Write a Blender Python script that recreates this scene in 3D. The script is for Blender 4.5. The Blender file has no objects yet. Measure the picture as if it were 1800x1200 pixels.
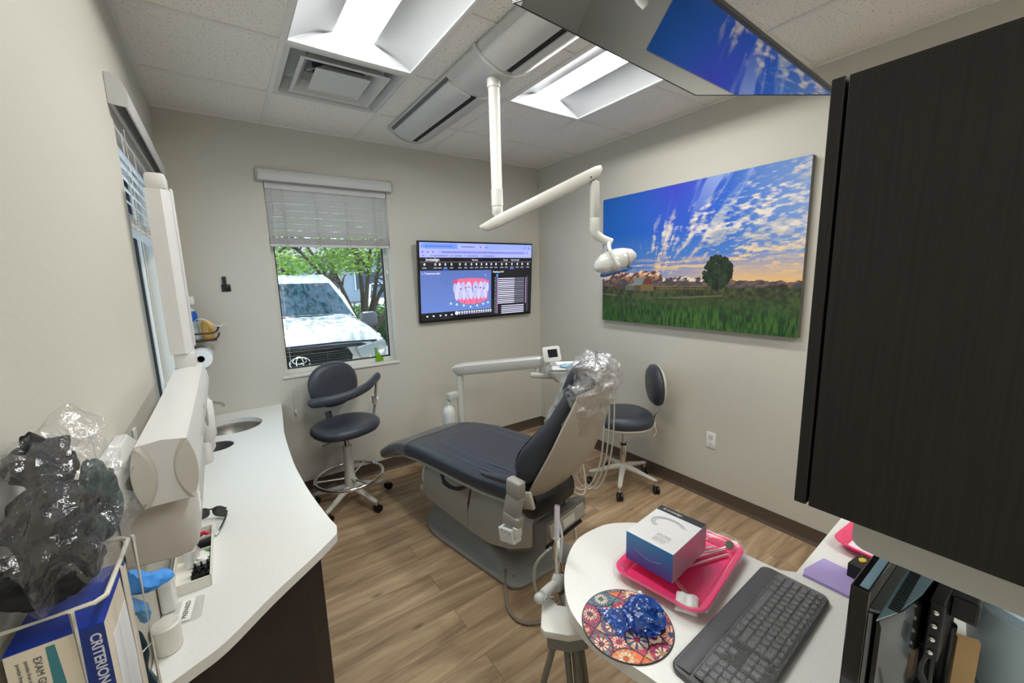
EXPOSURE = 1.15
import bpy, bmesh, math, random
import numpy as np
from mathutils import Vector, Matrix, noise
PI = math.pi
scene = bpy.context.scene
COL = scene.collection
random.seed(7)

# ------------------------------------------------------------------ materials
MATS = {}

def mat(name, color, rough=0.5, metal=0.0, noise_scale=0.0, noise_amt=0.0, bump=0.0, bump_scale=200.0,
        emit=None, emit_strength=0.0, coat=0.0, spec=0.5, trans=0.0, ior=1.45, alpha=1.0, sheen=0.0):
    if name in MATS:
        return MATS[name]
    m = bpy.data.materials.new(name)
    m.use_nodes = True
    nt = m.node_tree
    b = nt.nodes['Principled BSDF']
    c = tuple(color) + (1.0,) if len(color) == 3 else tuple(color)
    b.inputs['Base Color'].default_value = c
    b.inputs['Roughness'].default_value = rough
    b.inputs['Metallic'].default_value = metal
    b.inputs['IOR'].default_value = ior
    b.inputs['Specular IOR Level'].default_value = spec
    b.inputs['Coat Weight'].default_value = coat
    b.inputs['Transmission Weight'].default_value = trans
    b.inputs['Alpha'].default_value = alpha
    b.inputs['Sheen Weight'].default_value = sheen
    if emit is not None:
        b.inputs['Emission Color'].default_value = tuple(emit) + (1.0,)
        b.inputs['Emission Strength'].default_value = emit_strength
    tc = nt.nodes.new('ShaderNodeTexCoord')
    if noise_amt <= 0:
        noise_amt, noise_scale = 0.03, 25.0
    n = nt.nodes.new('ShaderNodeTexNoise')
    n.inputs['Scale'].default_value = noise_scale
    n.inputs['Detail'].default_value = 4
    nt.links.new(tc.outputs['Object'], n.inputs['Vector'])
    mx = nt.nodes.new('ShaderNodeMix')
    mx.data_type = 'RGBA'
    mx.inputs['A'].default_value = tuple(max(0, v * (1 - noise_amt)) for v in c[:3]) + (1,)
    mx.inputs['B'].default_value = tuple(min(1, v * (1 + noise_amt)) for v in c[:3]) + (1,)
    nt.links.new(n.outputs['Fac'], mx.inputs['Factor'])
    nt.links.new(mx.outputs['Result'], b.inputs['Base Color'])
    if bump > 0:
        n2 = nt.nodes.new('ShaderNodeTexNoise')
        n2.inputs['Scale'].default_value = bump_scale
        n2.inputs['Detail'].default_value = 3
        nt.links.new(tc.outputs['Object'], n2.inputs['Vector'])
        bp = nt.nodes.new('ShaderNodeBump')
        bp.inputs['Strength'].default_value = bump
        bp.inputs['Distance'].default_value = 0.002
        nt.links.new(n2.outputs['Fac'], bp.inputs['Height'])
        nt.links.new(bp.outputs['Normal'], b.inputs['Normal'])
    MATS[name] = m
    return m


def film_mat(name, tint=(1, 1, 1), clear=0.85, rough=0.08, bump=0.5, scale=40, body=(0.9, 0.9, 0.9), gloss=0.35):
    """thin clear plastic film: mostly transparent with glossy highlights and a little haze"""
    if name in MATS:
        return MATS[name]
    m = bpy.data.materials.new(name)
    m.use_nodes = True
    nt = m.node_tree
    nt.nodes.clear()
    out = nt.nodes.new('ShaderNodeOutputMaterial')
    tr = nt.nodes.new('ShaderNodeBsdfTransparent')
    tr.inputs['Color'].default_value = tuple(tint) + (1,)
    gl = nt.nodes.new('ShaderNodeBsdfGlossy')
    gl.inputs['Roughness'].default_value = rough
    df = nt.nodes.new('ShaderNodeBsdfDiffuse')
    df.inputs['Color'].default_value = tuple(body) + (1,)
    tc = nt.nodes.new('ShaderNodeTexCoord')
    n2 = nt.nodes.new('ShaderNodeTexNoise')
    n2.inputs['Scale'].default_value = scale
    n2.inputs['Detail'].default_value = 5
    bp = nt.nodes.new('ShaderNodeBump')
    bp.inputs['Strength'].default_value = bump
    bp.inputs['Distance'].default_value = 0.01
    nt.links.new(tc.outputs['Object'], n2.inputs['Vector'])
    nt.links.new(n2.outputs['Fac'], bp.inputs['Height'])
    nt.links.new(bp.outputs['Normal'], gl.inputs['Normal'])
    lw = nt.nodes.new('ShaderNodeLayerWeight')
    lw.inputs['Blend'].default_value = 0.5
    pw = nt.nodes.new('ShaderNodeMath')
    pw.operation = 'POWER'
    pw.inputs[1].default_value = 3.0
    nt.links.new(lw.outputs['Facing'], pw.inputs[0])
    ma = nt.nodes.new('ShaderNodeMath')
    ma.operation = 'MULTIPLY_ADD'
    ma.inputs[1].default_value = gloss * 0.6
    ma.inputs[2].default_value = gloss * 0.28
    nt.links.new(pw.outputs[0], ma.inputs[0])
    m1 = nt.nodes.new('ShaderNodeMixShader')
    m1.inputs['Fac'].default_value = 1 - clear
    nt.links.new(tr.outputs[0], m1.inputs[1])
    nt.links.new(df.outputs[0], m1.inputs[2])
    m2 = nt.nodes.new('ShaderNodeMixShader')
    nt.links.new(ma.outputs[0], m2.inputs['Fac'])
    nt.links.new(m1.outputs[0], m2.inputs[1])
    nt.links.new(gl.outputs[0], m2.inputs[2])
    nt.links.new(m2.outputs[0], out.inputs['Surface'])
    MATS[name] = m
    return m


def paint_mat(name, rough=0.5, emit=0.0, attr='paint', spec=0.5, coat=0.0):
    """colour read from the mesh's own painted colour attribute"""
    m = bpy.data.materials.new(name)
    m.use_nodes = True
    nt = m.node_tree
    b = nt.nodes['Principled BSDF']
    a = nt.nodes.new('ShaderNodeAttribute')
    a.attribute_name = attr
    b.inputs['Roughness'].default_value = rough
    b.inputs['Specular IOR Level'].default_value = spec
    b.inputs['Coat Weight'].default_value = coat
    if emit > 0:
        b.inputs['Base Color'].default_value = (0.01, 0.01, 0.01, 1)
        nt.links.new(a.outputs['Color'], b.inputs['Emission Color'])
        b.inputs['Emission Strength'].default_value = emit
    else:
        nt.links.new(a.outputs['Color'], b.inputs['Base Color'])
    return m


def srgb(r, g, b):
    f = lambda v: ((v / 255 + 0.055) / 1.055) ** 2.4 if v / 255 > 0.04045 else v / 255 / 12.92
    return (f(r), f(g), f(b))

# ------------------------------------------------------------------ mesh helpers
def NB():
    return bmesh.new()


def box(bm, c, s, rot=None, bevel=0.0, seg=2):
    """box centred at c with size s"""
    t = bmesh.new()
    bmesh.ops.create_cube(t, size=1.0)
    bmesh.ops.scale(t, vec=Vector(s), verts=t.verts)
    if bevel > 0:
        bmesh.ops.bevel(t, geom=t.edges[:], offset=min(bevel, min(s) * 0.49), segments=seg, profile=0.5, affect='EDGES')
    M = Matrix.Translation(Vector(c))
    if rot is not None:
        M = M @ (rot if isinstance(rot, Matrix) else Matrix.Rotation(rot, 4, 'Z'))
    bmesh.ops.transform(t, matrix=M, verts=t.verts)
    merge(bm, t)


def box2(bm, a, b, bevel=0.0, seg=2, rot=None):
    c = [(a[i] + b[i]) / 2 for i in range(3)]
    s = [abs(b[i] - a[i]) for i in range(3)]
    box(bm, c, s, rot, bevel, seg)


def merge(bm, t):
    me = bpy.data.meshes.new('tmp')
    t.to_mesh(me)
    t.free()
    bm.from_mesh(me)
    bpy.data.meshes.remove(me)


def rings(bm, rs, close=False, cap=True, wrap=True):
    """skin a list of rings of points"""
    V = [[bm.verts.new(Vector(p)) for p in r] for r in rs]
    n = len(V[0])
    m = len(V)
    for i in range(m if close else m - 1):
        a, b = V[i], V[(i + 1) % m]
        for j in range(n if wrap else n - 1):
            k = (j + 1) % n
            try:
                bm.faces.new((a[j], a[k], b[k], b[j]))
            except ValueError:
                pass
    if cap and not close and wrap:
        try:
            bm.faces.new(V[0][::-1])
            bm.faces.new(V[-1])
        except ValueError:
            pass
    return V


def ring(c, u, v, a, b, n=2.0, seg=24):
    """superellipse ring"""
    c, u, v = Vector(c), Vector(u).normalized(), Vector(v).normalized()
    out = []
    for i in range(seg):
        t = 2 * PI * i / seg
        ct, st = math.cos(t), math.sin(t)
        x = math.copysign(abs(ct) ** (2 / n), ct) * a
        y = math.copysign(abs(st) ** (2 / n), st) * b
        out.append(c + u * x + v * y)
    return out


def frame(d):
    d = Vector(d).normalized()
    h = Vector((0, 0, 1)) if abs(d.z) < 0.9 else Vector((1, 0, 0))
    u = d.cross(h).normalized()
    v = u.cross(d).normalized()
    return d, u, v


def cyl(bm, p0, p1, r0, r1=None, seg=20, cap=True):
    r1 = r0 if r1 is None else r1
    p0, p1 = Vector(p0), Vector(p1)
    d, u, v = frame(p1 - p0)
    rings(bm, [ring(p0, u, v, r0, r0, 2, seg), ring(p1, u, v, r1, r1, 2, seg)], cap=cap)


def lathe(bm, prof, o=(0, 0, 0), axis=(0, 0, 1), seg=28, cap=True):
    """prof: list of (radius, height along axis)"""
    o = Vector(o)
    d, u, v = frame(axis)
    rings(bm, [ring(o + d * h, u, v, max(r, 1e-4), max(r, 1e-4), 2, seg) for r, h in prof], cap=cap)


def smooth_path(pts, k=6):
    pts = [Vector(p) for p in pts]
    if len(pts) < 3:
        return pts
    P = [pts[0] * 2 - pts[1]] + pts + [pts[-1] * 2 - pts[-2]]
    out = []
    for i in range(1, len(P) - 2):
        a, b, c, d = P[i - 1], P[i], P[i + 1], P[i + 2]
        for j in range(k):
            t = j / k
            out.append(0.5 * ((2 * b) + (c - a) * t + (2 * a - 5 * b + 4 * c - d) * t * t + (3 * b - a - 3 * c + d) * t ** 3))
    out.append(pts[-1])
    return out


def tube(bm, pts, r, seg=8, k=6, closed=False, cap=True):
    if closed:
        P = [Vector(p) for p in pts]
    else:
        P = smooth_path(pts, k) if k > 1 else [Vector(p) for p in pts]
    n = len(P)
    rr = (lambda i: r) if not callable(r) else (lambda i: r(i / max(1, n - 1)))
    rs = []
    up = None
    for i, p in enumerate(P):
        if closed:
            t = (P[(i + 1) % n] - P[i - 1]).normalized()
        else:
            t = (P[min(i + 1, n - 1)] - P[max(i - 1, 0)]).normalized()
        if up is None:
            _, u, v = frame(t)
        else:
            u = (up - t * up.dot(t))
            if u.length < 1e-5:
                _, u, v = frame(t)
            u.normalize()
            v = t.cross(u)
        up = u
        rs.append(ring(p, u, v, rr(i), rr(i), 2, seg))
    rings(bm, rs, close=closed, cap=cap)


def prism(bm, poly, z0, z1, M=None, bevel=0.0):
    """extrude a 2D polygon (x,y) from z0 to z1, then transform by M"""
    t = bmesh.new()
    vs = [t.verts.new((x, y, z0)) for x, y in poly]
    f = t.faces.new(vs)
    r = bmesh.ops.extrude_face_region(t, geom=[f])
    top = [g for g in r['geom'] if isinstance(g, bmesh.types.BMVert)]
    bmesh.ops.translate(t, vec=(0, 0, z1 - z0), verts=top)
    bmesh.ops.recalc_face_normals(t, faces=t.faces[:])
    if bevel > 0:
        es = [e for e in t.edges if abs(e.verts[0].co.z - e.verts[1].co.z) < 1e-6]
        bmesh.ops.bevel(t, geom=es, offset=bevel, segments=2, profile=0.5, affect='EDGES')
    if M is not None:
        bmesh.ops.transform(t, matrix=M, verts=t.verts)
    merge(bm, t)


def rrect(w, h, r, cx=0, cy=0, seg=6):
    """rounded rectangle polygon"""
    out = []
    for sx, sy, a0 in ((1, 1, 0), (-1, 1, PI / 2), (-1, -1, PI), (1, -1, 3 * PI / 2)):
        for i in range(seg + 1):
            a = a0 + PI / 2 * i / seg
            out.append((cx + sx * (w / 2 - r) + r * math.cos(a), cy + sy * (h / 2 - r) + r * math.sin(a)))
    return out


def frameM(o, x, y, z=None):
    """matrix whose columns are the given axes"""
    x, y = Vector(x).normalized(), Vector(y).normalized()
    z = x.cross(y).normalized() if z is None else Vector(z).normalized()
    M = Matrix((x, y, z)).transposed().to_4x4()
    M.translation = Vector(o)
    return M


def blob(bm, c, s, seg=3, amp=0.0, freq=4.0, seed=0.0, crease=False, rot=None):
    """noise-displaced icosphere; crease makes folds"""
    t = bmesh.new()
    bmesh.ops.create_icosphere(t, subdivisions=seg, radius=1.0)
    for v in t.verts:
        p = v.co * freq + Vector((seed, seed * 1.7, seed * 0.3))
        n = noise.noise(p)
        if crease:
            n = 0.6 - 2.2 * abs(n) + 0.6 * (0.5 - abs(noise.noise(p * 2.3)))
        v.co = v.co * (1 + amp * n)
        v.co = Vector((v.co.x * s[0], v.co.y * s[1], v.co.z * s[2]))
    M = Matrix.Translation(Vector(c))
    if rot is not None:
        M = M @ rot
    bmesh.ops.transform(t, matrix=M, verts=t.verts)
    merge(bm, t)


def text_into(bm, s, size, M, depth=0.0006, align='LEFT', bold=0.0, wide=1.0):
    """raised lettering as mesh, baseline along M's x axis"""
    cu = bpy.data.curves.new('txt', 'FONT')
    cu.body = s
    cu.size = size
    cu.extrude = depth / 2
    cu.align_x = align
    cu.offset = bold
    cu.resolution_u = 3
    o = bpy.data.objects.new('txt', cu)
    COL.objects.link(o)
    bpy.context.view_layer.update()
    me = bpy.data.meshes.new_from_object(o.evaluated_get(bpy.context.evaluated_depsgraph_get()))
    t = bmesh.new()
    t.from_mesh(me)
    bmesh.ops.scale(t, vec=(wide, 1, 1), verts=t.verts)
    bmesh.ops.transform(t, matrix=M, verts=t.verts)
    merge(bm, t)
    bpy.data.objects.remove(o)
    bpy.data.curves.remove(cu)
    bpy.data.meshes.remove(me)

# ------------------------------------------------------------------ objects
def obj(name, bm, m, parent=None, smooth=True, angle=40, sub=0, recalc=True):
    if recalc:
        bmesh.ops.recalc_face_normals(bm, faces=bm.faces[:])
    me = bpy.data.meshes.new(name)
    M = None
    if parent is not None and '_M' in WORLD and parent.name in WORLD['_M']:
        M = WORLD['_M'][parent.name]
        bmesh.ops.transform(bm, matrix=M.inverted(), verts=bm.verts)
    bm.to_mesh(me)
    bm.free()
    for mm in (m if isinstance(m, (list, tuple)) else [m]):
        me.materials.append(mm)
    if smooth:
        me.shade_smooth()
        me.set_sharp_from_angle(angle=math.radians(angle))
    o = bpy.data.objects.new(name, me)
    COL.objects.link(o)
    if parent is not None:
        o.parent = parent
        if M is not None:
            WORLD['_M'][o.name] = M
    if sub:
        md = o.modifiers.new('sub', 'SUBSURF')
        md.levels = md.render_levels = sub
    return o


WORLD = {'_M': {}}


def thing(name, label, cat, loc=(0, 0, 0), rotz=0.0, group=None, world=True):
    """Empty at the thing's base; with world=True its parts are written in world coordinates"""
    o = bpy.data.objects.new(name, None)
    o.empty_display_size = 0.05
    COL.objects.link(o)
    o.location = loc
    o.rotation_euler = (0, 0, rotz)
    tag(o, label, cat, group)
    if world:
        WORLD['_M'][o.name] = Matrix.Translation(Vector(loc)) @ Matrix.Rotation(rotz, 4, 'Z')
    return o


def tag(o, label, cat, group=None, kind=None):
    o['label'] = label
    o['category'] = cat
    if group:
        o['group'] = group
    if kind:
        o['kind'] = kind
    return o


def struct(name, bm, m, parent=None, smooth=False, **k):
    o = obj(name, bm, m, parent, smooth=smooth, **k)
    if parent is None:
        o['kind'] = 'structure'
    return o


def grid_plane(bm_name, w, h, nx, ny, M, colors, m, parent=None):
    """flat grid with painted face colours. colors: array [ny, nx, 3] linear, row 0 at the bottom"""
    xs = np.linspace(0, w, nx + 1)
    ys = np.linspace(0, h, ny + 1)
    gx, gy = np.meshgrid(xs, ys)
    co = np.stack([gx.ravel(), gy.ravel(), np.zeros(gx.size)], 1)
    R = np.array(M.to_3x3())
    co = co @ R.T + np.array(M.translation)
    if parent is not None and parent.name in WORLD['_M']:
        Mi = WORLD['_M'][parent.name].inverted()
        co = co @ np.array(Mi.to_3x3()).T + np.array(Mi.translation)
    i = np.arange(nx)[None, :] + (np.arange(ny) * (nx + 1))[:, None]
    f = np.stack([i, i + 1, i + nx + 2, i + nx + 1], -1).reshape(-1, 4)
    me = bpy.data.meshes.new(bm_name)
    me.vertices.add(len(co))
    me.vertices.foreach_set('co', co.ravel())
    me.loops.add(f.size)
    me.loops.foreach_set('vertex_index', f.ravel())
    me.polygons.add(len(f))
    me.polygons.foreach_set('loop_start', np.arange(len(f)) * 4)
    me.update(calc_edges=True)
    at = me.color_attributes.new('paint', 'FLOAT_COLOR', 'CORNER')
    c = np.repeat(colors.reshape(-1, 3), 4, 0)
    c = np.concatenate([c, np.ones((len(c), 1))], 1)
    at.data.foreach_set('color', c.ravel())
    me.materials.append(m)
    o = bpy.data.objects.new(bm_name, me)
    COL.objects.link(o)
    if parent is not None:
        o.parent = parent
        if parent.name in WORLD['_M']:
            WORLD['_M'][o.name] = WORLD['_M'][parent.name]
    return o


def vnoise(x, y, seed=0):
    """smooth value noise on arrays"""
    xi, yi = np.floor(x).astype(int), np.floor(y).astype(int)
    xf, yf = x - xi, y - yi
    u, v = xf * xf * (3 - 2 * xf), yf * yf * (3 - 2 * yf)
    def h(a, b):
        n = (a * 374761393 + b * 668265263 + seed * 974711) & 0x7fffffff
        n = ((n ^ (n >> 13)) * 1274126177) & 0x7fffffff
        return ((n ^ (n >> 16)) & 0xffff) / 65535.0
    return (h(xi, yi) * (1 - u) + h(xi + 1, yi) * u) * (1 - v) + (h(xi, yi + 1) * (1 - u) + h(xi + 1, yi + 1) * u) * v


def fbm(x, y, seed=0, o=5):
    s, a, t = 0, 0.5, 0
    for i in range(o):
        s = s + a * vnoise(x * 2 ** i, y * 2 ** i, seed + i * 17)
        t += a
        a *= 0.55
    return s / t


def copy_tree(o, parent=None, label=None, loc=None, rotz=None):
    c = o.copy()
    COL.objects.link(c)
    if parent is not None:
        c.parent = parent
    if label:
        c['label'] = label
    if loc is not None:
        c.location = loc
    if rotz is not None:
        c.rotation_euler.z = rotz
    for ch in list(o.children):
        copy_tree(ch, c)
    return c

# common materials
WHITE = mat('white_plastic', srgb(222, 222, 218), 0.32, coat=0.1)
OFFWH = mat('warm_white_plastic', srgb(205, 203, 194), 0.36)
DGRAY = mat('dark_plastic', srgb(40, 40, 42), 0.4)
BLACK = mat('black_plastic', srgb(14, 14, 15), 0.35)
CHROME = mat('chrome', (0.75, 0.75, 0.74), 0.16, 1.0)
STEEL = mat('brushed_steel', (0.80, 0.79, 0.76), 0.36, 1.0, bump=0.2, bump_scale=400)
VINYL = mat('dark_blue_grey_vinyl', srgb(57, 61, 70), 0.36, bump=0.25, bump_scale=900, spec=0.55)
LENS = mat('lamp_diffuser', (1, 1, 1), 0.5, emit=(1.0, 1.0, 0.965), emit_strength=15.0)
# ------------------------------------------------------------------ the room
XL, XR, YB, YF, ZC = -0.241, 2.7475, 3.393, -1.75, 2.7253
GX, GY, G = 0.3416, 2.8337, 0.6096       # ceiling grid origin and module

def wall_paint(name, col):
    return mat(name, col, 0.62, noise_scale=3, noise_amt=0.02, bump=0.35, bump_scale=55)

WALL = wall_paint('beige_wall_paint', srgb(199, 196, 185))

def wood_floor():
    m = bpy.data.materials.new('vinyl_plank_floor')
    m.use_nodes = True
    nt = m.node_tree
    N = nt.nodes
    L = nt.links
    b = N['Principled BSDF']
    tc = N.new('ShaderNodeTexCoord')
    mp = N.new('ShaderNodeMapping')
    L.new(tc.outputs['Object'], mp.inputs['Vector'])
    br = N.new('ShaderNodeTexBrick')
    br.inputs['Scale'].default_value = 1.0
    br.inputs['Brick Width'].default_value = 1.22
    br.inputs['Row Height'].default_value = 0.152
    br.inputs['Mortar Size'].default_value = 0.0012
    br.inputs['Mortar Smooth'].default_value = 0.2
    br.offset = 0.37
    br.inputs['Color1'].default_value = (0.0, 0.0, 0.0, 1)
    br.inputs['Color2'].default_value = (1, 1, 1, 1)
    br.inputs['Mortar'].default_value = (0.5, 0.5, 0.5, 1)
    L.new(mp.outputs['Vector'], br.inputs['Vector'])
    m2 = N.new('ShaderNodeMapping')
    m2.inputs['Scale'].default_value = (1.1, 9.0, 1)
    L.new(tc.outputs['Object'], m2.inputs['Vector'])
    off = N.new('ShaderNodeVectorMath')
    off.operation = 'MULTIPLY_ADD'
    off.inputs[1].default_value = (7, 3, 0)
    L.new(br.outputs['Color'], off.inputs[0])
    L.new(m2.outputs['Vector'], off.inputs[2])
    n1 = N.new('ShaderNodeTexNoise')
    n1.inputs['Scale'].default_value = 1.6
    n1.inputs['Detail'].default_value = 8
    n1.inputs['Roughness'].default_value = 0.62
    n1.inputs['Distortion'].default_value = 0.6
    L.new(off.outputs[0], n1.inputs['Vector'])
    cr = N.new('ShaderNodeValToRGB')
    e = cr.color_ramp.elements
    e[0].position, e[0].color = 0.28, srgb(118, 97, 74) + (1,)
    e[1].position, e[1].color = 0.72, srgb(192, 168, 138) + (1,)
    k = cr.color_ramp.elements.new(0.45)
    k.color = srgb(154, 128, 100) + (1,)
    k = cr.color_ramp.elements.new(0.56)
    k.color = srgb(172, 147, 116) + (1,)
    L.new(n1.outputs['Fac'], cr.inputs['Fac'])
    # knots
    m3 = N.new('ShaderNodeMapping')
    m3.inputs['Scale'].default_value = (1.0, 2.4, 1)
    L.new(tc.outputs['Object'], m3.inputs['Vector'])
    vo = N.new('ShaderNodeTexVoronoi')
    vo.inputs['Scale'].default_value = 2.3
    L.new(m3.outputs['Vector'], vo.inputs['Vector'])
    kr = N.new('ShaderNodeValToRGB')
    kr.color_ramp.elements[0].position = 0.02
    kr.color_ramp.elements[0].color = (0.45, 0.45, 0.45, 1)
    kr.color_ramp.elements[1].position = 0.10
    kr.color_ramp.elements[1].color = (1, 1, 1, 1)
    L.new(vo.outputs['Distance'], kr.inputs['Fac'])
    mu = N.new('ShaderNodeMix')
    mu.data_type = 'RGBA'
    mu.blend_type = 'MULTIPLY'
    mu.inputs['Factor'].default_value = 1
    L.new(cr.outputs['Color'], mu.inputs['A'])
    L.new(kr.outputs['Color'], mu.inputs['B'])
    # per plank tone and the joint
    tone = N.new('ShaderNodeMapRange')
    tone.inputs['To Min'].default_value = 0.92
    tone.inputs['To Max'].default_value = 1.06
    L.new(br.outputs['Color'], tone.inputs['Value'])
    mu2 = N.new('ShaderNodeVectorMath')
    mu2.operation = 'MULTIPLY'
    L.new(mu.outputs['Result'], mu2.inputs[0])
    L.new(tone.outputs['Result'], mu2.inputs[1])
    mj = N.new('ShaderNodeMix')
    mj.data_type = 'RGBA'
    mj.inputs['B'].default_value = srgb(112, 88, 66) + (1,)
    L.new(br.outputs['Fac'], mj.inputs['Factor'])
    L.new(mu2.outputs[0], mj.inputs['A'])
    L.new(mj.outputs['Result'], b.inputs['Base Color'])
    b.inputs['Roughness'].default_value = 0.42
    bp = N.new('ShaderNodeBump')
    bp.inputs['Strength'].default_value = 0.15
    bp.inputs['Distance'].default_value = 0.002
    L.new(n1.outputs['Fac'], bp.inputs['Height'])
    L.new(bp.outputs['Normal'], b.inputs['Normal'])
    return m

bm = NB()
box2(bm, (XL - 0.2, YF - 0.2, -0.08), (XR + 0.2, YB + 0.2, 0))
struct('floor', bm, wood_floor())

def wall_with_hole(name, axis, face, out, a0, a1, z0, z1, hole):
    """wall slab; axis 'y' = plane y=face, 'x' = plane x=face; out = outer face; hole=(h0,h1,hz0,hz1)"""
    bm = NB()
    def seg(u0, u1, w0, w1):
        if u1 - u0 < 1e-4 or w1 - w0 < 1e-4:
            return
        if axis == 'y':
            box2(bm, (u0, face, w0), (u1, out, w1))
        else:
            box2(bm, (face, u0, w0), (out, u1, w1))
    if hole is None:
        seg(a0, a1, z0, z1)
    else:
        h0, h1, q0, q1 = hole
        seg(a0, h0, z0, z1)
        seg(h1, a1, z0, z1)
        seg(h0, h1, z0, q0)
        seg(h0, h1, q1, z1)
    bmesh.ops.remove_doubles(bm, verts=bm.verts, dist=1e-5)
    return struct(name, bm, WALL)

W1 = (0.305, 1.165, 0.955, 2.345)         # back window opening
W2 = (1.98, 3.02, 0.955, 2.24)            # left window opening
wall_with_hole('wall_back', 'y', YB, YB + 0.16, XL - 0.16, XR + 0.16, 0, ZC + 0.15, W1)
wall_with_hole('wall_left', 'x', XL, XL - 0.16, YF, YB, 0, ZC + 0.15, W2)
wall_with_hole('wall_right', 'x', XR, XR + 0.12, YF, YB, 0, ZC + 0.15, None)
wall_with_hole('wall_front', 'y', YF, YF - 0.12, XL - 0.16, XR + 0.12, 0, ZC + 0.15, None)

# baseboards: brown rubber cove
BASE = mat('brown_cove_base', srgb(84, 71, 60), 0.42)
def baseboard(name, p0, p1, nrm):
    bm = NB()
    p0, p1, n = Vector(p0), Vector(p1), Vector(nrm)
    prof = [(0.001, 0.1), (0.005, 0.099), (0.006, 0.03), (0.010, 0.012), (0.019, 0.004), (0.020, 0.0005), (0.001, 0.0005)]
    rings(bm, [[p + n * a + Vector((0, 0, z)) for a, z in prof] for p in (p0, p1)])
    return struct(name, bm, BASE, smooth=True)
baseboard('baseboard_back', (XL, YB, 0), (XR, YB, 0), (0, -1, 0))
baseboard('baseboard_right', (XR, YB, 0), (XR, YF, 0), (-1, 0, 0))
baseboard('baseboard_left', (XL, YF, 0), (XL, YB, 0), (1, 0, 0))

# ceiling tiles with cells left open for the troffers and the diffuser
def tile_mat():
    m = bpy.data.materials.new('fissured_ceiling_tile')
    m.use_nodes = True
    nt = m.node_tree
    N, L = nt.nodes, nt.links
    b = N['Principled BSDF']
    b.inputs['Roughness'].default_value = 0.9
    tc = N.new('ShaderNodeTexCoord')
    mp = N.new('ShaderNodeMapping')
    mp.inputs['Scale'].default_value = (1, 1.6, 1)
    L.new(tc.outputs['Object'], mp.inputs['Vector'])
    n = N.new('ShaderNodeTexNoise')
    n.inputs['Scale'].default_value = 80
    n.inputs['Detail'].default_value = 3
    L.new(mp.outputs['Vector'], n.inputs['Vector'])
    cr = N.new('ShaderNodeValToRGB')
    cr.color_ramp.elements[0].position = 0.32
    cr.color_ramp.elements[0].color = srgb(182, 178, 170) + (1,)
    cr.color_ramp.elements[1].position = 0.40
    cr.color_ramp.elements[1].color = srgb(236, 233, 226) + (1,)
    L.new(n.outputs['Fac'], cr.inputs['Fac'])
    L.new(cr.outputs['Color'], b.inputs['Base Color'])
    bp = N.new('ShaderNodeBump')
    bp.inputs['Strength'].default_value = 0.6
    bp.inputs['Distance'].default_value = 0.003
    L.new(n.outputs['Fac'], bp.inputs['Height'])
    L.new(bp.outputs['Normal'], b.inputs['Normal'])
    return m

xs = [XL] + [GX + G * i for i in range(0, 4)] + [XR]
ys = sorted([YB, YF] + [GY - G * i for i in range(0, 8) if GY - G * i > YF])
C1, C2 = (1, 2), (3, 4)      # columns of the two troffers
def ycell(y):
    return min(range(len(ys)), key=lambda i: abs(ys[i] - y))
rA = ycell(GY - G)
troffers = [(xs[1], xs[2], ys[rA - 2], ys[rA]), (xs[3], xs[4], ys[rA - 2], ys[rA]),
            (xs[1], xs[2], ys[rA - 6], ys[rA - 4]), (xs[3], xs[4], ys[rA - 6], ys[rA - 4])]
vent_cell = (xs[1], xs[2], ys[rA], ys[rA + 1])
open_cells = troffers + [vent_cell]
bm = NB()
for i in range(len(xs) - 1):
    for j in range(len(ys) - 1):
        x0, x1, y0, y1 = xs[i], xs[i + 1], ys[j], ys[j + 1]
        cx, cy = (x0 + x1) / 2, (y0 + y1) / 2
        if any(a < cx < b and c < cy < d for a, b, c, d in open_cells):
            continue
        box2(bm, (x0 + 0.008, y0 + 0.008, ZC - 0.001), (x1 - 0.008, y1 - 0.008, ZC + 0.018))
struct('ceiling', bm, tile_mat())
# slab above so that no light leaks
bm = NB()
box2(bm, (XL - 0.16, YF - 0.12, ZC + 0.15), (XR + 0.12, YB + 0.16, ZC + 0.25))
struct('ceiling_deck', bm, mat('roof_deck', (0.3, 0.3, 0.3), 0.9))

TBAR = mat('ceiling_grid_white', srgb(226, 225, 220), 0.5)
bm = NB()
for x in xs[1:-1]:
    box2(bm, (x - 0.012, YF, ZC - 0.008), (x + 0.012, YB, ZC - 0.001))
    box2(bm, (x - 0.003, YF, ZC - 0.004), (x + 0.003, YB, ZC + 0.012))
for j in range(1, len(ys) - 1):
    y = ys[j]
    for i in range(len(xs) - 1):
        inside = any(a < (xs[i] + xs[i + 1]) / 2 < b and c + 0.01 < y < d - 0.01 for a, b, c, d in open_cells)
        if inside:
            continue
        box2(bm, (xs[i] + 0.0121, y - 0.012, ZC - 0.0075), (xs[i + 1] - 0.0121, y + 0.012, ZC - 0.001))
struct('trim_1', bm, TBAR)
bm = NB()   # wall angle around the room
for a, b in (((XL, YF, ZC - 0.009), (XL + 0.022, YB, ZC - 0.001)), ((XR - 0.010, YF, ZC - 0.009), (XR, YB, ZC - 0.001)),
             ((XL + 0.022, YB - 0.010, ZC - 0.009), (XR - 0.010, YB, ZC - 0.001))):
    box2(bm, a, b)
struct('trim_2', bm, TBAR)

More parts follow.
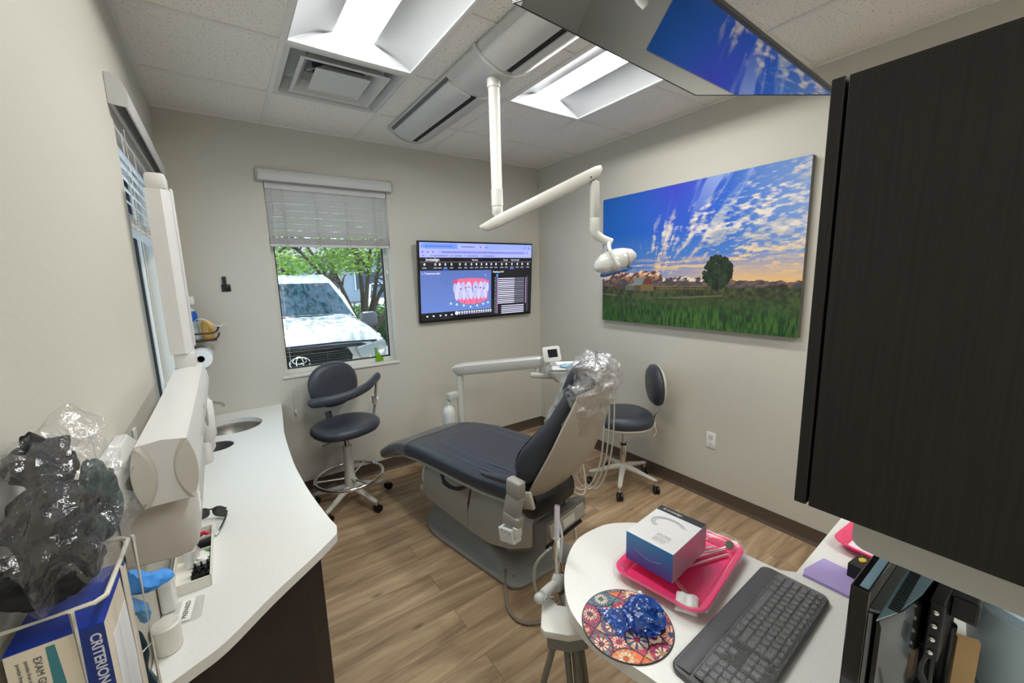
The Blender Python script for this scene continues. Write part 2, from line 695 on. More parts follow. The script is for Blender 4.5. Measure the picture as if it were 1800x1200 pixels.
# troffers
TROF = mat('troffer_white_enamel', srgb(206, 209, 212), 0.5)
TR_NAMES = ['recessed ceiling light over the left side, next to the air vent', 'recessed ceiling light on the right, beside the lamp track',
            'recessed ceiling light behind the camera on the left', 'recessed ceiling light behind the camera on the right']
for k, (x0, x1, y0, y1) in enumerate(troffers):
    t = thing('ceiling_light', TR_NAMES[k], 'ceiling light', ((x0 + x1) / 2, (y0 + y1) / 2, ZC), group='recessed ceiling lights')
    a, b = x0 + 0.013, x1 - 0.013
    c, d = y0 + 0.013, y1 - 0.013
    w = (b - a)
    lx0, lx1 = a + w * 0.34, b - w * 0.34
    bm = NB()     # curved reflectors, left and right
    n = 10
    for s, (e0, e1) in enumerate(((a, lx0), (b, lx1))):
        prev = None
        rs = []
        for yy in (c, d):
            rs.append([Vector((e0 + (e1 - e0) * i / n, yy, ZC - 0.004 + 0.074 * math.sin(PI / 2 * i / n) ** 0.9)) for i in range(n + 1)])
        rings(bm, rs, wrap=False, cap=False)
    # sloped end plates
    for yy, s in ((c, 1), (d, -1)):
        pts = [(a, yy, ZC - 0.004), (b, yy, ZC - 0.004), (b, yy, ZC + 0.075), (a, yy, ZC + 0.075)]
        rings(bm, [[Vector(p) for p in pts[:2]], [Vector((lx1 + w*.0, yy + s * 0.03, ZC + 0.072)) if q else Vector((lx0, yy + s * 0.03, ZC + 0.072)) for q in (0, 1)]], wrap=False, cap=False)
    obj('reflector', bm, TROF, t, recalc=False)
    bm = NB()
    box2(bm, (x0 + 0.0125, y0 + 0.0125, ZC + 0.078), (x1 - 0.0125, y1 - 0.0125, ZC + 0.1))
    for p, q in (((x0 + 0.0125, y0 + 0.0125, ZC - 0.006), (x0 + 0.018, y1 - 0.0125, ZC + 0.078)), ((x1 - 0.018, y0 + 0.0125, ZC - 0.006), (x1 - 0.0125, y1 - 0.0125, ZC + 0.078)),
                 ((x0 + 0.018, y0 + 0.0125, ZC - 0.006), (x1 - 0.018, y0 + 0.018, ZC + 0.078)), ((x0 + 0.018, y1 - 0.018, ZC - 0.006), (x1 - 0.018, y1 - 0.0125, ZC + 0.078))):
        box2(bm, p, q)
    obj('housing', bm, TROF, t, smooth=False)
    bm = NB()     # luminous lens, slightly bowed
    rs = []
    for yy in (c + 0.03, d - 0.03):
        rs.append([Vector((lx0 + (lx1 - lx0) * i / 8, yy, ZC + 0.071 - 0.003 * math.sin(PI * i / 8))) for i in range(9)])
    rings(bm, rs, wrap=False, cap=False)
    obj('diffuser', bm, LENS, t, recalc=False)

# square air diffuser
t = thing('air_vent', 'square white louvred air vent set in the ceiling grid', 'air vent', ((vent_cell[0] + vent_cell[1]) / 2, (vent_cell[2] + vent_cell[3]) / 2, ZC))
cx, cy = (vent_cell[0] + vent_cell[1]) / 2, (vent_cell[2] + vent_cell[3]) / 2
VENT = mat('vent_white_enamel', srgb(205, 206, 203), 0.42)
def sq(h, z):
    return [Vector((cx + a * h, cy + b * h, z)) for a, b in ((-1, -1), (1, -1), (1, 1), (-1, 1))]
bm = NB()
rings(bm, [sq(0.292, ZC - 0.005), sq(0.268, ZC - 0.006), sq(0.235, ZC + 0.075), sq(0.16, ZC + 0.09)], cap=False)
obj('frame', bm, VENT, t, smooth=False, recalc=False)
bm = NB()
box2(bm, (cx - 0.25, cy - 0.25, ZC + 0.092), (cx + 0.25, cy + 0.25, ZC + 0.1))
obj('back_plate', bm, mat('duct_grey', srgb(120, 125, 130), 0.6), t, smooth=False)
bm = NB()
lathe(bm, [(0.125, 0.0), (0.125, 0.05), (0.118, 0.05), (0.118, 0.0)], (cx, cy, ZC + 0.045), cap=False)
lathe(bm, [(0.117, 0.0), (0.117, 0.002)], (cx, cy, ZC + 0.088))
obj('duct_collar', bm, mat('duct_dark', srgb(52, 58, 64), 0.6), t)
def louver(h0, h1, z0, z1, lip):
    bm = NB()
    rings(bm, [sq(h1, z1), sq(h0, z0), sq(h0 + lip, z0 - 0.002), sq(h0 + lip, z0 - 0.006), sq(h0 - 0.004, z0 - 0.006), sq(h1 - 0.004, z1)], cap=False)
    return bm
obj('louver', louver(0.205, 0.165, ZC - 0.004, ZC + 0.045, 0.014), VENT, t, smooth=False)
bm = louver(0.125, 0.09, ZC - 0.004, ZC + 0.035, 0.012)
V = rings(bm, [sq(0.125, ZC - 0.008), sq(0.01, ZC + 0.022)], cap=True)
obj('louver', bm, VENT, t, smooth=False)
for s in (-1, 1):
    bm = NB()
    box(bm, (cx + s * 0.11, cy, ZC + 0.05), (0.1, 0.02, 0.004), Matrix.Rotation(s * 0.4, 4, 'Y'))
    obj('bracket', bm, VENT, t, smooth=False)
# ------------------------------------------------------------------ windows and blinds
FRAME = mat('white_vinyl_frame', srgb(214, 213, 205), 0.4)
GASKET = mat('black_gasket', srgb(16, 17, 18), 0.5)
GLASS = film_mat('window_glass', tint=(0.97, 0.99, 0.99), clear=1.0, rough=0.0, bump=0.0, gloss=0.12)
BLIND = mat('white_faux_wood', srgb(200, 200, 199), 0.45)
CORDM = mat('white_cord', srgb(225, 223, 215), 0.7)

def window(n, axis, face, sgn, W):
    """frame, pane; sgn = outward direction"""
    a0, a1, z0, z1 = W
    P = (lambda u, d, z: (u, face + sgn * d, z)) if axis == 'y' else (lambda u, d, z: (face + sgn * d, u, z))
    def b2(bm, u0, u1, d0, d1, q0, q1, bev=0):
        box2(bm, P(u0, d0, q0), P(u1, d1, q1), bev)
    root = thing('window_%d' % n, 'window', 'window', P((a0 + a1) / 2, 0.1, z0))
    for k in ('label', 'category'):
        del root[k]
    root['kind'] = 'structure'
    bm = NB()
    fw = 0.028
    b2(bm, a0, a0 + fw, 0.095, 0.155, z0, z1)
    b2(bm, a1 - fw, a1, 0.095, 0.155, z0, z1)
    b2(bm, a0 + fw, a1 - fw, 0.095, 0.155, z0, z0 + fw + 0.004)
    b2(bm, a0 + fw, a1 - fw, 0.095, 0.155, z1 - fw, z1)
    obj('window_frame', bm, FRAME, root, smooth=False)
    bm = NB()
    g0, g1, q0, q1 = a0 + fw, a1 - fw, z0 + fw + 0.004, z1 - fw
    b2(bm, g0, g0 + 0.008, 0.11, 0.14, q0, q1)
    b2(bm, g1 - 0.008, g1, 0.11, 0.14, q0, q1)
    b2(bm, g0 + 0.008, g1 - 0.008, 0.11, 0.14, q0, q0 + 0.008)
    b2(bm, g0 + 0.008, g1 - 0.008, 0.11, 0.14, q1 - 0.008, q1)
    obj('gasket', bm, GASKET, root, smooth=False)
    bm = NB()
    b2(bm, g0 + 0.008, g1 - 0.008, 0.124, 0.127, q0 + 0.008, q1 - 0.008)
    obj('window_pane', bm, GLASS, root, smooth=False)
    bm = NB()
    b2(bm, a0 - 0.014, a1 + 0.014, -0.012, 0.094, z0 - 0.016, z0 - 0.0005, 0.003)
    obj('window_sill', bm, FRAME, root, smooth=False)
    return root

# the sill sits in a notch of the wall: sill top is the bottom of the opening
window(1, 'y', YB, 1, W1)
window(2, 'x', XL, -1, W2)

def blind(axis, face, sgn, W, stack_z, n_slats, label, slat_gap, tilt, v_out, v_h, cords, cord_len, ext=0.035):
    a0, a1, z0, z1 = W
    P = (lambda u, d, z: Vector((u, face + sgn * d, z))) if axis == 'y' else (lambda u, d, z: Vector((face + sgn * d, u, z)))
    root = thing('window_blind', label, 'blind', P((a0 + a1) / 2, 0, z1), group=None)
    vz0, vz1 = z1 + 0.0, z1 + v_h
    bm = NB()
    prof = [(0.0, vz0 + 0.004), (0.0, vz1), (-v_out * 0.35, vz1), (-v_out * 0.8, vz1 - v_h * 0.18), (-v_out, vz1 - v_h * 0.45), (-v_out, vz0 + v_h * 0.15), (-v_out * 0.92, vz0), (-v_out * 0.82, vz0), (-v_out * 0.84, vz1 - 0.02), (-0.012, vz1 - 0.01), (-0.012, vz0 + 0.004)]
    rings(bm, [[P(u, d - 0.001, z) for d, z in prof] for u in (a0 - ext, a1 + ext)], cap=False)
    # returns at both ends
    obj('valance', bm, BLIND, root, angle=30)
    for u in (a0 - ext - 0.004, a1 + ext - 0.004):
        bm = NB()
        rings(bm, [[P(uu, d - 0.001, z) for d, z in prof[:7]] for uu in (u, u + 0.008)])
        obj('valance_end', bm, BLIND, root, smooth=False)
    bm = NB()
    box2(bm, P(a0 + 0.006, 0.004, z1 - 0.045), P(a1 - 0.006, 0.055, z1 - 0.002))
    obj('headrail', bm, BLIND, root, smooth=False)
    bm = NB()
    w = 0.05
    for i in range(n_slats):
        zc = z1 - 0.065 - slat_gap * i
        c = P((a0 + a1) / 2, 0.032, zc)
        s = P(a1 - a0 - 0.016, 0, 0) - P(0, 0, 0)
        size = (a1 - a0 - 0.016, w, 0.003) if axis == 'y' else (w, a1 - a0 - 0.016, 0.003)
        rot = Matrix.Rotation(tilt * (1 if axis == 'y' else -1) * sgn * 1.0, 4, 'X' if axis == 'y' else 'Y')
        box(bm, c, size, rot, 0.001, 1)
    obj('slat_panel', bm, BLIND, root, smooth=False)
    bm = NB()
    n = 16
    top = z1 - 0.065 - slat_gap * (n_slats - 1) - 0.03
    k = 0
    z = stack_z + 0.022
    while z < top and k < 26:
        size = (a1 - a0 - 0.010, w, 0.0032) if axis == 'y' else (w, a1 - a0 - 0.010, 0.0032)
        box(bm, P((a0 + a1) / 2, 0.03, z), size, None, 0.0008, 1)
        z += 0.0048
        k += 1
    size = (a1 - a0 - 0.004, w + 0.004, 0.018) if axis == 'y' else (w + 0.004, a1 - a0 - 0.004, 0.018)
    box(bm, P((a0 + a1) / 2, 0.03, stack_z + 0.009), size, None, 0.003, 2)
    obj('stacked_slats', bm, BLIND, root, smooth=False)
    for f in (0.12, 0.37, 0.62, 0.87):
        bm = NB()
        u = a0 + (a1 - a0) * f
        for d in (0.001, 0.060):
            tube(bm, [P(u, d, z1 - 0.04), P(u, d, stack_z)], 0.0011, 5, 1)
        tube(bm, [P(u + 0.012, 0.0, z1 - 0.04), P(u + 0.012, 0.0, stack_z)], 0.0011, 5, 1)
        for i in range(7):
            zz = stack_z + 0.012 + i * 0.012
            tube(bm, [P(u - 0.006, -0.003, zz), P(u + 0.004, -0.006, zz - 0.009), P(u - 0.004, -0.003, zz - 0.012)], 0.0011, 4, 2)
        obj('ladder_cord', bm, CORDM, root)
    for (u, d, zt, zb) in cords:
        bm = NB()
        tube(bm, [P(u, d, zt), P(u + 0.004, d, (zt + zb) / 2), P(u, d, zb)], 0.0014, 5, 4)
        pc = obj('pull_cord', bm, CORDM, root)
        bm = NB()
        lathe(bm, [(0.002, 0.0), (0.006, -0.006), (0.008, -0.03), (0.005, -0.034)], P(u, d, zb), seg=12)
        obj('tassel', bm, CORDM, pc)
    return root

blind('y', YB, 1, W1, 1.905, 7, 'white slatted blind raised halfway over the window with the parked truck', 0.047, -0.98, 0.05, 0.088,
      [(0.345, -0.02, 2.31, 0.70), (1.135, 0.02, 2.3, 1.73)], 1)
blind('x', XL, -1, W2, 1.86, 6, 'white slatted blind in the side window of the left wall', 0.048, 0.80, 0.05, 0.10,
      [(2.05, -0.015, 2.2, 1.28)], 1, ext=0.05)

# green suncatcher shaped like a state, standing on the sill
bm = NB()
poly = [(0, 0), (0.062, 0.0), (0.062, 0.028), (0.05, 0.032), (0.047, 0.045), (0.036, 0.052), (0.030, 0.066), (0.020, 0.075), (0.013, 0.095), (0.012, 0.118), (0.0, 0.122), (0.002, 0.06)]
M = frameM((1.005, YB + 0.088, W1[2] + 0.0335), (1, 0, 0), (0, 0, 1))
M = frameM((1.002, YB + 0.085, W1[2] + 0.001), (1, 0, 0), (0, 0, 1))
GREEN = mat('green_stained_glass', srgb(150, 225, 30), 0.2, noise_scale=60, noise_amt=0.5, trans=0.6, emit=None)
t = thing('suncatcher', 'small green stained glass panel standing on the window sill', 'ornament', (1.03, YB + 0.085, W1[2]))
prism(bm, poly, -0.0015, 0.0015, M)
obj('glass_panel', bm, GREEN, t, smooth=False)
bm = NB()
tube(bm, [M @ Vector((x, y, 0)) for x, y in poly], 0.0024, 6, 1, closed=True)
tube(bm, [M @ Vector((0.002, 0.06, 0)), M @ Vector((0.03, 0.03, 0)), M @ Vector((0.062, 0.028, 0))], 0.0014, 5, 1)
obj('lead_outline', bm, GASKET, t)
# ------------------------------------------------------------------ outside the back window
GZ = -0.15
ASPH = mat('asphalt', srgb(120, 122, 126), 0.85, noise_scale=60, noise_amt=0.2)
bm = NB()
box2(bm, (-14, YB + 0.3, GZ - 0.05), (34, 46, GZ))
struct('ground_parking_lot', bm, ASPH)
bm = NB()
box2(bm, (-14, YB + 0.17, GZ), (34, YB + 1.0, GZ + 0.1), 0.01)
struct('ground_kerb', bm, mat('concrete', srgb(190, 188, 182), 0.8, noise_scale=30, noise_amt=0.08))

CARW = mat('white_car_paint', srgb(236, 240, 244), 0.12, coat=0.9)
CGLASS = mat('car_glass', srgb(30, 62, 84), 0.05, spec=0.5, coat=0.25)
CBLK = mat('car_black_plastic', srgb(20, 22, 25), 0.4)
# truck, facing the window
TX, TY = 0.60, 4.9
t = thing('pickup_truck', 'white pickup truck parked nose-first outside the back window', 'truck', (TX, TY + 2.4, GZ))
# hood and front body: arcs across x for successive stations along y
def arc(y, hw, ztop, zside, crown=0.03, n=18, zb=None):
    pts = []
    for i in range(n + 1):
        s = -1 + 2 * i / n
        a = abs(s)
        z = ztop - crown * a * a
        if a > 0.78:
            k = (a - 0.78) / 0.22
            z = ztop - crown * a * a - (ztop - crown - zside) * k * k
        pts.append(Vector((TX + s * hw, y, z)))
    pts = [Vector((TX - hw, y, zb if zb is not None else 0.25))] + pts + [Vector((TX + hw, y, zb if zb is not None else 0.25))]
    return pts
bm = NB()
st = [(4.93, 0.86, 0.94, 0.80), (4.99, 0.93, 1.03, 0.86), (5.12, 0.985, 1.08, 0.92), (5.4, 0.995, 1.13, 0.98), (5.8, 1.0, 1.17, 1.03), (6.15, 1.0, 1.20, 1.06)]
rings(bm, [arc(y, hw, zt, zs) for y, hw, zt, zs in st], wrap=False, cap=False)
obj('hood', bm, CARW, t, angle=60)
bm = NB()
# front bumper fascia and body side
fr = []
for z, dy, hw in ((0.28, 0.02, 0.93), (0.42, -0.05, 0.97), (0.58, -0.06, 0.985), (0.70, -0.01, 0.98), (0.80, 0.02, 0.95), (0.88, 0.03, 0.92)):
    row = []
    for i in range(17):
        s = -1 + 2 * i / 16
        row.append(Vector((TX + s * hw, TY + dy + 0.16 * abs(s) ** 3.2, z)))
    fr.append(row)
rings(bm, fr, wrap=False, cap=False)
box2(bm, (TX - 1.0, 5.2, 0.15), (TX + 1.0, 10.2, 0.98), 0.04)
obj('body', bm, CARW, t, angle=60)
bm = NB()   # hood front lip shadow gap
tube(bm, [(TX - 0.86, TY + 0.06, 0.925), (TX - 0.4, TY - 0.01, 0.955), (TX, TY - 0.02, 0.96), (TX + 0.4, TY - 0.01, 0.955), (TX + 0.86, TY + 0.07, 0.925)], 0.012, 8)
obj('hood_gap', bm, mat('shadow_gap_blue', srgb(40, 50, 80), 0.5), t)
bm = NB()   # grille opening
gp = [(-0.5, 0.88), (-0.36, 0.905), (0.36, 0.905), (0.5, 0.88), (0.545, 0.80), (0.52, 0.69), (0.40, 0.655), (-0.40, 0.655), (-0.52, 0.69), (-0.545, 0.80)]
prism(bm, gp, -0.085, 0.03, frameM((TX, TY, 0), (1, 0, 0), (0, 0, 1)))
g = obj('grille', bm, CBLK, t, smooth=False)
bm = NB()
for i in range(8):
    z = 0.69 + i * 0.026
    box(bm, (TX, TY - 0.088 + 0.0 * i, z), (1.0 - abs(i - 4) * 0.012, 0.012, 0.006))
for s in (-0.26, 0.26):
    box(bm, (TX + s, TY - 0.092, 0.78), (0.006, 0.012, 0.2))
obj('grille_bars', bm, mat('grille_bar_grey', srgb(60, 64, 68), 0.35), g, smooth=False)
# emblem: three ellipses
EM = mat('emblem_chrome', (0.85, 0.87, 0.9), 0.12, 1.0)
bm = NB()
LX, LZ = TX - 0.02, 0.79
def ell(cx, cz, a, b):
    return [Vector((LX + cx + a * math.cos(2 * PI * i / 40), TY - 0.10, LZ + cz + b * math.sin(2 * PI * i / 40))) for i in range(40)]
for e in ((0, 0, 0.098, 0.066), (0, 0.0, 0.034, 0.064), (0, 0.026, 0.066, 0.034)):
    tube(bm, ell(*e), 0.006, 8, 1, closed=True)
obj('emblem', bm, EM, g)
# surround between grille and the hood
for s in (-1, 1):
    bm = NB()   # headlight
    hp = [(0.60, 0.88), (0.90, 0.93), (0.955, 0.92), (0.965, 0.78), (0.93, 0.70), (0.70, 0.68), (0.64, 0.76)]
    rs = []
    for d, k in ((0.03, 1.0), (-0.02, 1.0), (-0.032, 0.9)):
        cxx = sum(p[0] for p in hp) / len(hp)
        czz = sum(p[1] for p in hp) / len(hp)
        rs.append([Vector((TX + s * (cxx + (p[0] - cxx) * k), TY + d + 0.20 * max(0, (p[0] - 0.6)) ** 1.0, czz + (p[1] - czz) * k)) for p in hp])
    rings(bm, rs)
    h = obj('headlight', bm, mat('headlight_lens', srgb(165, 172, 178), 0.08, coat=1.0), t, smooth=False)
    bm = NB()
    for (px, pz, r) in ((0.72, 0.745, 0.042), (0.865, 0.82, 0.075)):
        lathe(bm, [(r, 0), (r, 0.006), (r * 0.86, 0.006), (r * 0.8, -0.0), (r * 0.3, 0.004), (0.0, 0.004)], (TX + s * px, TY - 0.028 + 0.20 * (px - 0.6), pz), (0, -1, 0), 20)
    obj('bulb_bowl', bm, EM, h)
    bm = NB()   # mirror
    box(bm, (TX + s * 1.10, 6.1, 1.09), (0.24, 0.14, 0.21), None, 0.05, 3)
    tube(bm, [(TX + s * 0.90, 6.25, 1.08), (TX + s * 1.02, 6.15, 1.03)], 0.03, 8)
    obj('side_mirror', bm, mat('mirror_grey', srgb(92, 96, 104), 0.35), t)
    bm = NB()
    lathe(bm, [(0.1, -0.12), (0.37, -0.12), (0.39, -0.08), (0.39, 0.08), (0.37, 0.12), (0.1, 0.12)], (TX + s * 0.90, 5.75, GZ + 0.39), (1, 0, 0), 28)
    obj('wheel', bm, CBLK, t)
# cab: windshield and roof
bm = NB()
def cabring(y, z, hw, n=12):
    return [Vector((TX - hw + 2 * hw * i / n, y + 0.10 * (abs(-1 + 2 * i / n)) ** 2.2, z)) for i in range(n + 1)]
rings(bm, [cabring(6.1, 1.17, 0.90), cabring(6.45, 1.40, 0.84), cabring(6.78, 1.62, 0.755)], wrap=False, cap=False)
obj('windshield', bm, CGLASS, t, angle=60)
bm = NB()
rings(bm, [cabring(6.78, 1.625, 0.76), cabring(6.9, 1.69, 0.755), cabring(7.2, 1.76, 0.76), cabring(8.4, 1.76, 0.76)], wrap=False, cap=False)
for s in (-1, 1):   # pillars and doors
    rings(bm, [[Vector((TX + s * a, y, z)) for a, y, z in q] for q in (
        ((0.90, 6.2, 1.17), (0.84, 6.55, 1.40), (0.755, 6.88, 1.625), (0.76, 7.2, 1.76)),
        ((0.96, 6.2, 1.10), (0.90, 6.6, 1.42), (0.80, 6.95, 1.66), (0.79, 7.25, 1.72)))], wrap=False, cap=False)
box2(bm, (TX - 0.99, 6.6, 0.9), (TX + 0.99, 8.6, 1.16), 0.03)
obj('cab', bm, CARW, t, angle=60)
for s in (-1, 1):
    bm = NB()
    rings(bm, [[Vector((TX + s * 0.955, 6.45, 1.15)), Vector((TX + s * 0.955, 8.5, 1.15))], [Vector((TX + s * 0.79, 7.1, 1.69)), Vector((TX + s * 0.79, 8.4, 1.69))]], wrap=False, cap=False)
    obj('side_window', bm, CGLASS, t, smooth=False)
bm = NB()
tube(bm, [(TX - 0.6, 6.07, 1.185), (TX - 0.1, 6.0, 1.19), (TX + 0.02, 6.0, 1.19)], 0.012, 6)
tube(bm, [(TX + 0.02, 6.07, 1.19), (TX + 0.3, 6.02, 1.19), (TX + 0.62, 6.08, 1.18)], 0.012, 6)
obj('wiper', bm, CBLK, t)
bm = NB()
box(bm, (TX, 6.9, 1.45), (1.35, 0.3, 0.3), None, 0.05)
obj('seat_backs', bm, mat('car_interior', srgb(90, 96, 104), 0.8), t)

# distant parked cars
def car(x, y, label, colr, sc=1.0, rz=0.0):
    t = thing('parked_car', label, 'car', (x, y, GZ), rz, 'cars parked across the lot', world=False)
    bm = NB()
    side = [(-2.2, 0.35), (-2.25, 0.75), (-2.0, 0.95), (-1.0, 1.05), (1.6, 1.05), (2.2, 0.95), (2.25, 0.5), (2.15, 0.3)]
    prism(bm, side, -0.9, 0.9, frameM((0, 0, 0), (1, 0, 0), (0, 0, 1)), 0.05)
    obj('body', bm, colr, t, angle=50)
    bm = NB()
    prism(bm, [(-1.1, 1.0), (-0.45, 1.58), (1.2, 1.62), (1.95, 1.05)], -0.74, 0.74, frameM((0, 0, 0), (1, 0, 0), (0, 0, 1)), 0.05)
    obj('windows', bm, CGLASS, t, angle=50)
    bm = NB()
    box(bm, (0.4, 0, 1.625), (1.7, 1.4, 0.05), None, 0.02)
    for x0, x1 in ((-1.1, -0.45), ):
        for s in (-1, 1):
            tube(bm, [(-1.12, s * 0.76, 1.02), (-0.47, s * 0.74, 1.6)], 0.035, 6, 1)
            tube(bm, [(0.45, s * 0.76, 1.02), (0.45, s * 0.74, 1.6)], 0.035, 6, 1)
    obj('roof', bm, colr, t, angle=50)
    for a in (-1.4, 1.45):
        for s in (-0.8, 0.8):
            bm = NB()
            cyl(bm, (a, s - 0.1, 0.33), (a, s + 0.1, 0.33), 0.33)
            obj('wheel', bm, CBLK, t)
    t.scale = (sc,) * 3
    return t
car(6.1, 18.3, 'white crossover car at the right beyond the hedge', CARW, 1.0, 1.2)
car(2.6, 18.6, 'dark car seen through the tree trunks', mat('dark_car_paint', srgb(30, 34, 40), 0.2, coat=0.8), 1.0, 1.45)

# hedge
def leaf_cloud(bm, c, s, n, size, rnd, shell=0.55):
    for _ in range(n):
        while True:
            p = Vector((rnd.uniform(-1, 1), rnd.uniform(-1, 1), rnd.uniform(-1, 1)))
            if shell < p.length < 1:
                break
        q = Vector((c[0] + p.x * s[0], c[1] + p.y * s[1], c[2] + p.z * s[2]))
        d = Vector((rnd.gauss(0, 1), rnd.gauss(0, 1), rnd.gauss(0, 1))).normalized()
        _, u, v = frame(d)
        k = size * rnd.uniform(0.6, 1.3)
        vs = [bm.verts.new(q + u * k), bm.verts.new(q + v * k * 0.5), bm.verts.new(q - u * k), bm.verts.new(q - v * k * 0.5)]
        bm.faces.new(vs)

def leaf_mat(name, col, amt=0.55):
    m = mat(name, col, 0.5, noise_scale=9, noise_amt=amt)
    m.node_tree.nodes['Principled BSDF'].inputs['Subsurface Weight'].default_value = 0.0
    nt = m.node_tree
    out = [n for n in nt.nodes if n.type == 'OUTPUT_MATERIAL'][0]
    tr = nt.nodes.new('ShaderNodeBsdfTranslucent')
    tr.inputs['Color'].default_value = tuple(min(1, c * 1.6) for c in col) + (1,)
    mx = nt.nodes.new('ShaderNodeMixShader')
    mx.inputs[0].default_value = 0.4
    nt.links.new(nt.nodes['Principled BSDF'].outputs[0], mx.inputs[1])
    nt.links.new(tr.outputs[0], mx.inputs[2])
    nt.links.new(mx.outputs[0], out.inputs['Surface'])
    return m
rnd = random.Random(3)
LEAF = leaf_mat('bright_tree_leaves', srgb(112, 146, 66))
HEDGE = leaf_mat('dark_hedge_leaves', srgb(66, 104, 52))
bm = NB()
for i in range(14):
    leaf_cloud(bm, (2.2 + i * 0.62, 11.4 + 0.25 * i, 0.42), (0.6, 0.6, 0.62), 700, 0.06, rnd)
    blob(bm, (2.2 + i * 0.62, 11.4 + 0.25 * i, 0.36), (0.52, 0.5, 0.5), 2, 0.1, 3, i)
tag(obj('hedge', bm, HEDGE, smooth=False, recalc=False), 'clipped green hedge across the parking lot', 'hedge')

# multi-stemmed tree
t = thing('shade_tree', 'multi-trunked shade tree with bright green leaves outside the window', 'tree', (2.55, 9.6, GZ))
bm = NB()
base = Vector((2.55, 9.6, GZ))
BARK = mat('tree_bark', srgb(84, 76, 66), 0.9, noise_scale=30, noise_amt=0.3)
tips = []
rb = random.Random(11)
for (dx, dz, dy) in ((-2.5, 3.0, 0.3), (-1.9, 3.3, -0.3), (-1.4, 3.4, 0.5), (-0.9, 3.2, 0), (0.0, 3.4, 0.3), (0.35, 3.3, -0.3), (0.8, 3.3, 0.4), (1.3, 2.9, 0), (1.9, 2.6, 0.4)):
    mid = base + Vector((dx * 0.35 + rb.uniform(-0.1, 0.1), dy * 0.4, dz * 0.48))
    end = base + Vector((dx, dy, dz))
    tube(bm, [base + Vector((dx * 0.06, 0, 0)), base + Vector((dx * 0.1, dy * .1, dz * .2)), mid, end], lambda f: 0.085 * (1 - f) + 0.018, 7)
    for k in range(4):
        f = rb.uniform(0.45, 0.95)
        p = mid.lerp(end, (f - 0.45) / 0.55)
        q = p + Vector((rb.uniform(-0.8, 0.8), rb.uniform(-0.6, 0.6), rb.uniform(0.1, 0.8)))
        tube(bm, [p, (p + q) / 2 + Vector((0, 0, 0.08)), q], lambda f: 0.028 * (1 - f) + 0.008, 6, 3)
obj('trunk', bm, BARK, t)
bm = NB()
for i in range(80):
    x = rb.uniform(-3.6, 2.6)
    z = rb.uniform(2.15, 3.7)
    leaf_cloud(bm, base + Vector((x, rb.uniform(-1.4, 1.6), z - 0.15 * abs(x))), (0.5, 0.5, 0.26), 190, 0.050, rb, 0.0)
for i in range(46):    # foliage out of view over the truck, put there to dapple its hood
    leaf_cloud(bm, (rb.uniform(-1.8, 3.2), rb.uniform(5.9, 8.6), rb.uniform(3.0, 4.4)), (0.42, 0.42, 0.2), 120, 0.06, rb, 0.0)
obj('foliage', bm, LEAF, t, smooth=False, recalc=False)
# darker tree at the right edge
t = thing('shade_tree', 'slim dark tree trunk with leaves at the right edge of the window view', 'tree', (4.15, 9.6, GZ))
bm = NB()
tube(bm, [(4.15, 9.6, GZ), (4.1, 9.6, 1.2), (3.95, 9.6, 2.4), (4.0, 9.7, 3.4)], lambda f: 0.1 - 0.05 * f, 8)
obj('trunk', bm, BARK, t)
bm = NB()
for i in range(22):
    leaf_cloud(bm, (4.2 + rb.uniform(-1, 1), 9.6 + rb.uniform(-1, 1), rb.uniform(2.2, 3.8)), (0.5, 0.5, 0.25), 90, 0.075, rb, 0.0)
obj('foliage', bm, LEAF, t, smooth=False, recalc=False)

# office building across the lot
t = thing('office_building', 'low pale grey office building beyond the trees', 'building', (4, 37, GZ))
bm = NB()
box2(bm, (-14, 37, GZ), (26, 43, 3.3))
obj('wall', bm, mat('pale_blue_stucco', srgb(176, 190, 204), 0.8), t, smooth=False)
bm = NB()
box2(bm, (-14.6, 35.9, 3.3), (26.6, 44, 3.62))
prism(bm, [(35.6, 3.62), (44, 3.62), (40, 5.4)], -14.8, 26.8, frameM((0, 0, 0), (0, 1, 0), (0, 0, 1), (1, 0, 0)))
obj('roof', bm, mat('grey_shingles', srgb(112, 112, 116), 0.9), t, smooth=False)
for i in range(9):
    bm = NB()
    box2(bm, (-9.8 + i * 3.2, 36.93, 0.9), (-7.9 + i * 3.2, 37.0, 2.35))
    obj('window', bm, mat('office_glass', srgb(70, 84, 100), 0.1), t, smooth=False)
    bm = NB()
    for a in (0, 1.9):
        box2(bm, (-9.86 + i * 3.2 + a, 36.88, 0.8), (-9.74 + i * 3.2 + a, 36.94, 2.45))
    box2(bm, (-9.86 + i * 3.2, 36.88, 2.35), (-7.84 + i * 3.2, 36.94, 2.47))
    obj('window_trim', bm, CARW, t, smooth=False)

bm = NB()    # eave unseen above the window, sized to keep the sun out
box2(bm, (XL - 1.0, YB + 0.161, 2.88), (XR + 1.0, YB + 1.35, 2.96))
struct('added_eave', bm, mat('added_eave_board', srgb(200, 196, 188), 0.7))
# ------------------------------------------------------------------ daylight
w = bpy.data.worlds.new('world')
scene.world = w
w.use_nodes = True
bg = w.node_tree.nodes['Background']
bg.inputs['Color'].default_value = (0.62, 0.80, 1.0, 1)
bg.inputs['Strength'].default_value = 1.0
sun = bpy.data.lights.new('sun', 'SUN')
sun.energy = 3.9
sun.angle = 0.01
sun.color = (1.0, 0.96, 0.88)
so = bpy.data.objects.new('sun', sun)
COL.objects.link(so)
so.rotation_euler = Vector((-0.12, -0.50, -1.0)).to_track_quat('-Z', 'Y').to_euler()
so.location = (0, 8, 8)

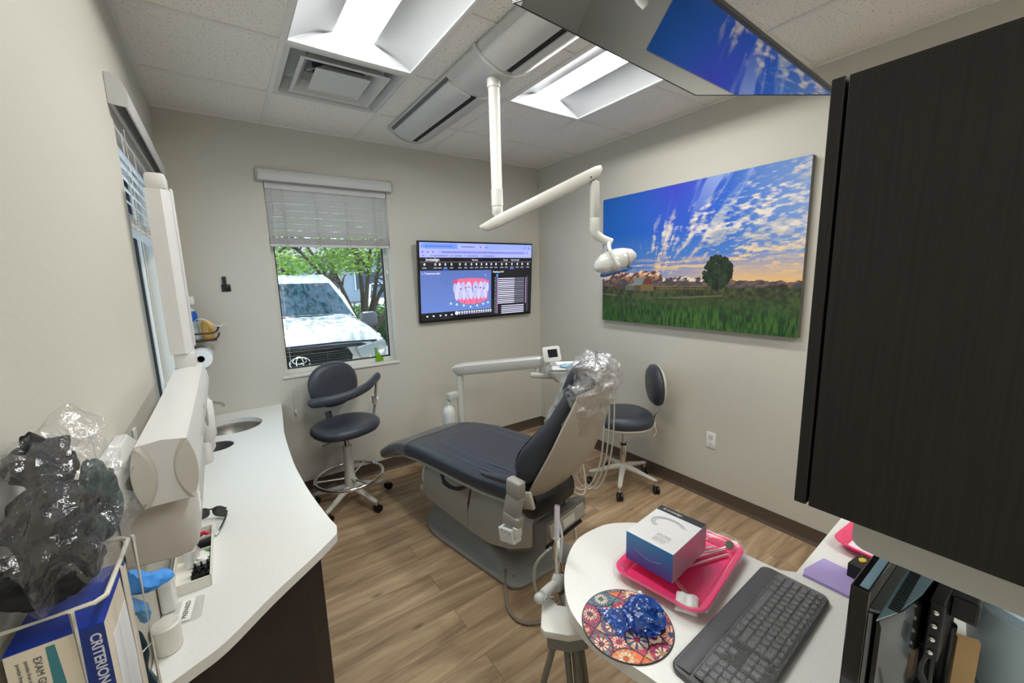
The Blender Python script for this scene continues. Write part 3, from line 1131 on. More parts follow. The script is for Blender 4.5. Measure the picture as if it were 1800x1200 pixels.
# ------------------------------------------------------------------ wall television with the treatment-planning screen
def tri_fill(img, poly, col):
    """fill a polygon (pixel coords, y up) into img"""
    h, w, _ = img.shape
    poly = np.array(poly, float)
    x0, x1 = int(max(0, poly[:, 0].min())), int(min(w, poly[:, 0].max() + 2))
    y0, y1 = int(max(0, poly[:, 1].min())), int(min(h, poly[:, 1].max() + 2))
    if x1 <= x0 or y1 <= y0:
        return
    X, Y = np.meshgrid(np.arange(x0, x1) + 0.5, np.arange(y0, y1) + 0.5)
    ins = np.zeros(X.shape, bool)
    n = len(poly)
    for i in range(n):
        xa, ya = poly[i]
        xb, yb = poly[(i + 1) % n]
        c = (ya > Y) != (yb > Y)
        with np.errstate(divide='ignore', invalid='ignore'):
            xx = (xb - xa) * (Y - ya) / (yb - ya + 1e-12) + xa
        ins ^= c & (X < xx)
    img[y0:y1, x0:x1][ins] = col

def ellipse(img, cx, cy, a, b, col, a0=0, a1=2 * PI, n=28):
    tri_fill(img, [(cx + a * math.cos(a0 + (a1 - a0) * i / n), cy + b * math.sin(a0 + (a1 - a0) * i / n)) for i in range(n + 1)], col)

def rct(img, x0, y0, x1, y1, col):
    h, w, _ = img.shape
    img[max(0, int(y0)):min(h, int(round(y1))), max(0, int(x0)):min(w, int(round(x1)))] = col

# plane of the television: top leans out from the wall
TVA, TVB, TVC, TVD = (Vector(p) for p in ((1.372, 3.300, 1.967), (2.592, 3.300, 1.967), (2.592, 3.352, 1.262), (1.372, 3.352, 1.262)))
ux = (TVB - TVA).normalized()
uy = (TVA - TVD).normalized()
TW, TH = (TVB - TVA).length, (TVA - TVD).length
MTV = frameM(TVD, ux, uy)
t = thing('wall_television', 'wall television showing a browser page with a 3D view of teeth', 'television', (1.98, 3.36, 1.26))
bm = NB()
box(bm, MTV @ Vector((TW / 2, TH / 2, -0.018)), (TW, TH, 0.034), MTV.to_3x3().to_4x4(), 0.004)
obj('casing', bm, BLACK, t, smooth=False)
bm = NB()
box2(bm, (1.75, 3.372, 1.42), (2.2, 3.392, 1.82), 0.003)
for s in (-0.18, 0.18):
    box2(bm, (1.98 + s - 0.02, 3.35, 1.45), (1.98 + s + 0.02, 3.374, 1.80))
obj('wall_mount', bm, BLACK, t, smooth=False)
nx, ny = 560, 316
img = np.zeros((ny, nx, 3))
img[:] = srgb(16, 17, 24)
def X(u): return u * nx
def Y(v): return (1 - v) * ny
SB1, SB2, BTX = srgb(150, 170, 246), srgb(172, 178, 250), srgb(96, 108, 190)
rct(img, 0, Y(0.185), nx, ny, SB2)
rct(img, 0, Y(0.075), nx, ny, SB1)
rct(img, X(.03), Y(.075), X(.30), Y(.01), srgb(110, 150, 240))
rct(img, X(.30), Y(.075), X(.535), Y(.015), SB2)
rct(img, X(.14), Y(.140), X(.94), Y(.095), srgb(160, 168, 246))
for (a, b, v) in ((.07, .26, .045), (.335, .45, .045), (.175, .90, .118)):
    for k in np.arange(a, b, 0.012):
        rct(img, X(k), Y(v + .006), X(k + .009), Y(v - .006), BTX)
for (a, b) in ((.02, .035), (.085, .10), (.11, .225), (.245, .26), (.275, .34), (.36, .37), (.385, .48), (.505, .515), (.53, .63)):
    for k in np.arange(a, b, 0.011):
        rct(img, X(k), Y(.169), X(min(b, k + .008)), Y(.157), BTX)
for (u, v) in ((.055, .045), (.50, .045), (.555, .05), (.93, .045), (.97, .048), (.02, .045), (.022, .118), (.065, .118), (.105, .118), (.915, .118), (.955, .118)):
    ellipse(img, X(u), Y(v), 3, 3, srgb(40, 70, 200))
rct(img, 0, Y(.242), nx, Y(.187), srgb(12, 12, 18))
rct(img, 0, Y(.345), nx, Y(.249), srgb(26, 27, 34))
rct(img, 0, Y(.249), nx, Y(.242), srgb(100, 98, 110))
# toolbar icons
WHT = srgb(235, 235, 245)
for u in (.035, .12, .155, .20, .25, .32, .37, .42, .465, .51, .555, .60, .645, .70, .745, .80, .855, .905, .965):
    ellipse(img, X(u), Y(.275), 4, 5, WHT)
    ellipse(img, X(u), Y(.275), 1.8, 2.5, srgb(26, 27, 34)) if int(u * 1000) % 2 == 0 else None
    rct(img, X(u) - 8, Y(.326), X(u) + 8, Y(.312), srgb(150, 150, 165))
rct(img, X(.18), Y(.345), X(.225), Y(.337), srgb(40, 90, 230))
rct(img, X(.78), Y(.345), X(.82), Y(.337), srgb(60, 120, 240))
# blue model view
VX1 = .60
yy, xx = np.mgrid[0:ny, 0:nx]
mask = (xx < X(VX1)) & (yy < Y(.355)) & (yy > Y(.905))
g = ((yy - Y(.905)) / (Y(.355) - Y(.905)))[..., None]
col = np.array(srgb(104, 132, 206)) * (1 - g) + np.array(srgb(92, 116, 184)) * g
img = np.where(mask[..., None], col, img)
# teeth model
tcx, tcy = .425, .64
GUM, GUM2 = srgb(232, 112, 150), srgb(205, 84, 120)
def P2(u, v): return (X(tcx + u), Y(tcy - v))
tri_fill(img, [P2(-.165, .155), P2(-.10, .175), (X(tcx), Y(tcy - .178)), P2(.10, .168), P2(.155, .135), P2(.15, .06), P2(-.16, .06)], GUM)
tri_fill(img, [P2(-.155, -.03), P2(.148, -.03), P2(.14, -.12), P2(.09, -.165), P2(0, -.185), P2(-.08, -.17), P2(-.145, -.11)], GUM)
tri_fill(img, [P2(-.165, .155), P2(-.13, .165), P2(-.12, .05), P2(-.155, .05)], GUM2)
TO1, TO2 = srgb(205, 205, 248), srgb(188, 190, 240)
ups = [-.148, -.118, -.078, -.030, .032, .080, .112, .138]
for k, u in enumerate(ups):
    wv = (.016, .021, .020, .026, .026, .020, .020, .014)[k]
    ellipse(img, *P2(u, .045), X(wv), .085 * ny * (0.8 if k in (0, 7) else 1), TO1 if k % 2 else TO2)
lows = [-.135, -.105, -.072, -.040, -.008, .026, .058, .090, .120]
for k, u in enumerate(lows):
    ellipse(img, *P2(u, -.045), X(.0165), .072 * ny, TO2 if k % 2 else TO1)
for u in (-.10, -.055, -.028, .032, .075, .105):
    ellipse(img, *P2(u, .065 - abs(u) * .3), X(.007), .010 * ny, srgb(150, 30, 70))
for k, u in enumerate((-.185, -.135, -.075, -.015, .045, .10, .145)):
    x, y = P2(u, -.22 + abs(u) * .35)
    s = 6.5
    x2, y2 = P2(u * .8, -.10)
    tri_fill(img, [(x - .7, y), (x + .7, y), (x2 + .7, y2), (x2 - .7, y2)], srgb(40, 40, 60))
    tri_fill(img, [(x - s, y), (x, y + s), (x + s, y), (x, y - s)], srgb(190, 225, 250))
tri_fill(img, [(X(.54), Y(.41)), (X(.552), Y(.43)), (X(.545), Y(.435))], WHT)
# playback bar
for u in (.04, .09, .145, .19, .24):
    rct(img, X(u), Y(.955), X(u + .014), Y(.938), WHT)
for k in range(14):
    u = .305 + k * .022
    rct(img, X(u), Y(.928), X(u + .015), Y(.910), WHT)
    rct(img, X(u), Y(.950), X(u + .015), Y(.933), srgb(170, 175, 215))
ellipse(img, X(.288), Y(.93), 8, 8, WHT)
# staging panel
rct(img, X(.605), Y(1), X(1), Y(.355), srgb(20, 21, 28))
for k in range(14):
    v = .475 + k * .0272
    rct(img, X(.665), Y(v + .012), X(.83), Y(v), srgb(222, 222, 248))
    rct(img, X(.83), Y(v + .012), X(.93), Y(v), srgb(130, 130, 150))
for k in range(5):
    v = .875 + k * .026
    rct(img, X(.70), Y(v + .011), X(.93), Y(v), srgb(222, 222, 248))
rct(img, X(.652), Y(.98), X(.662), Y(.45), srgb(150, 120, 170))
rct(img, X(.945), Y(.86), X(.952), Y(.47), srgb(190, 150, 200))
ellipse(img, X(.657), Y(.435), 6, 7, srgb(50, 150, 250))
for v in np.arange(.46, .97, .02):
    rct(img, X(.635), Y(v + .01), X(.642), Y(v), srgb(150, 150, 165))
    rct(img, X(.962), Y(v + .01), X(.968), Y(v), srgb(120, 120, 135))
scr = grid_plane('screen', TW - 0.024, TH - 0.034, nx, ny, MTV @ Matrix.Translation((0.012, 0.020, 0.0006)), img, paint_mat('screen_glow', 0.12, emit=0.52), t)
# lettering on the screen
SCT = mat('screen_text_glow', (0.02, 0.02, 0.02), 0.4, emit=(0.85, 0.86, 1.0), emit_strength=0.5)
bm = NB()
def st(s, u, v, size, bold=0.0):
    text_into(bm, s, size, MTV @ Matrix.Translation((0.012 + u * (TW - .024), 0.020 + (1 - v) * (TH - .034), 0.0014)), 0.0004, bold=bold)
st('invisalign', .045, .232, 0.036, 0.0006)
st('Review', .425, .228, 0.022)
st('Saved', .715, .228, 0.022)
st('Need help?', .79, .228, 0.022)
st('1. Treatment plan', .012, .402, 0.024, 0.0003)
st('Staging panel', .615, .392, 0.024, 0.0003)
obj('screen_text', bm, SCT, scr, smooth=False)

# ------------------------------------------------------------------ big landscape canvas on the right wall
px, pz0, pz1, py0, py1 = XR - 0.045, 1.250, 2.262, 2.464, 0.960
PW, PH = py0 - py1, pz1 - pz0
nx, ny = 450, 300
u = (np.arange(nx) + .5)[None, :] / nx * np.ones((ny, 1))
v = 1 - (np.arange(ny) + .5)[:, None] / ny * np.ones((1, nx))     # v = 0 at the top
def mixc(a, b, k):
    return a * (1 - k[..., None]) + b * k[..., None]
C = lambda *q: np.array(srgb(*q))
sky = mixc(C(30, 96, 190), C(60, 66, 190), np.clip(1 - abs(u - .45) * 3.0, 0, 1) * np.clip(1 - v * 2.2, 0, 1))
sky = mixc(sky, C(24, 92, 176), np.clip(1 - u * 2.5, 0, 1) * .7)
sky = mixc(sky, C(120, 160, 200), np.clip((v - .30) / .38, 0, 1) * .55)
sky = mixc(sky, C(130, 160, 205), np.clip((u - .7) / .3, 0, 1) * .7)
warm = np.clip((v - .50) / .16, 0, 1) * np.clip((u - .25) / .5, 0, 1)
sky = mixc(sky, C(240, 190, 110), warm * .85)
# clouds radiating up from a point near the horizon on the left
cx0, cy0 = .30, .95
ang = np.arctan2(cy0 - v, u - cx0)
rad = np.hypot((u - cx0) * 1.5, cy0 - v)
streak = fbm(ang * 26 + 3, rad * 7.5, 5, 5)
puff = fbm(u * 36 + v * 10, v * 62, 9, 4)
env = np.clip(1.0 - np.abs((v - .40) + (u - .45) * .38) / .26, 0, 1) * np.clip((u - .20) / .22, 0, 1)
env = np.maximum(env, np.clip((u - .58) / .2, 0, 1) * np.clip(1 - abs(v - .36) / .32, 0, 1) * 1.15)
cl = np.clip(((0.65 - .4 * np.clip((u - .5) / .3, 0, 1)) * streak + (0.35 + .4 * np.clip((u - .5) / .3, 0, 1)) * puff - .565 + env * .17) / .19, 0, 1) * np.clip(env * 2.4, 0, 1)
wis = np.clip((fbm(ang * 22, rad * 2.0, 21, 4) - .56) / .12, 0, 1) * np.clip((u - .35) / .3, 0, 1) * np.clip(1 - v / .35, 0, 1) * .55
ccol = mixc(C(226, 214, 196), C(238, 200, 130), np.clip((v - .36) / .2, 0, 1))
ccol = mixc(ccol, C(128, 148, 172), np.clip((fbm(u * 9, v * 22, 33, 4) - .48) / .2, 0, 1) * .75 * np.clip((u - .35) / .2, 0, 1))
pic = mixc(sky, ccol, cl * .92)
pic = mixc(pic, C(170, 190, 225), wis)
# low band clouds
band = np.clip((fbm(u * 7, v * 60, 41, 4) - .50) / .1, 0, 1) * np.clip(1 - abs(v - .555) / .06, 0, 1) * np.clip((u - .15) / .1, 0, 1)
pic = mixc(pic, C(244, 204, 130), band * .8)
# mountains
ridge = .660 - .040 * fbm(u * 12, u * 0, 51, 5) - .055 * np.exp(-((u - .27) / .05) ** 2) - .045 * np.exp(-((u - .355) / .04) ** 2) - .045 * np.exp(-((u - .13) / .09) ** 2) + np.clip(u - .62, 0, 1) * .12
ridge -= .02 * (fbm(u * 40, u * 0, 57, 3) - .5)
mt = fbm(u * 50, v * 60 + u * 30, 61, 4)
mcol = mixc(C(70, 66, 74), C(120, 96, 84), np.clip((mt - .4) / .3, 0, 1))
lit = np.clip((.665 - v) / .04, 0, 1) * np.clip((mt - .42) / .1, 0, 1) * (u < .45)
mcol = mixc(mcol, C(226, 150, 96), lit)
snow = (mt > .56) & (v < ridge + .03) & (u < .62)
mcol = np.where(snow[..., None], C(226, 206, 190), mcol)
pic = np.where(((v > ridge) & (v < .73))[..., None], mcol, pic)
# land
gv = np.clip((v - .72) / .28, 0, 1)
gr = fbm(u * 60, v * 40, 71, 4)
gr2 = fbm(u * 6, v * 9, 77, 4)
blade = fbm(u * 150, v * 22, 81, 3)
land = mixc(C(44, 52, 32), C(78, 86, 54), np.clip((gr - .35) / .3, 0, 1))
land = mixc(land, C(46, 86, 36), np.clip(gv * 1.8 - .2, 0, 1) * .85)
land = mixc(land, C(84, 122, 48), np.clip((blade - .5) / .15, 0, 1) * np.clip(gv * 2 - .5, 0, 1) * (1 - abs(u - .6)) * .6)
land = mixc(land, C(20, 42, 22), np.clip((.48 - blade) / .15, 0, 1) * np.clip(gv * 2 - .4, 0, 1) * .7)
track = np.clip(1 - abs(v - .775 - .02 * np.sin(u * 5)) / .009, 0, 1) * np.clip(gr2 * 2 - .5, 0, 1) * (u < .7)
land = mixc(land, C(160, 140, 104), track * .7)
land = mixc(land, C(48, 50, 34), np.clip(gr2 * 2.2 - 1.1, 0, 1) * np.clip(1 - gv * 1.6, 0, 1))
pic = np.where((v > .705)[..., None], mixc(pic, land, np.clip((v - .705) / .012, 0, 1)), pic)
pic = pic.copy()
def pp(a, b): return (a * nx, (1 - b) * ny)
# barn
tri_fill(pic, [pp(.165, .74), pp(.165, .705), pp(.225, .690), pp(.225, .74)], C(96, 100, 92))
tri_fill(pic, [pp(.215, .695), pp(.225, .645), pp(.305, .632), pp(.30, .695)], C(128, 134, 134))
tri_fill(pic, [pp(.275, .695), pp(.285, .655), pp(.307, .630), pp(.328, .655), pp(.335, .695)], C(104, 62, 42))
tri_fill(pic, [pp(.165, .705), pp(.215, .685), pp(.275, .685), pp(.265, .700)], C(134, 136, 128))
tri_fill(pic, [pp(.265, .742), pp(.265, .695), pp(.345, .695), pp(.345, .742)], C(120, 98, 66))
tri_fill(pic, [pp(.225, .742), pp(.225, .702), pp(.265, .700), pp(.265, .742)], C(94, 80, 58))
tri_fill(pic, [pp(.08, .725), pp(.11, .69), pp(.15, .725)], C(90, 66, 50))
for k in range(16):
    a = .36 + k * .018
    tri_fill(pic, [pp(a, .745), pp(a, .700), pp(a + .0045, .700), pp(a + .0045, .745)], C(84, 70, 46))
for b in (.708, .724):
    tri_fill(pic, [pp(.36, b + .004), pp(.36, b), pp(.62, b - .002), pp(.62, b + .003)], C(136, 116, 74))
# tree
rt = random.Random(5)
for k in range(330):
    a, r = rt.uniform(0, 2 * PI), rt.uniform(0, 1) ** .5
    x, y = .672 + .062 * r * math.cos(a), .615 + .105 * r * math.sin(a)
    s = rt.uniform(.004, .012)
    ellipse(pic, *pp(x, y), s * nx, s * 1.1 * nx, C(*((34, 50, 30), (46, 62, 36), (26, 38, 26))[k % 3]), n=8)
tri_fill(pic, [pp(.665, .735), pp(.668, .66), pp(.678, .66), pp(.68, .735)], C(30, 30, 22))
ellipse(pic, *pp(.935, .705), .018 * nx, .014 * ny, C(50, 50, 36))
rct(pic, .88 * nx, (1 - .715) * ny, .92 * nx, (1 - .70) * ny, C(60, 56, 42))

t = thing('landscape_canvas', 'large canvas print of a barn, a tree and mountains under streaked clouds', 'picture', (XR - 0.02, 1.71, pz0))
CANV = paint_mat('canvas_print', 0.42, spec=0.35)
# wall-parallel plane: left end is at the larger y
M = frameM((px - 0.0006, py0, pz0), (0, -1, 0), (0, 0, 1))
grid_plane('canvas_print', PW, PH, nx, ny, M, pic, CANV, t)
bm = NB()
box2(bm, (px, py1, pz0), (XR - 0.003, py0, pz1), 0.002)
obj('stretcher_frame', bm, mat('canvas_edge', srgb(96, 92, 84), 0.7, noise_scale=6, noise_amt=0.35), t, smooth=False)

# ------------------------------------------------------------------ outlet on the right wall
t = thing('wall_outlet', 'white duplex power outlet low on the right wall', 'outlet', (XR, 1.46, 0.45))
bm = NB()
prism(bm, rrect(0.072, 0.117, 0.006), 0, 0.006, frameM((XR, 1.459, 0.449), (0, -1, 0), (0, 0, 1)), 0.002)
obj('cover_plate', bm, WHITE, t)
for s in (-1, 1):
    bm = NB()
    Mo = frameM((XR - 0.006, 1.459, 0.449 + s * 0.0265), (0, -1, 0), (0, 0, 1))
    prism(bm, rrect(0.034, 0.029, 0.01), 0, 0.0025, Mo)
    r = obj('receptacle', bm, WHITE, t)
    bm = NB()
    for (a, b, w, h) in ((-0.007, 0.003, 0.002, 0.009), (0.007, 0.003, 0.002, 0.007), (0, -0.008, 0.004, 0.004)):
        box(bm, Mo @ Vector((a, b, 0.0026)), (0.001, w, h))
    obj('slots', bm, BLACK, r, smooth=False)

# black clip hook on the back wall
t = thing('wall_hook', 'small black clip hook stuck on the back wall left of the window', 'hook', (0.014, YB, 1.6))
bm = NB()
box(bm, (0.016, YB - 0.005, 1.622), (0.052, 0.008, 0.048), None, 0.003)
obj('base_plate', bm, BLACK, t)
bm = NB()
box(bm, (0.010, YB - 0.013, 1.668), (0.022, 0.008, 0.062), Matrix.Rotation(0.12, 4, 'X'), 0.003)
obj('clip', bm, DGRAY, t)

# ------------------------------------------------------------------ ceiling television above the camera, screen facing down
A, B, Cc = Vector((0.791, 1.085, 2.446)), Vector((1.752, 1.081, 2.396)), Vector((1.768, 0.567, 2.215))
ax = (B - A).normalized()
ay = (Cc - B)
ay = (ay - ax * ay.dot(ax)).normalized()
w_, h_ = (B - A).length, 0.546
nrm = ax.cross(ay).normalized()
if nrm.z > 0:
    sgn = -1
else:
    sgn = 1
Mt = frameM(A, ax, ay, nrm * sgn)       # z axis points out of the screen, downwards
t = thing('ceiling_television', 'glossy dark television mounted under the ceiling, its screen facing down', 'television', (1.27, 0.83, 2.72))
def tvbox(bm, a, b, bev=0.0):
    c = [(a[i] + b[i]) / 2 for i in range(3)]
    box(bm, Mt @ Vector(c), [abs(b[i] - a[i]) for i in range(3)], Mt.to_3x3().to_4x4(), bev)
bm = NB()
tvbox(bm, (0, 0, -0.012), (w_, h_, -0.0015), 0.002)
tvbox(bm, (0.10, 0.04, -0.045), (w_ - 0.10, h_ - 0.10, -0.0125), 0.01)
obj('casing', bm, mat('tv_grey_black', srgb(44, 44, 46), 0.4), t, smooth=False)
bm = NB()
tvbox(bm, (0.006, 0.006, -0.0014), (w_ - 0.006, h_ - 0.009, -0.0002))
obj('screen', bm, mat('dark_screen_glass', (0.012, 0.012, 0.013), 0.03, spec=1.0, coat=1.0), t, smooth=False)
bm = NB()
for a, b in (((0, 0, -0.0014), (w_, 0.006, 0.0008)), ((0, h_ - 0.009, -0.0014), (w_, h_, 0.0008)), ((0, 0.006, -0.0014), (0.006, h_ - 0.009, 0.0008)), ((w_ - 0.006, 0.006, -0.0014), (w_, h_ - 0.009, 0.0008))):
    tvbox(bm, a, b)
obj('bezel', bm, BLACK, t, smooth=False)
bm = NB()
cmid = Mt @ Vector((w_ / 2, h_ / 2, -0.045))
cyl(bm, (cmid.x, cmid.y, cmid.z), (cmid.x, cmid.y, 2.715), 0.022)
cyl(bm, (cmid.x, cmid.y, 2.70), (cmid.x, cmid.y, 2.716), 0.075)
obj('ceiling_mount', bm, DGRAY, t)

# ------------------------------------------------------------------ ceiling lamp track with pole, arm and operatory lamp
TRK = mat('track_white_enamel', srgb(196, 197, 195), 0.3, coat=0.2)
TX0, TX1 = 1.085, 1.425
tc = (TX0 + TX1) / 2
hw = (TX1 - TX0) / 2
TRZ = ZC - 0.009
def lens_prof(y, a, drop, lip=0.0, n=20, z0=TRZ):
    pts = []
    for i in range(n + 1):
        s = -1 + 2 * i / n
        pts.append(Vector((tc + s * a, y, z0 - 0.012 - drop * (1 - abs(s) ** 2.2))))
    return [Vector((tc - a, y, z0))] + pts + [Vector((tc + a, y, z0))]
t = thing('lamp_track', 'long white ceiling track with a rounded underside carrying the lamp pole', 'lamp track', (tc, 2.0, TRZ))
bm = NB()
rings(bm, [lens_prof(3.00, hw, 0.060), lens_prof(2.985, hw, 0.066), lens_prof(0.55, hw, 0.066)])
tr = obj('rail_body', bm, TRK, t, angle=50)
bm = NB()
rings(bm, [lens_prof(3.02, hw + 0.004, 0.068), lens_prof(3.0, hw + 0.006, 0.072)])
obj('end_cap', bm, TRK, t, angle=50)
def track_strip(y0, y1, xa, xb, off, name, m):
    bm = NB()
    def zz(x, o):
        s = (x - tc) / hw
        return TRZ - 0.012 - 0.066 * (1 - abs(s) ** 2.2) - o
    n = 18
    rs = []
    for y in (y0, y1):
        top = [Vector((xa + (xb - xa) * i / n, y, zz(xa + (xb - xa) * i / n, off))) for i in range(n + 1)]
        bot = [Vector((p.x, y, p.z + off + 0.004)) for p in top[::-1]]
        rs.append(top + bot)
    rings(bm, rs)
    return obj(name, bm, m, t, angle=50)
BSL = mat('track_slot_black', srgb(10, 10, 11), 0.7)
track_strip(2.965, 2.10, tc - 0.150, tc - 0.022, 0.009, 'cover_panel', TRK)
track_strip(2.965, 2.10, tc - 0.022, tc + 0.016, 0.003, 'slot', BSL)
track_strip(2.965, 2.10, tc + 0.016, tc + 0.150, 0.008, 'cover_panel', TRK)
track_strip(2.965, 2.10, tc - 0.166, tc - 0.152, 0.003, 'slot', mat('slot_shadow_grey', srgb(90, 92, 92), 0.5))
# second section with its rim
bm = NB()
rings(bm, [lens_prof(1.79, hw + 0.010, 0.082), lens_prof(1.775, hw + 0.012, 0.085), lens_prof(1.770, hw + 0.004, 0.070)], cap=False)
obj('section_rim', bm, TRK, t, angle=50)
def strip2(xa, xb, off, name, m):
    track_strip(1.765, 0.56, xa, xb, off, name, m)
strip2(tc - 0.150, tc - 0.022, 0.010, 'cover_panel', TRK)
strip2(tc - 0.022, tc + 0.016, 0.003, 'slot', BSL)
strip2(tc + 0.016, tc + 0.158, 0.009, 'cover_panel', TRK)

LAMPW = mat('lamp_white_enamel', srgb(212, 211, 203), 0.3, coat=0.25)
pb = Vector((1.243, 1.880, 0))
t = thing('dental_lamp', 'white dental lamp on a swing arm hanging from the ceiling pole', 'lamp', (pb.x, pb.y, 2.64))
bm = NB()
lathe(bm, [(0.034, 2.640), (0.034, 2.60), (0.0290, 2.598), (0.0290, 2.10), (0.0300, 2.098), (0.0305, 2.02), (0.028, 2.018), (0.0295, 2.015), (0.0295, 1.985), (0.022, 1.972), (0.016, 1.97), (0.016, 1.935)], (pb.x, pb.y, 0))
obj('pole', bm, LAMPW, t)
bm = NB()
lathe(bm, [(0.0312, 2.02), (0.0312, 2.105)], (pb.x, pb.y, 0))
obj('pole_collar', bm, WHITE, t)
# arm: from left low end to right high end
a0, a1 = Vector((1.165, 1.925, 1.900)), Vector((1.700, 1.562, 2.190))
d = (a1 - a0).normalized()
side = d.cross(Vector((0, 0, 1))).normalized()
upv = side.cross(d).normalized()
bm = NB()
def armring(p, w, h, top=0.0):
    return [p + side * (x * w) + upv * (y * h + top) for x, y in ((-1, -.55), (-.75, -1), (.75, -1), (1, -.55), (1, .55), (.8, 1), (-.8, 1), (-1, .55))]
L_ = (a1 - a0).length
rings(bm, [armring(a0, .012, .010, 0.012), armring(a0 + d * 0.03, .027, .022), armring(a0 + d * .1, .030, .028), armring(a1 - d * .1, .030, .030), armring(a1 - d * .03, .029, .026, 0.003), armring(a1, .016, .012, 0.01)])
obj('swing_arm', bm, LAMPW, t, angle=35)
bm = NB()
for p in (a0 + d * .075, a1 - d * .075):
    cyl(bm, p - side * 0.0315 - upv * 0.012, p + side * 0.0315 - upv * 0.012, 0.004)
obj('arm_screw', bm, CHROME, t)
# drop tube with bend
jt = a1 - d * 0.045 - upv * 0.02
j0 = Vector((1.668, 1.583, 2.135))
bm = NB()
cyl(bm, j0 + Vector((0, 0, 0.035)), j0 + Vector((0, 0, -0.01)), 0.013)
lathe(bm, [(0.018, 0.0), (0.024, -0.006), (0.0255, -0.03), (0.026, -0.185), (0.0245, -0.188), (0.0255, -0.19), (0.026, -0.245), (0.024, -0.26)], j0)
obj('drop_tube', bm, LAMPW, t)
b0 = j0 + Vector((0, 0, -0.235))
b1 = b0 + Vector((0.075, -0.055, -0.085))
bm = NB()
tube(bm, [b0, b0 + Vector((0.006, -0.004, -0.035)), b0 + Vector((0.035, -0.026, -0.065)), b1], lambda f: 0.025 - 0.003 * f, 16, 5)
obj('elbow', bm, LAMPW, t)
# yoke and head
hc = Vector((1.757, 1.516, 1.716))
hd = Vector((0.78, -0.56, 0.22)).normalized()    # long direction of the head
hs = hd.cross(Vector((0, 0, 1))).normalized()
hu = hs.cross(hd).normalized()
bm = NB()
for s in (-1, 1):
    tube(bm, [b1 - Vector((0.012, -0.009, -0.012)), (b1 + hc) / 2 + hs * s * 0.062 - hd * 0.03 + hu * 0.012, hc + hs * s * 0.080 - hu * 0.022 - hd * 0.008], 0.0105, 12, 8)
    cyl(bm, hc + hs * s * 0.055 - hu * 0.02 - hd * 0.005, hc + hs * s * 0.082 - hu * 0.02 - hd * 0.005, 0.014)
obj('yoke', bm, LAMPW, t)
bm = NB()
rs = []
for f, w, h, lift in ((-1, .012, .01, -.01), (-.9, .045, .028, -.005), (-.6, .064, .052, 0), (-.1, .072, .062, .004), (.4, .066, .055, .006), (.8, .048, .036, .008), (.97, .022, .014, .006), (1, .008, .006, .004)):
    rs.append(ring(hc + hd * f * 0.118 + hu * lift, hs, hu, w, h, 2.3, 28))
rings(bm, rs)
hh = obj('lamp_head', bm, mat('lamp_head_white', srgb(218, 218, 214), 0.18, coat=0.6), t, angle=60)
bm = NB()
box(bm, hc + hu * 0.052 + hd * 0.0, (0.09, 0.03, 0.012), frameM((0, 0, 0), hd, hs).to_3x3().to_4x4(), 0.004)
obj('top_vent', bm, mat('lamp_vent_grey', srgb(170, 170, 168), 0.4), hh)
bm = NB()
rings(bm, [ring(hc - hu * 0.030 - hd * 0.01, hd, hs, 0.082, 0.052, 2.6, 24), ring(hc - hu * 0.056 - hd * 0.012, hd, hs, 0.070, 0.044, 2.6, 24)])
obj('lens', bm, mat('lamp_lens', srgb(120, 150, 185), 0.08, coat=1.0), hh)
bm = NB()
for s in (-1, 1):
    lathe(bm, [(0.026, 0.0), (0.026, 0.010), (0.020, 0.014), (0.006, 0.015)], hc + hs * s * 0.062 - hu * 0.022 - hd * 0.008, hs * s, 20)
obj('pivot_cap', bm, mat('lamp_vent_grey', srgb(170, 170, 168), 0.4), hh)
bm = NB()
rings(bm, [ring(hc + hd * f * 0.118 + hu * 0.002, hs, hu, w, h, 2.3, 28) for f, w, h in ((0.50, .0645, .0545), (0.53, .0635, .0535))])
obj('shell_seam', bm, mat('lamp_vent_grey', srgb(170, 170, 168), 0.4), hh)
# blue barrier film wrapped on the handle
bm = NB()
for k in range(3):
    q = hc - hu * 0.058 + hd * (-0.055 + k * 0.05)
    blob(bm, q, (0.036, 0.012, 0.011), 3, 0.35, 3.2, 3 + k, True, frameM((0, 0, 0), hd, hs).to_3x3().to_4x4())
blob(bm, hc + hu * 0.058 + hd * 0.03, (0.022, 0.012, 0.006), 3, 0.4, 3, 9, True)
obj('barrier_film', bm, mat('blue_barrier_film', srgb(60, 130, 220), 0.15, coat=0.6, noise_scale=60, noise_amt=0.3), t)
# ------------------------------------------------------------------ dental chair (local frame: +y towards the feet)
CO = Vector((1.30, 1.585, 0))
CA = math.atan2(0.195, 0.981)
t = thing('dental_chair', 'reclining dental chair in dark blue-grey vinyl in the middle of the room', 'dental chair', CO, CA, world=False)
BEIGE = mat('chair_beige_shell', srgb(184, 177, 164), 0.42)
CGREY = mat('chair_base_grey', srgb(140, 139, 135), 0.42)
CGRY2 = mat('chair_mid_grey', srgb(170, 166, 155), 0.4)
V3 = Vector
# base plate
bm = NB()
poly = [(-0.225, 0.10), (-0.215, 0.05), (-0.18, 0.02), (0.17, -0.045), (0.235, -0.03), (0.262, 0.02), (0.30, 0.75), (0.27, 0.90), (0.18, 0.985), (-0.06, 0.985), (-0.15, 0.93), (-0.21, 0.82), (-0.225, 0.70)]
prism(bm, poly, 0.0, 0.026, None, 0.008)
obj('base_plate', bm, CGREY, t, angle=50)
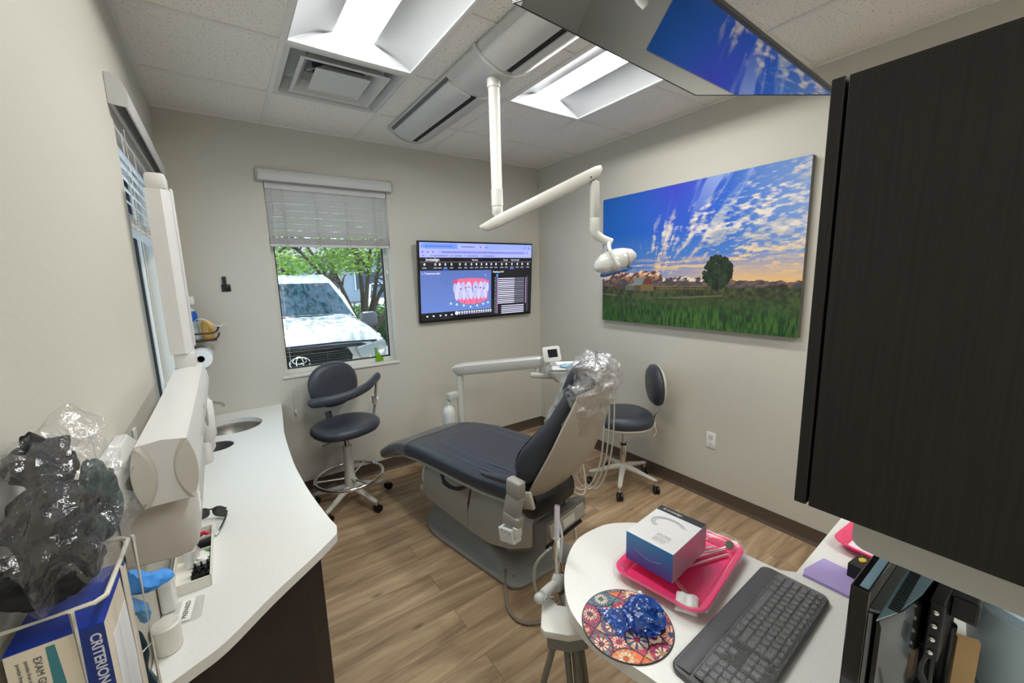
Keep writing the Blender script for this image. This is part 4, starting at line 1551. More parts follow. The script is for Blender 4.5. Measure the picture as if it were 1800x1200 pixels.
# sloping wedge: pedestal cover
bm = NB()
rs = []
for y, hw, z in ((0.90, 0.10, 0.22), (0.70, 0.125, 0.23), (0.45, 0.14, 0.17), (0.22, 0.15, 0.07), (0.10, 0.155, 0.027)):
    rs.append([V3((-hw - 0.055, y, 0.026)), V3((-hw - 0.02, y, 0.026 + (z - .026) * .25)), V3((-hw, y, z * 0.93)), V3((-hw + 0.03, y, z)), V3((hw - 0.03, y, z)), V3((hw, y, z * 0.93)), V3((hw + 0.02, y, 0.026 + (z - .026) * .25)), V3((hw + 0.055, y, 0.026))])
rings(bm, rs)
obj('pedestal', bm, CGREY, t, angle=45)
# upper lift housing
bm = NB()
def hood(y, hw, z0, z1, zr):
    return [V3((-hw, y, z0)), V3((-hw, y, zr)), V3((-hw * 0.72, y, z1)), V3((hw * 0.72, y, z1)), V3((hw, y, zr)), V3((hw, y, z0))]
rings(bm, [hood(1.00, 0.10, 0.22, 0.30, 0.27), hood(0.985, 0.135, 0.20, 0.36, 0.31), hood(0.90, 0.15, 0.175, 0.41, 0.33), hood(0.70, 0.155, 0.16, 0.46, 0.34), hood(0.475, 0.16, 0.14, 0.45, 0.31)])
lh = obj('lift_housing', bm, CGRY2, t, angle=35)
bm = NB()
rings(bm, [hood(0.472, 0.155, 0.135, 0.44, 0.305), hood(0.462, 0.155, 0.135, 0.44, 0.305)])
obj('seam', bm, BLACK, lh, smooth=False)
bm = NB()
rings(bm, [hood(0.46, 0.17, 0.15, 0.43, 0.26), hood(0.25, 0.195, 0.17, 0.47, 0.37), hood(0.08, 0.20, 0.22, 0.47, 0.40), hood(-0.04, 0.17, 0.27, 0.44, 0.38)])
obj('seat_support', bm, CGRY2, t, angle=35)
# rear mechanism box with a rating label
bm = NB()
rings(bm, [[V3((x, y, z)) for x, z in ((-0.15, z0), (-0.15, z1), (0.19, z1), (0.19, z0))] for y, z0, z1 in ((0.16, 0.14, 0.26), (0.05, 0.19, 0.34), (-0.09, 0.27, 0.42), (-0.13, 0.32, 0.43))])
rm = obj('tilt_mechanism', bm, mat('mechanism_grey', srgb(120, 118, 114), 0.42), t, smooth=False)
bm = NB()
nn = V3((0, -0.5, -0.87)).normalized()
box(bm, (0.02, -0.132, 0.375), (0.30, 0.02, 0.07), Matrix.Rotation(-0.2, 4, 'X'), 0.006)
obj('rear_cover', bm, CGRY2, rm, smooth=False)
bm = NB()
box(bm, (0.02, -0.144, 0.376), (0.10, 0.002, 0.04), Matrix.Rotation(-0.2, 4, 'X'), 0.0004)
obj('rating_label', bm, WHITE, rm, smooth=False)['label'] = 'small white rating label'
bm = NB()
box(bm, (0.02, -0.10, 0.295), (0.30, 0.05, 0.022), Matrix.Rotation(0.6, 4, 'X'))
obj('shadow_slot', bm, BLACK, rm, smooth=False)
# white release handle at the front of the housing
bm = NB()
tube(bm, [(-0.115, 0.93, 0.235), (-0.135, 0.965, 0.30), (-0.10, 0.985, 0.375), (-0.04, 0.96, 0.405)], 0.010, 8)
obj('release_handle', bm, WHITE, t)
bm = NB()
blob(bm, (-0.12, 0.99, 0.215), (0.025, 0.02, 0.022), 2, 0.4, 3, 2, True)
obj('cable_tag', bm, mat('yellowish_tag', srgb(214, 208, 160), 0.6), t)

# seat and leg rest cushion
def cush(y, ztop, hw, th, dy=0.0, dish=0.014, dz=0.0, n=40):
    """rounded slab section; tilt (dy,dz) leans the section"""
    pts = []
    for i in range(n):
        a = 2 * PI * i / n
        ca, sa = math.cos(a), math.sin(a)
        x = math.copysign(abs(ca) ** 0.42, ca) * hw
        z = math.copysign(abs(sa) ** 0.62, sa) * th / 2
        if sa > 0:
            z -= dish * (1 - (x / hw) ** 2) * (1 if sa > 0.2 else sa * 5)
        pts.append(V3((x, y - z * dy, ztop - th / 2 + z)))
    return pts
st_ = [(1.475, 0.345, 0.150, 0.035, -.6), (1.455, 0.375, 0.185, 0.070, -.6), (1.40, 0.410, 0.205, 0.085, -.5), (1.25, 0.495, 0.235, 0.095, -.45), (1.05, 0.580, 0.265, 0.105, -.3),
       (0.85, 0.628, 0.288, 0.118, -.15), (0.65, 0.650, 0.302, 0.125, 0), (0.40, 0.655, 0.306, 0.130, 0), (0.20, 0.655, 0.300, 0.130, 0), (0.02, 0.665, 0.285, 0.130, 0), (-0.06, 0.675, 0.260, 0.11, 0), (-0.09, 0.66, 0.22, 0.06, 0)]
bm = NB()
rings(bm, [cush(y, z, hw, th, dy) for y, z, hw, th, dy in st_])
seat = obj('seat_cushion', bm, VINYL, t, angle=70)
def seat_z(y, off=0.0):
    ys_ = [s[0] for s in st_][::-1]
    zs_ = [s[1] for s in st_][::-1]
    return float(np.interp(y, ys_, zs_)) + off
def seat_top(x, y):
    ys_ = [s[0] for s in st_][::-1]
    zt, hw, th = (float(np.interp(y, ys_, [s[k] for s in st_][::-1])) for k in (1, 2, 3))
    q = min(abs(x) / hw, 0.999)
    ca = q ** (1 / 0.42)
    sa = math.sqrt(max(0, 1 - ca * ca))
    return zt - th / 2 + sa ** 0.62 * th / 2 - 0.014 * (1 - q * q)
bm = NB()   # stitched seams
for s in (-1, 1):
    tube(bm, [V3((s * 0.238, y, seat_top(0.238, y))) for y in (1.22, 1.1, 0.9, 0.7, 0.5, 0.3, 0.05)], 0.0028, 6, 3)
tube(bm, [V3((x, y, seat_top(x, y))) for x, y in ((-0.17, 0.05), (-0.175, 0.3), (-0.165, 0.6), (-0.12, 0.76), (0, 0.80), (0.12, 0.76), (0.165, 0.6), (0.175, 0.3), (0.17, 0.05))], 0.0028, 6, 5)
obj('seam_piping', bm, mat('seam_grey', srgb(84, 89, 99), 0.4), seat)
# light underside pan of the seat
bm = NB()
rings(bm, [cush(y, z - th + 0.012, hw - 0.03, 0.035, dy, 0) for y, z, hw, th, dy in st_[3:10]])
obj('seat_pan', bm, CGRY2, t, angle=60)
# clear foot cover over the leg rest
bm = NB()
rings(bm, [cush(y, z + 0.004, hw + 0.005, th + 0.009, dy, 0.012) for y, z, hw, th, dy in [(1.482, 0.352, 0.16, 0.05, -.6)] + st_[1:4] + [(1.10, 0.562, 0.259, 0.103, -.32), (0.93, 0.611, 0.28, 0.113, -.2)]], cap=False)
obj('foot_cover', bm, film_mat('clear_foot_cover', clear=0.86, rough=0.12, bump=0.15, scale=9, gloss=0.35, body=(0.5, 0.5, 0.5)), t, angle=70)['label'] = 'clear plastic cover over the leg rest'
# hoses under the seat
for k in range(3):
    bm = NB()
    tube(bm, [(-0.21 + k * 0.012, 0.66 - k * .03, 0.53), (-0.235, 0.60, 0.46 - k * 0.012), (-0.235 + k * .01, 0.48, 0.44 - k * 0.01), (-0.20, 0.36, 0.50)], 0.007, 8)
    obj('under_seat_hose', bm, DGRAY, t)

# backrest upholstery: sections along a leaning path
BX = -0.055
def backring(y, z, hw, th, lean, ex=0.45, n=36):
    d = V3((0, -math.sin(lean), math.cos(lean)))
    nrm_ = V3((0, math.cos(lean), math.sin(lean)))
    out = []
    for i in range(n):
        a = 2 * PI * i / n
        ca, sa = math.cos(a), math.sin(a)
        x = math.copysign(abs(ca) ** ex, ca) * hw
        q = math.copysign(abs(sa) ** 0.6, sa) * th / 2
        if sa > 0:
            q -= 0.02 * (1 - (x / hw) ** 2)
        out.append(V3((x + BX, y, z)) + nrm_ * q)
    return out
bk = [(-0.055, 0.66, 0.17, 0.06, .2), (-0.06, 0.685, 0.205, 0.13, .25), (-0.085, 0.745, 0.218, 0.175, .35), (-0.125, 0.82, 0.220, 0.170, .45), (-0.185, 0.91, 0.212, 0.130, .5), (-0.240, 1.00, 0.195, 0.090, .42), (-0.275, 1.08, 0.175, 0.07, .35), (-0.300, 1.14, 0.150, 0.06, .3), (-0.31, 1.165, 0.12, 0.03, .3)]
bm = NB()
rings(bm, [backring(*b) for b in bk])
back = obj('backrest_cushion', bm, VINYL, t, angle=70)
for idx in (14, 4):
    bm = NB()
    tube(bm, [backring(*b)[idx] for b in bk[1:7]], 0.003, 6, 4)
    obj('seam_piping', bm, mat('seam_dark', srgb(30, 33, 40), 0.5), back)
bm = NB()
tube(bm, [backring(*bk[5])[k] for k in (14, 12, 9, 6, 4)], 0.003, 6, 4)
obj('seam_piping', bm, mat('seam_dark', srgb(30, 33, 40), 0.5), back)
# beige back shell
def shellring(y, z, hw, th, lean):
    nrm_ = V3((0, math.cos(lean), math.sin(lean)))
    out = []
    n = 10
    for i in range(n + 1):
        s = -1 + 2 * i / n
        out.append(V3((s * hw + BX, y, z)) - nrm_ * (th * (1 - abs(s) ** 3)))
    for i in range(n, -1, -1):
        s = -1 + 2 * i / n
        out.append(V3((s * hw + BX, y, z)) + nrm_ * 0.008)
    return out
bm = NB()
rings(bm, [shellring(-0.085, 0.575, 0.175, 0.03, .05), shellring(-0.115, 0.635, 0.200, 0.035, .2), shellring(-0.15, 0.69, 0.212, 0.05, .35), shellring(-0.215, 0.80, 0.216, 0.055, .45), shellring(-0.265, 0.90, 0.205, 0.05, .45),
           shellring(-0.305, 1.0, 0.185, 0.045, .38), shellring(-0.335, 1.08, 0.160, 0.04, .3), shellring(-0.35, 1.14, 0.135, 0.03, .3)])
# lower hinge wings
box(bm, (-0.262, -0.06, 0.585), (0.022, 0.17, 0.085), Matrix.Rotation(-0.30, 4, 'X'), 0.008)
shell = obj('back_shell', bm, BEIGE, t, angle=50)
bm = NB()   # wide lower part of the shell on the right, tapering down
prism(bm, [(0.0, 0.0), (0.150, 0.14), (0.150, 0.0), (0.135, -0.10), (0.10, -0.20)], -0.012, 0.012, frameM((0.0, -0.10, 0.60), (1, 0, 0), (0, -0.22, 0.97)))
obj('shell_flank', bm, BEIGE, shell, smooth=False)
# dark rear bolster between seat and back
bm = NB()
rings(bm, [ring(V3((x, -0.075, 0.545)), V3((0, 1, 0)), V3((0, 0, 1)), a, b, 2.3, 20) for x, a, b in ((-0.235, 0.03, 0.03), (-0.22, 0.062, 0.070), (-0.08, 0.075, 0.088), (0.075, 0.066, 0.080), (0.10, 0.03, 0.04))])
obj('rear_bolster', bm, mat('dark_vinyl', srgb(28, 29, 33), 0.4), t, angle=60)
# head rest
hb = [(-0.285, 1.09, 0.05, 0.03, .25), (-0.29, 1.105, 0.110, 0.05, .3), (-0.31, 1.15, 0.135, 0.065, .35), (-0.335, 1.21, 0.135, 0.062, .3), (-0.352, 1.255, 0.12, 0.05, .2), (-0.358, 1.275, 0.08, 0.025, .2)]
bm = NB()
rings(bm, [backring(y + 0.035, z, hw, th, l) for y, z, hw, th, l in hb])
obj('headrest', bm, VINYL, t, angle=70)
bm = NB()
box(bm, (BX, -0.365, 1.15), (0.05, 0.022, 0.18), Matrix.Rotation(0.3, 4, 'X'), 0.008)
box(bm, (BX, -0.385, 1.20), (0.09, 0.035, 0.06), Matrix.Rotation(0.3, 4, 'X'), 0.012)
obj('headrest_bracket', bm, CGRY2, t)
# crumpled clear bag over the head rest
FILM = film_mat('clear_bag_film', clear=0.90, rough=0.06, bump=1.0, scale=34, gloss=0.62, body=(0.85, 0.88, 0.92))
def bag(profile, n, seed, amp):
    P_ = []
    for i in range(len(profile) - 1):
        for k in range(7):
            f = k / 7
            P_.append(tuple(profile[i][j] * (1 - f) + profile[i + 1][j] * f for j in range(4)))
    P_.append(profile[-1])
    rs = []
    for (y, z, a, b) in P_:
        r_ = []
        for i in range(n):
            th = 2 * PI * i / n
            p = V3((math.cos(th) * a, y + math.sin(th) * b * 0.9, z + 0.15 * math.sin(th) * b))
            q = p * 11 + V3((seed, seed, 0))
            nz = 0.7 - 2.4 * abs(noise.noise(q)) - 1.0 * abs(noise.noise(q * 2.1)) + 0.4 * noise.noise(q * 0.6)
            k_ = amp * (1.0 if z > 1.05 else 0.35)
            p += V3((math.cos(th), math.sin(th), 0.5 * math.sin(5 * th + seed))) * k_ * nz
            r_.append(V3((p.x * 0.84 + BX - 0.008, p.y, p.z)))
        rs.append(r_)
    bm = NB()
    rings(bm, rs, cap=False)
    return bm
prof = [(-0.225, 0.955, 0.190, 0.135), (-0.25, 1.01, 0.190, 0.130), (-0.285, 1.07, 0.172, 0.115), (-0.31, 1.12, 0.168, 0.120), (-0.335, 1.18, 0.165, 0.130), (-0.35, 1.235, 0.150, 0.120), (-0.36, 1.275, 0.12, 0.085), (-0.36, 1.30, 0.08, 0.05), (-0.355, 1.31, 0.03, 0.02)]
obj('plastic_bag', bag(prof, 90, 0.0, 0.026), FILM, t, angle=12)['label'] = 'crumpled clear plastic bag pulled over the headrest'
obj('bag_fold', bag([(y, z, a * 0.86, b * 0.80) for y, z, a, b in prof[3:]], 70, 5.3, 0.030), FILM, t, angle=10)

# arm rest link on the near side, folded down, and its end bracket
ARMG = mat('arm_grey', srgb(158, 156, 150), 0.38)
bm = NB()
def bar(bm, p, q, w, h, u=V3((1, 0, 0)), bev=0.01):
    p, q = V3(p), V3(q)
    d = (q - p).normalized()
    v = d.cross(u).normalized()
    uu = v.cross(d).normalized()
    M = frameM((p + q) / 2, uu, v, d)
    box(bm, (0, 0, 0), (w, h, (q - p).length), M, bev)
bar(bm, (-0.335, -0.105, 0.735), (-0.335, -0.10, 0.655), 0.05, 0.085)
bar(bm, (-0.335, -0.100, 0.66), (-0.335, -0.070, 0.535), 0.045, 0.085)
bar(bm, (-0.335, -0.085, 0.56), (-0.335, -0.075, 0.49), 0.05, 0.10)
a_ = obj('armrest_link', bm, ARMG, t, angle=50)
bm = NB()
tube(bm, [(-0.33, -0.08, 0.715), (-0.335, 0.02, 0.702), (-0.325, 0.12, 0.682), (-0.30, 0.17, 0.668)], lambda f: 0.021 * (1 - 0.55 * f), 12)
obj('armrest_pad', bm, VINYL, t)
bm = NB()
box(bm, (-0.345, -0.065, 0.452), (0.055, 0.095, 0.07), Matrix.Rotation(-0.2, 4, 'X'), 0.006)
box(bm, (-0.345, -0.115, 0.485), (0.04, 0.025, 0.05), None, 0.004)
br_ = obj('bracket', bm, WHITE, a_, smooth=False)
bm = NB()
for k in range(3):
    cyl(bm, (-0.3725, -0.09 + k * 0.025, 0.475), (-0.374, -0.09 + k * 0.025, 0.475), 0.003, seg=8)
obj('screw', bm, BLACK, br_)
bm = NB()   # floor cable to the chair
tube(bm, [(-0.03, 0.22, 0.16), (-0.06, 0.24, 0.05), (-0.16, 0.16, 0.03), (-0.27, 0.05, 0.012), (-0.335, -0.04, 0.012), (-0.34, -0.13, 0.012), (-0.26, -0.20, 0.014), (-0.10, -0.19, 0.03), (0.02, -0.17, 0.02)], 0.0085, 8)
obj('floor_hose', bm, mat('taupe_hose', srgb(128, 118, 106), 0.5), t)

# ------------------------------------------------------------------ delivery unit: post, arm, tray head
DW = mat('delivery_white', srgb(190, 190, 184), 0.34, coat=0.15)
t = thing('delivery_unit', 'dental delivery unit with a post, a long arm and an instrument head beyond the chair', 'dental unit', (1.445, 2.80, 0))
P0 = V3((1.445, 2.80, 0))
bm = NB()
lathe(bm, [(0.028, 0.02), (0.028, 0.88), (0.022, 0.885), (0.022, 0.905)], P0, seg=28)
lathe(bm, [(0.13, 0.0), (0.13, 0.02), (0.05, 0.04), (0.029, 0.045)], P0)
obj('post', bm, DW, t)
bm = NB()   # side bracket
box(bm, (1.385, 2.805, 0.735), (0.11, 0.05, 0.055), Matrix.Rotation(0.25, 4, 'Z'), 0.006)
obj('bottle_bracket', bm, DW, t, angle=40)
bm = NB()
lathe(bm, [(0.0, 0.46), (0.047, 0.462), (0.05, 0.47), (0.05, 0.60), (0.047, 0.62), (0.036, 0.645), (0.018, 0.66), (0.015, 0.665), (0.018, 0.668), (0.018, 0.70), (0.0, 0.702)], (1.345, 2.815, 0), seg=28)
obj('water_bottle', bm, mat('translucent_bottle', srgb(205, 206, 202), 0.4), t)
A0, A1 = V3((1.400, 2.826, 0.935)), V3((1.985, 2.415, 0.985))
d = (A1 - A0).normalized()
sd = d.cross(V3((0, 0, 1))).normalized()
up = sd.cross(d).normalized()
bm = NB()
def ar(p, w, h, o=0):
    return [p + sd * (x * w) + up * (y * h + o) for x, y in ((-1, -.4), (-.6, -1), (.6, -1), (1, -.4), (1, .7), (.7, 1), (-.7, 1), (-1, .7))]
rings(bm, [ar(A0, .02, .012, .008), ar(A0 + d * .025, .038, .036), ar(A0 + d * .1, .042, .045), ar(A1 - d * .06, .042, .045), ar(A1, .036, .04)])
obj('arm', bm, DW, t, angle=35)
bm = NB()
e0 = A1 - d * 0.045
cyl(bm, e0 + V3((0, 0, -0.075)), e0 + V3((0, 0, -0.035)), 0.026)
bar(bm, e0 + V3((-0.06, 0.03, -0.095)), e0 + V3((0.20, -0.14, -0.125)), 0.045, 0.075, V3((0, 0, 1)), 0.014)
obj('knuckle', bm, DW, t, angle=50)
# head body below the tray
HX = V3((0.80, -0.60, -0.02)).normalized()
HC = V3((2.065, 2.20, 0.935))
HY = V3((0, 0, 1)).cross(HX).normalized()
Mh = frameM(HC, HX, HY)
bm = NB()
rings(bm, [[Mh @ V3((x * a, y * b, z)) for x, y in rrect(2, 2, 0.35)] for a, b, z in ((0.06, 0.09, -0.085), (0.12, 0.14, -0.055), (0.175, 0.15, 0.0), (0.18, 0.155, 0.02))])
hd_ = obj('head_body', bm, DW, t, angle=40)
# handpiece holder arm towards the camera side
bm = NB()
K0 = V3((2.125, 1.915, 0.925))
bar(bm, V3((2.10, 2.08, 0.905)), V3((2.115, 1.86, 0.905)), 0.03, 0.03)
for k in range(3):
    q = V3((2.060 + 0.052 * k, 1.865, 0.905))
    cyl(bm, q + V3((-0.014, 0, -0.0)), q + V3((0.014, 0, 0.0)), 0.02)
bar(bm, V3((2.05, 1.865, 0.905)), V3((2.19, 1.848, 0.90)), 0.022, 0.028)
obj('holder_bar', bm, WHITE, t, angle=40)
for k in range(3):
    q = V3((2.062 + 0.052 * k, 1.862, 0.885))
    bm = NB()
    lathe(bm, [(0.005, -0.03), (0.009, -0.02), (0.010, 0.03), (0.010, 0.085), (0.007, 0.10), (0.005, 0.125 - 0.02 * k), (0.002, 0.13 - .02 * k)], q, (0.04, 0.02, 1), 14)
    hp = obj('handpiece', bm, STEEL, t)
    bm = NB()
    x = q.x
    tube(bm, [q + V3((0, 0, -0.03)), V3((x + 0.004, 1.86, 0.60)), V3((x - 0.01, 1.88, 0.32)), V3((x - 0.07, 1.93, 0.14 - 0.02 * k)), V3((x - 0.14, 1.99, 0.13)), V3((x - 0.19, 2.02, 0.30)), V3((x - 0.185 + .02 * k, 2.06, 0.60)), V3((2.02, 2.16, 0.87))], 0.0058, 8)
    obj('hose', bm, mat('hose_light_grey', srgb(186, 182, 172), 0.5), hp)
bm = NB()
tube(bm, [(1.98, 2.12, 0.87), (1.88, 2.06, 0.45), (1.83, 2.0, 0.22), (1.88, 1.96, 0.12), (1.96, 1.94, 0.10), (2.00, 1.99, 0.25), (1.99, 2.10, 0.6), (2.00, 2.14, 0.87)], 0.006, 8)
obj('hose', bm, mat('hose_light_grey', srgb(186, 182, 172), 0.5), t)
bm = NB()
tube(bm, [(1.86, 2.02, 0.2), (1.75, 1.85, 0.05), (1.66, 1.72, 0.02), (1.60, 1.66, 0.01)], 0.005, 8)
obj('air_line', bm, mat('hose_light_grey', srgb(186, 182, 172), 0.5), t)
# touch display on the head
bm = NB()
Md = frameM(V3((1.985, 2.315, 1.055)), V3((0.78, -0.62, 0.10)), V3((-0.12, 0.10, 0.98)))
prism(bm, rrect(0.135, 0.115, 0.018), -0.04, 0.0, Md, 0.006)
dp = obj('control_display', bm, WHITE, t, angle=40)
bm = NB()
prism(bm, rrect(0.072, 0.062, 0.003), 0.0, 0.0012, Md @ Matrix.Translation((0.008, 0.008, 0)))
obj('display_screen', bm, mat('display_dark', srgb(44, 42, 44), 0.12), dp, smooth=False)

# steel instrument tray with a paper liner and a mask: they rest on the head
Mt2 = Mh @ Matrix.Translation((0.01, 0.0, 0.034)) @ Matrix.Rotation(-0.03, 4, 'Y')
t = thing('instrument_tray', 'steel instrument tray lying on the delivery head', 'tray', Mt2 @ V3((0, 0, -0.01)))
bm = NB()
rings(bm, [[Mt2 @ V3((x, y, z)) for x, y in rrect(w, h, 0.03)] for w, h, z in ((0.33, 0.25, -0.008), (0.35, 0.27, 0.008), (0.365, 0.285, 0.008), (0.365, 0.285, 0.0055), (0.345, 0.265, 0.0045), (0.328, 0.248, -0.010))], close=True)
obj('rim', bm, STEEL, t, angle=40)
bm = NB()
prism(bm, rrect(0.329, 0.249, 0.028), -0.0105, -0.0075, Mt2)
obj('tray_base', bm, STEEL, t, angle=40)
bm = NB()
prism(bm, rrect(0.29, 0.21, 0.004), -0.0072, -0.0060, Mt2)
tag(obj('paper_liner', bm, mat('white_paper', srgb(225, 226, 226), 0.7), None, smooth=False), 'white paper liner in the steel tray on the delivery head', 'paper')
bm = NB()
Mm = Mt2 @ Matrix.Translation((-0.02, 0.01, 0.006))
blob(bm, (0, 0, 0), (0.06, 0.045, 0.012), 4, 0.35, 2.6, 5, True, Mm)
tag(obj('folded_mask', bm, mat('pale_blue_fabric', srgb(166, 200, 216), 0.8), None, angle=60), 'crumpled pale blue face mask on the paper liner', 'mask')
# ------------------------------------------------------------------ stools
STW = mat('stool_base_white', srgb(196, 194, 184), 0.35, coat=0.1)
def caster(parent, p):
    bm = NB()
    cyl(bm, p + Vector((0, 0, 0.058)), p + Vector((0, 0, 0.085)), 0.010)
    c = obj('caster_stem', bm, CHROME, parent)
    bm = NB()
    for s in (-1, 1):
        lathe(bm, [(0.004, 0), (0.026, 0.001), (0.028, 0.005), (0.028, 0.015), (0.024, 0.018), (0.004, 0.018)], p + Vector((0.012, s * 0.004, 0.028)), (0, s, 0), 18)
    box(bm, p + Vector((-0.002, 0, 0.046)), (0.045, 0.03, 0.024), None, 0.008)
    return obj('caster', bm, BLACK, parent)
def star_base(t, R0, a0, zhub, hub_r=0.035):
    for k in range(5):
        a = a0 + k * 2 * PI / 5
        d = Vector((math.cos(a), math.sin(a), 0))
        bm = NB()
        s = Vector((-d.y, d.x, 0))
        rs = []
        for f, w, h, z in ((0.0, .026, .022, zhub), (.35, .022, .017, zhub - 0.012), (.75, .018, .012, zhub - 0.035), (.96, .017, .012, zhub - 0.045), (1.03, .010, .007, zhub - 0.047)):
            rs.append(ring(d * (0.02 + (R0 - 0.02) * f) + Vector((0, 0, z)), s, Vector((0, 0, 1)), w, h, 3, 14))
        rings(bm, rs)
        leg = obj('base_leg', bm, STW, t, angle=50)
        caster(leg, d * R0)
    bm = NB()
    lathe(bm, [(hub_r + .008, zhub - 0.03), (hub_r + 0.01, zhub), (hub_r, zhub + 0.03)], (0, 0, 0))
    obj('hub', bm, STW, t)

# --- assistant stool by the window (local frame: y towards the wall behind its back)
t = thing('assistant_stool', 'tall dark stool with a curved arm bar and foot ring, below the truck window', 'stool', (0.615, 3.035, 0), 0.35, world=False)
star_base(t, 0.275, -1.52, 0.128)
bm = NB()
lathe(bm, [(0.040, 0.13), (0.040, 0.20), (0.034, 0.24), (0.031, 0.42), (0.033, 0.42), (0.033, 0.45), (0.026, 0.45)], (0, 0, 0))
obj('column_sleeve', bm, STW, t)
bm = NB()
lathe(bm, [(0.0195, 0.45), (0.0195, 0.54)], (0, 0, 0))
obj('gas_cylinder', bm, CHROME, t)
bm = NB()
tube(bm, [Vector((0.235 * math.cos(a), 0.235 * math.sin(a), 0.215)) for a in [2 * PI * i / 48 for i in range(48)]], 0.0125, 12, 1, closed=True)
fr_ = obj('foot_ring', bm, CHROME, t)
for k in range(3):
    a = k * 2 * PI / 3 + 0.5
    bm = NB()
    cyl(bm, (0.03 * math.cos(a), 0.03 * math.sin(a), 0.20), (0.228 * math.cos(a), 0.228 * math.sin(a), 0.213), 0.007)
    obj('ring_spoke', bm, CHROME, fr_)
bm = NB()
cyl(bm, (0.0, -0.035, 0.20), (0.0, -0.075, 0.20), 0.016)
obj('ring_knob', bm, STW, t)
def pad(prof, c, m, t, name, tilt=None):
    """prof (scale, z, n) with half sizes; superellipse stack"""
    bm = NB()
    rs = []
    for a, b, z in prof:
        rs.append(ring(Vector(c) + Vector((0, 0, z)), (1, 0, 0), (0, 1, 0), a, b, 2.3, 40))
    rings(bm, rs)
    if tilt is not None:
        bmesh.ops.transform(bm, matrix=Matrix.Translation(Vector(c)) @ tilt @ Matrix.Translation(-Vector(c)), verts=bm.verts)
    return obj(name, bm, m, t, angle=70)
pad([(0.10, 0.08, -0.045), (0.17, 0.15, -0.042), (0.222, 0.195, -0.030), (0.238, 0.208, -0.005), (0.236, 0.206, 0.018), (0.215, 0.19, 0.036), (0.17, 0.15, 0.040), (0.08, 0.07, 0.032), (0.01, 0.01, 0.029)], (0, -0.01, 0.600), VINYL, t, 'seat')
bm = NB()
box(bm, (0, 0.02, 0.548), (0.18, 0.20, 0.022), None, 0.006)
box(bm, (0, 0.19, 0.60), (0.045, 0.02, 0.16), Matrix.Rotation(-0.25, 4, 'X'), 0.004)
box(bm, (0, 0.14, 0.542), (0.045, 0.12, 0.015), None, 0.004)
obj('seat_bracket', bm, DGRAY, t, angle=40)
Tb = Matrix.Translation(Vector((0.055, 0.190, 0.880))) @ Matrix.Scale(1.07, 4) @ Matrix.Rotation(PI / 2 - 0.10, 4, 'X')
bm = NB()
rs = []
for a, b, z in ((0.06, 0.06, -0.034), (0.15, 0.13, -0.032), (0.178, 0.155, -0.018), (0.184, 0.160, 0.0), (0.176, 0.152, 0.020), (0.14, 0.12, 0.033), (0.05, 0.04, 0.030), (0.01, 0.01, 0.029)):
    rs.append([Tb @ p for p in ring((0, 0, z), (1, 0, 0), (0, 1, 0), a, b, 2.2, 40)])
rings(bm, rs)
obj('backrest', bm, VINYL, t, angle=70)
# arm bar: padded, curved in front of the back, held on the right
ab = [Vector(p) for p in ((-0.275, -0.035, 0.852), (-0.21, -0.115, 0.858), (-0.05, -0.165, 0.870), (0.10, -0.150, 0.892), (0.215, -0.09, 0.915), (0.30, -0.03, 0.925))]
bm = NB()
P = smooth_path(ab, 6)
rs = []
for i, p in enumerate(P):
    tt = (P[min(i + 1, len(P) - 1)] - P[max(i - 1, 0)]).normalized()
    s = tt.cross(Vector((0, 0, 1))).normalized()
    f = i / (len(P) - 1)
    k = min(1, math.sin(PI * min(max(f, 0.0), 1)) * 5 + 0.25)
    rs.append(ring(p, s, s.cross(tt), 0.024 * k, 0.032 * k, 2.2, 18))
rings(bm, rs)
obj('arm_bar', bm, VINYL, t, angle=70)
bm = NB()
tube(bm, [(0.262, -0.05, 0.905), (0.262, -0.03, 0.80), (0.258, 0.0, 0.66), (0.238, 0.0, 0.59), (0.20, -0.01, 0.535), (0.10, 0.0, 0.530), (0.04, 0.0, 0.534)], 0.0105, 12)
ap = obj('arm_post', bm, CHROME, t)
bm = NB()
lathe(bm, [(0.016, 0.0), (0.018, 0.002), (0.018, 0.07), (0.015, 0.072)], (0.258, -0.008, 0.70))
obj('post_sleeve', bm, STEEL, ap)
bm = NB()
lathe(bm, [(0.006, 0.0), (0.008, 0.01), (0.018, 0.014), (0.018, 0.03), (0.012, 0.034)], (0.26, -0.004, 0.735), (1, -0.2, 0), 8)
obj('clamp_knob', bm, WHITE, ap, angle=20)
bm = NB()
tube(bm, [(-0.04, -0.01, 0.535), (-0.14, -0.03, 0.53), (-0.21, -0.05, 0.535)], 0.004, 8)
obj('height_lever', bm, CHROME, t)

# --- operator stool by the right wall (local frame: y towards its back rest)
t = thing('operator_stool', 'dark round-seat stool on a white star base by the right wall', 'stool', (2.43, 1.985, 0), math.atan2(-0.84, -0.45) , world=False)
t.rotation_euler.z = math.atan2(-0.60, 0.80) - PI / 2
star_base(t, 0.262, 0.93, 0.145, 0.026)
bm = NB()
lathe(bm, [(0.024, 0.15), (0.024, 0.32), (0.021, 0.325)], (0, 0, 0))
obj('column_sleeve', bm, CHROME, t)
bm = NB()
lathe(bm, [(0.014, 0.32), (0.014, 0.47)], (0, 0, 0))
obj('gas_cylinder', bm, CHROME, t)
bm = NB()
lathe(bm, [(0.0225, 0.322), (0.0235, 0.327), (0.022, 0.337)], (0, 0, 0))
obj('collar', bm, BLACK, t)
pad([(0.12, 0.12, -0.028), (0.195, 0.195, -0.025), (0.215, 0.215, -0.012), (0.214, 0.214, 0.0), (0.10, 0.10, 0.001)], (0, 0.0, 0.510), OFFWH, t, 'seat_shell')
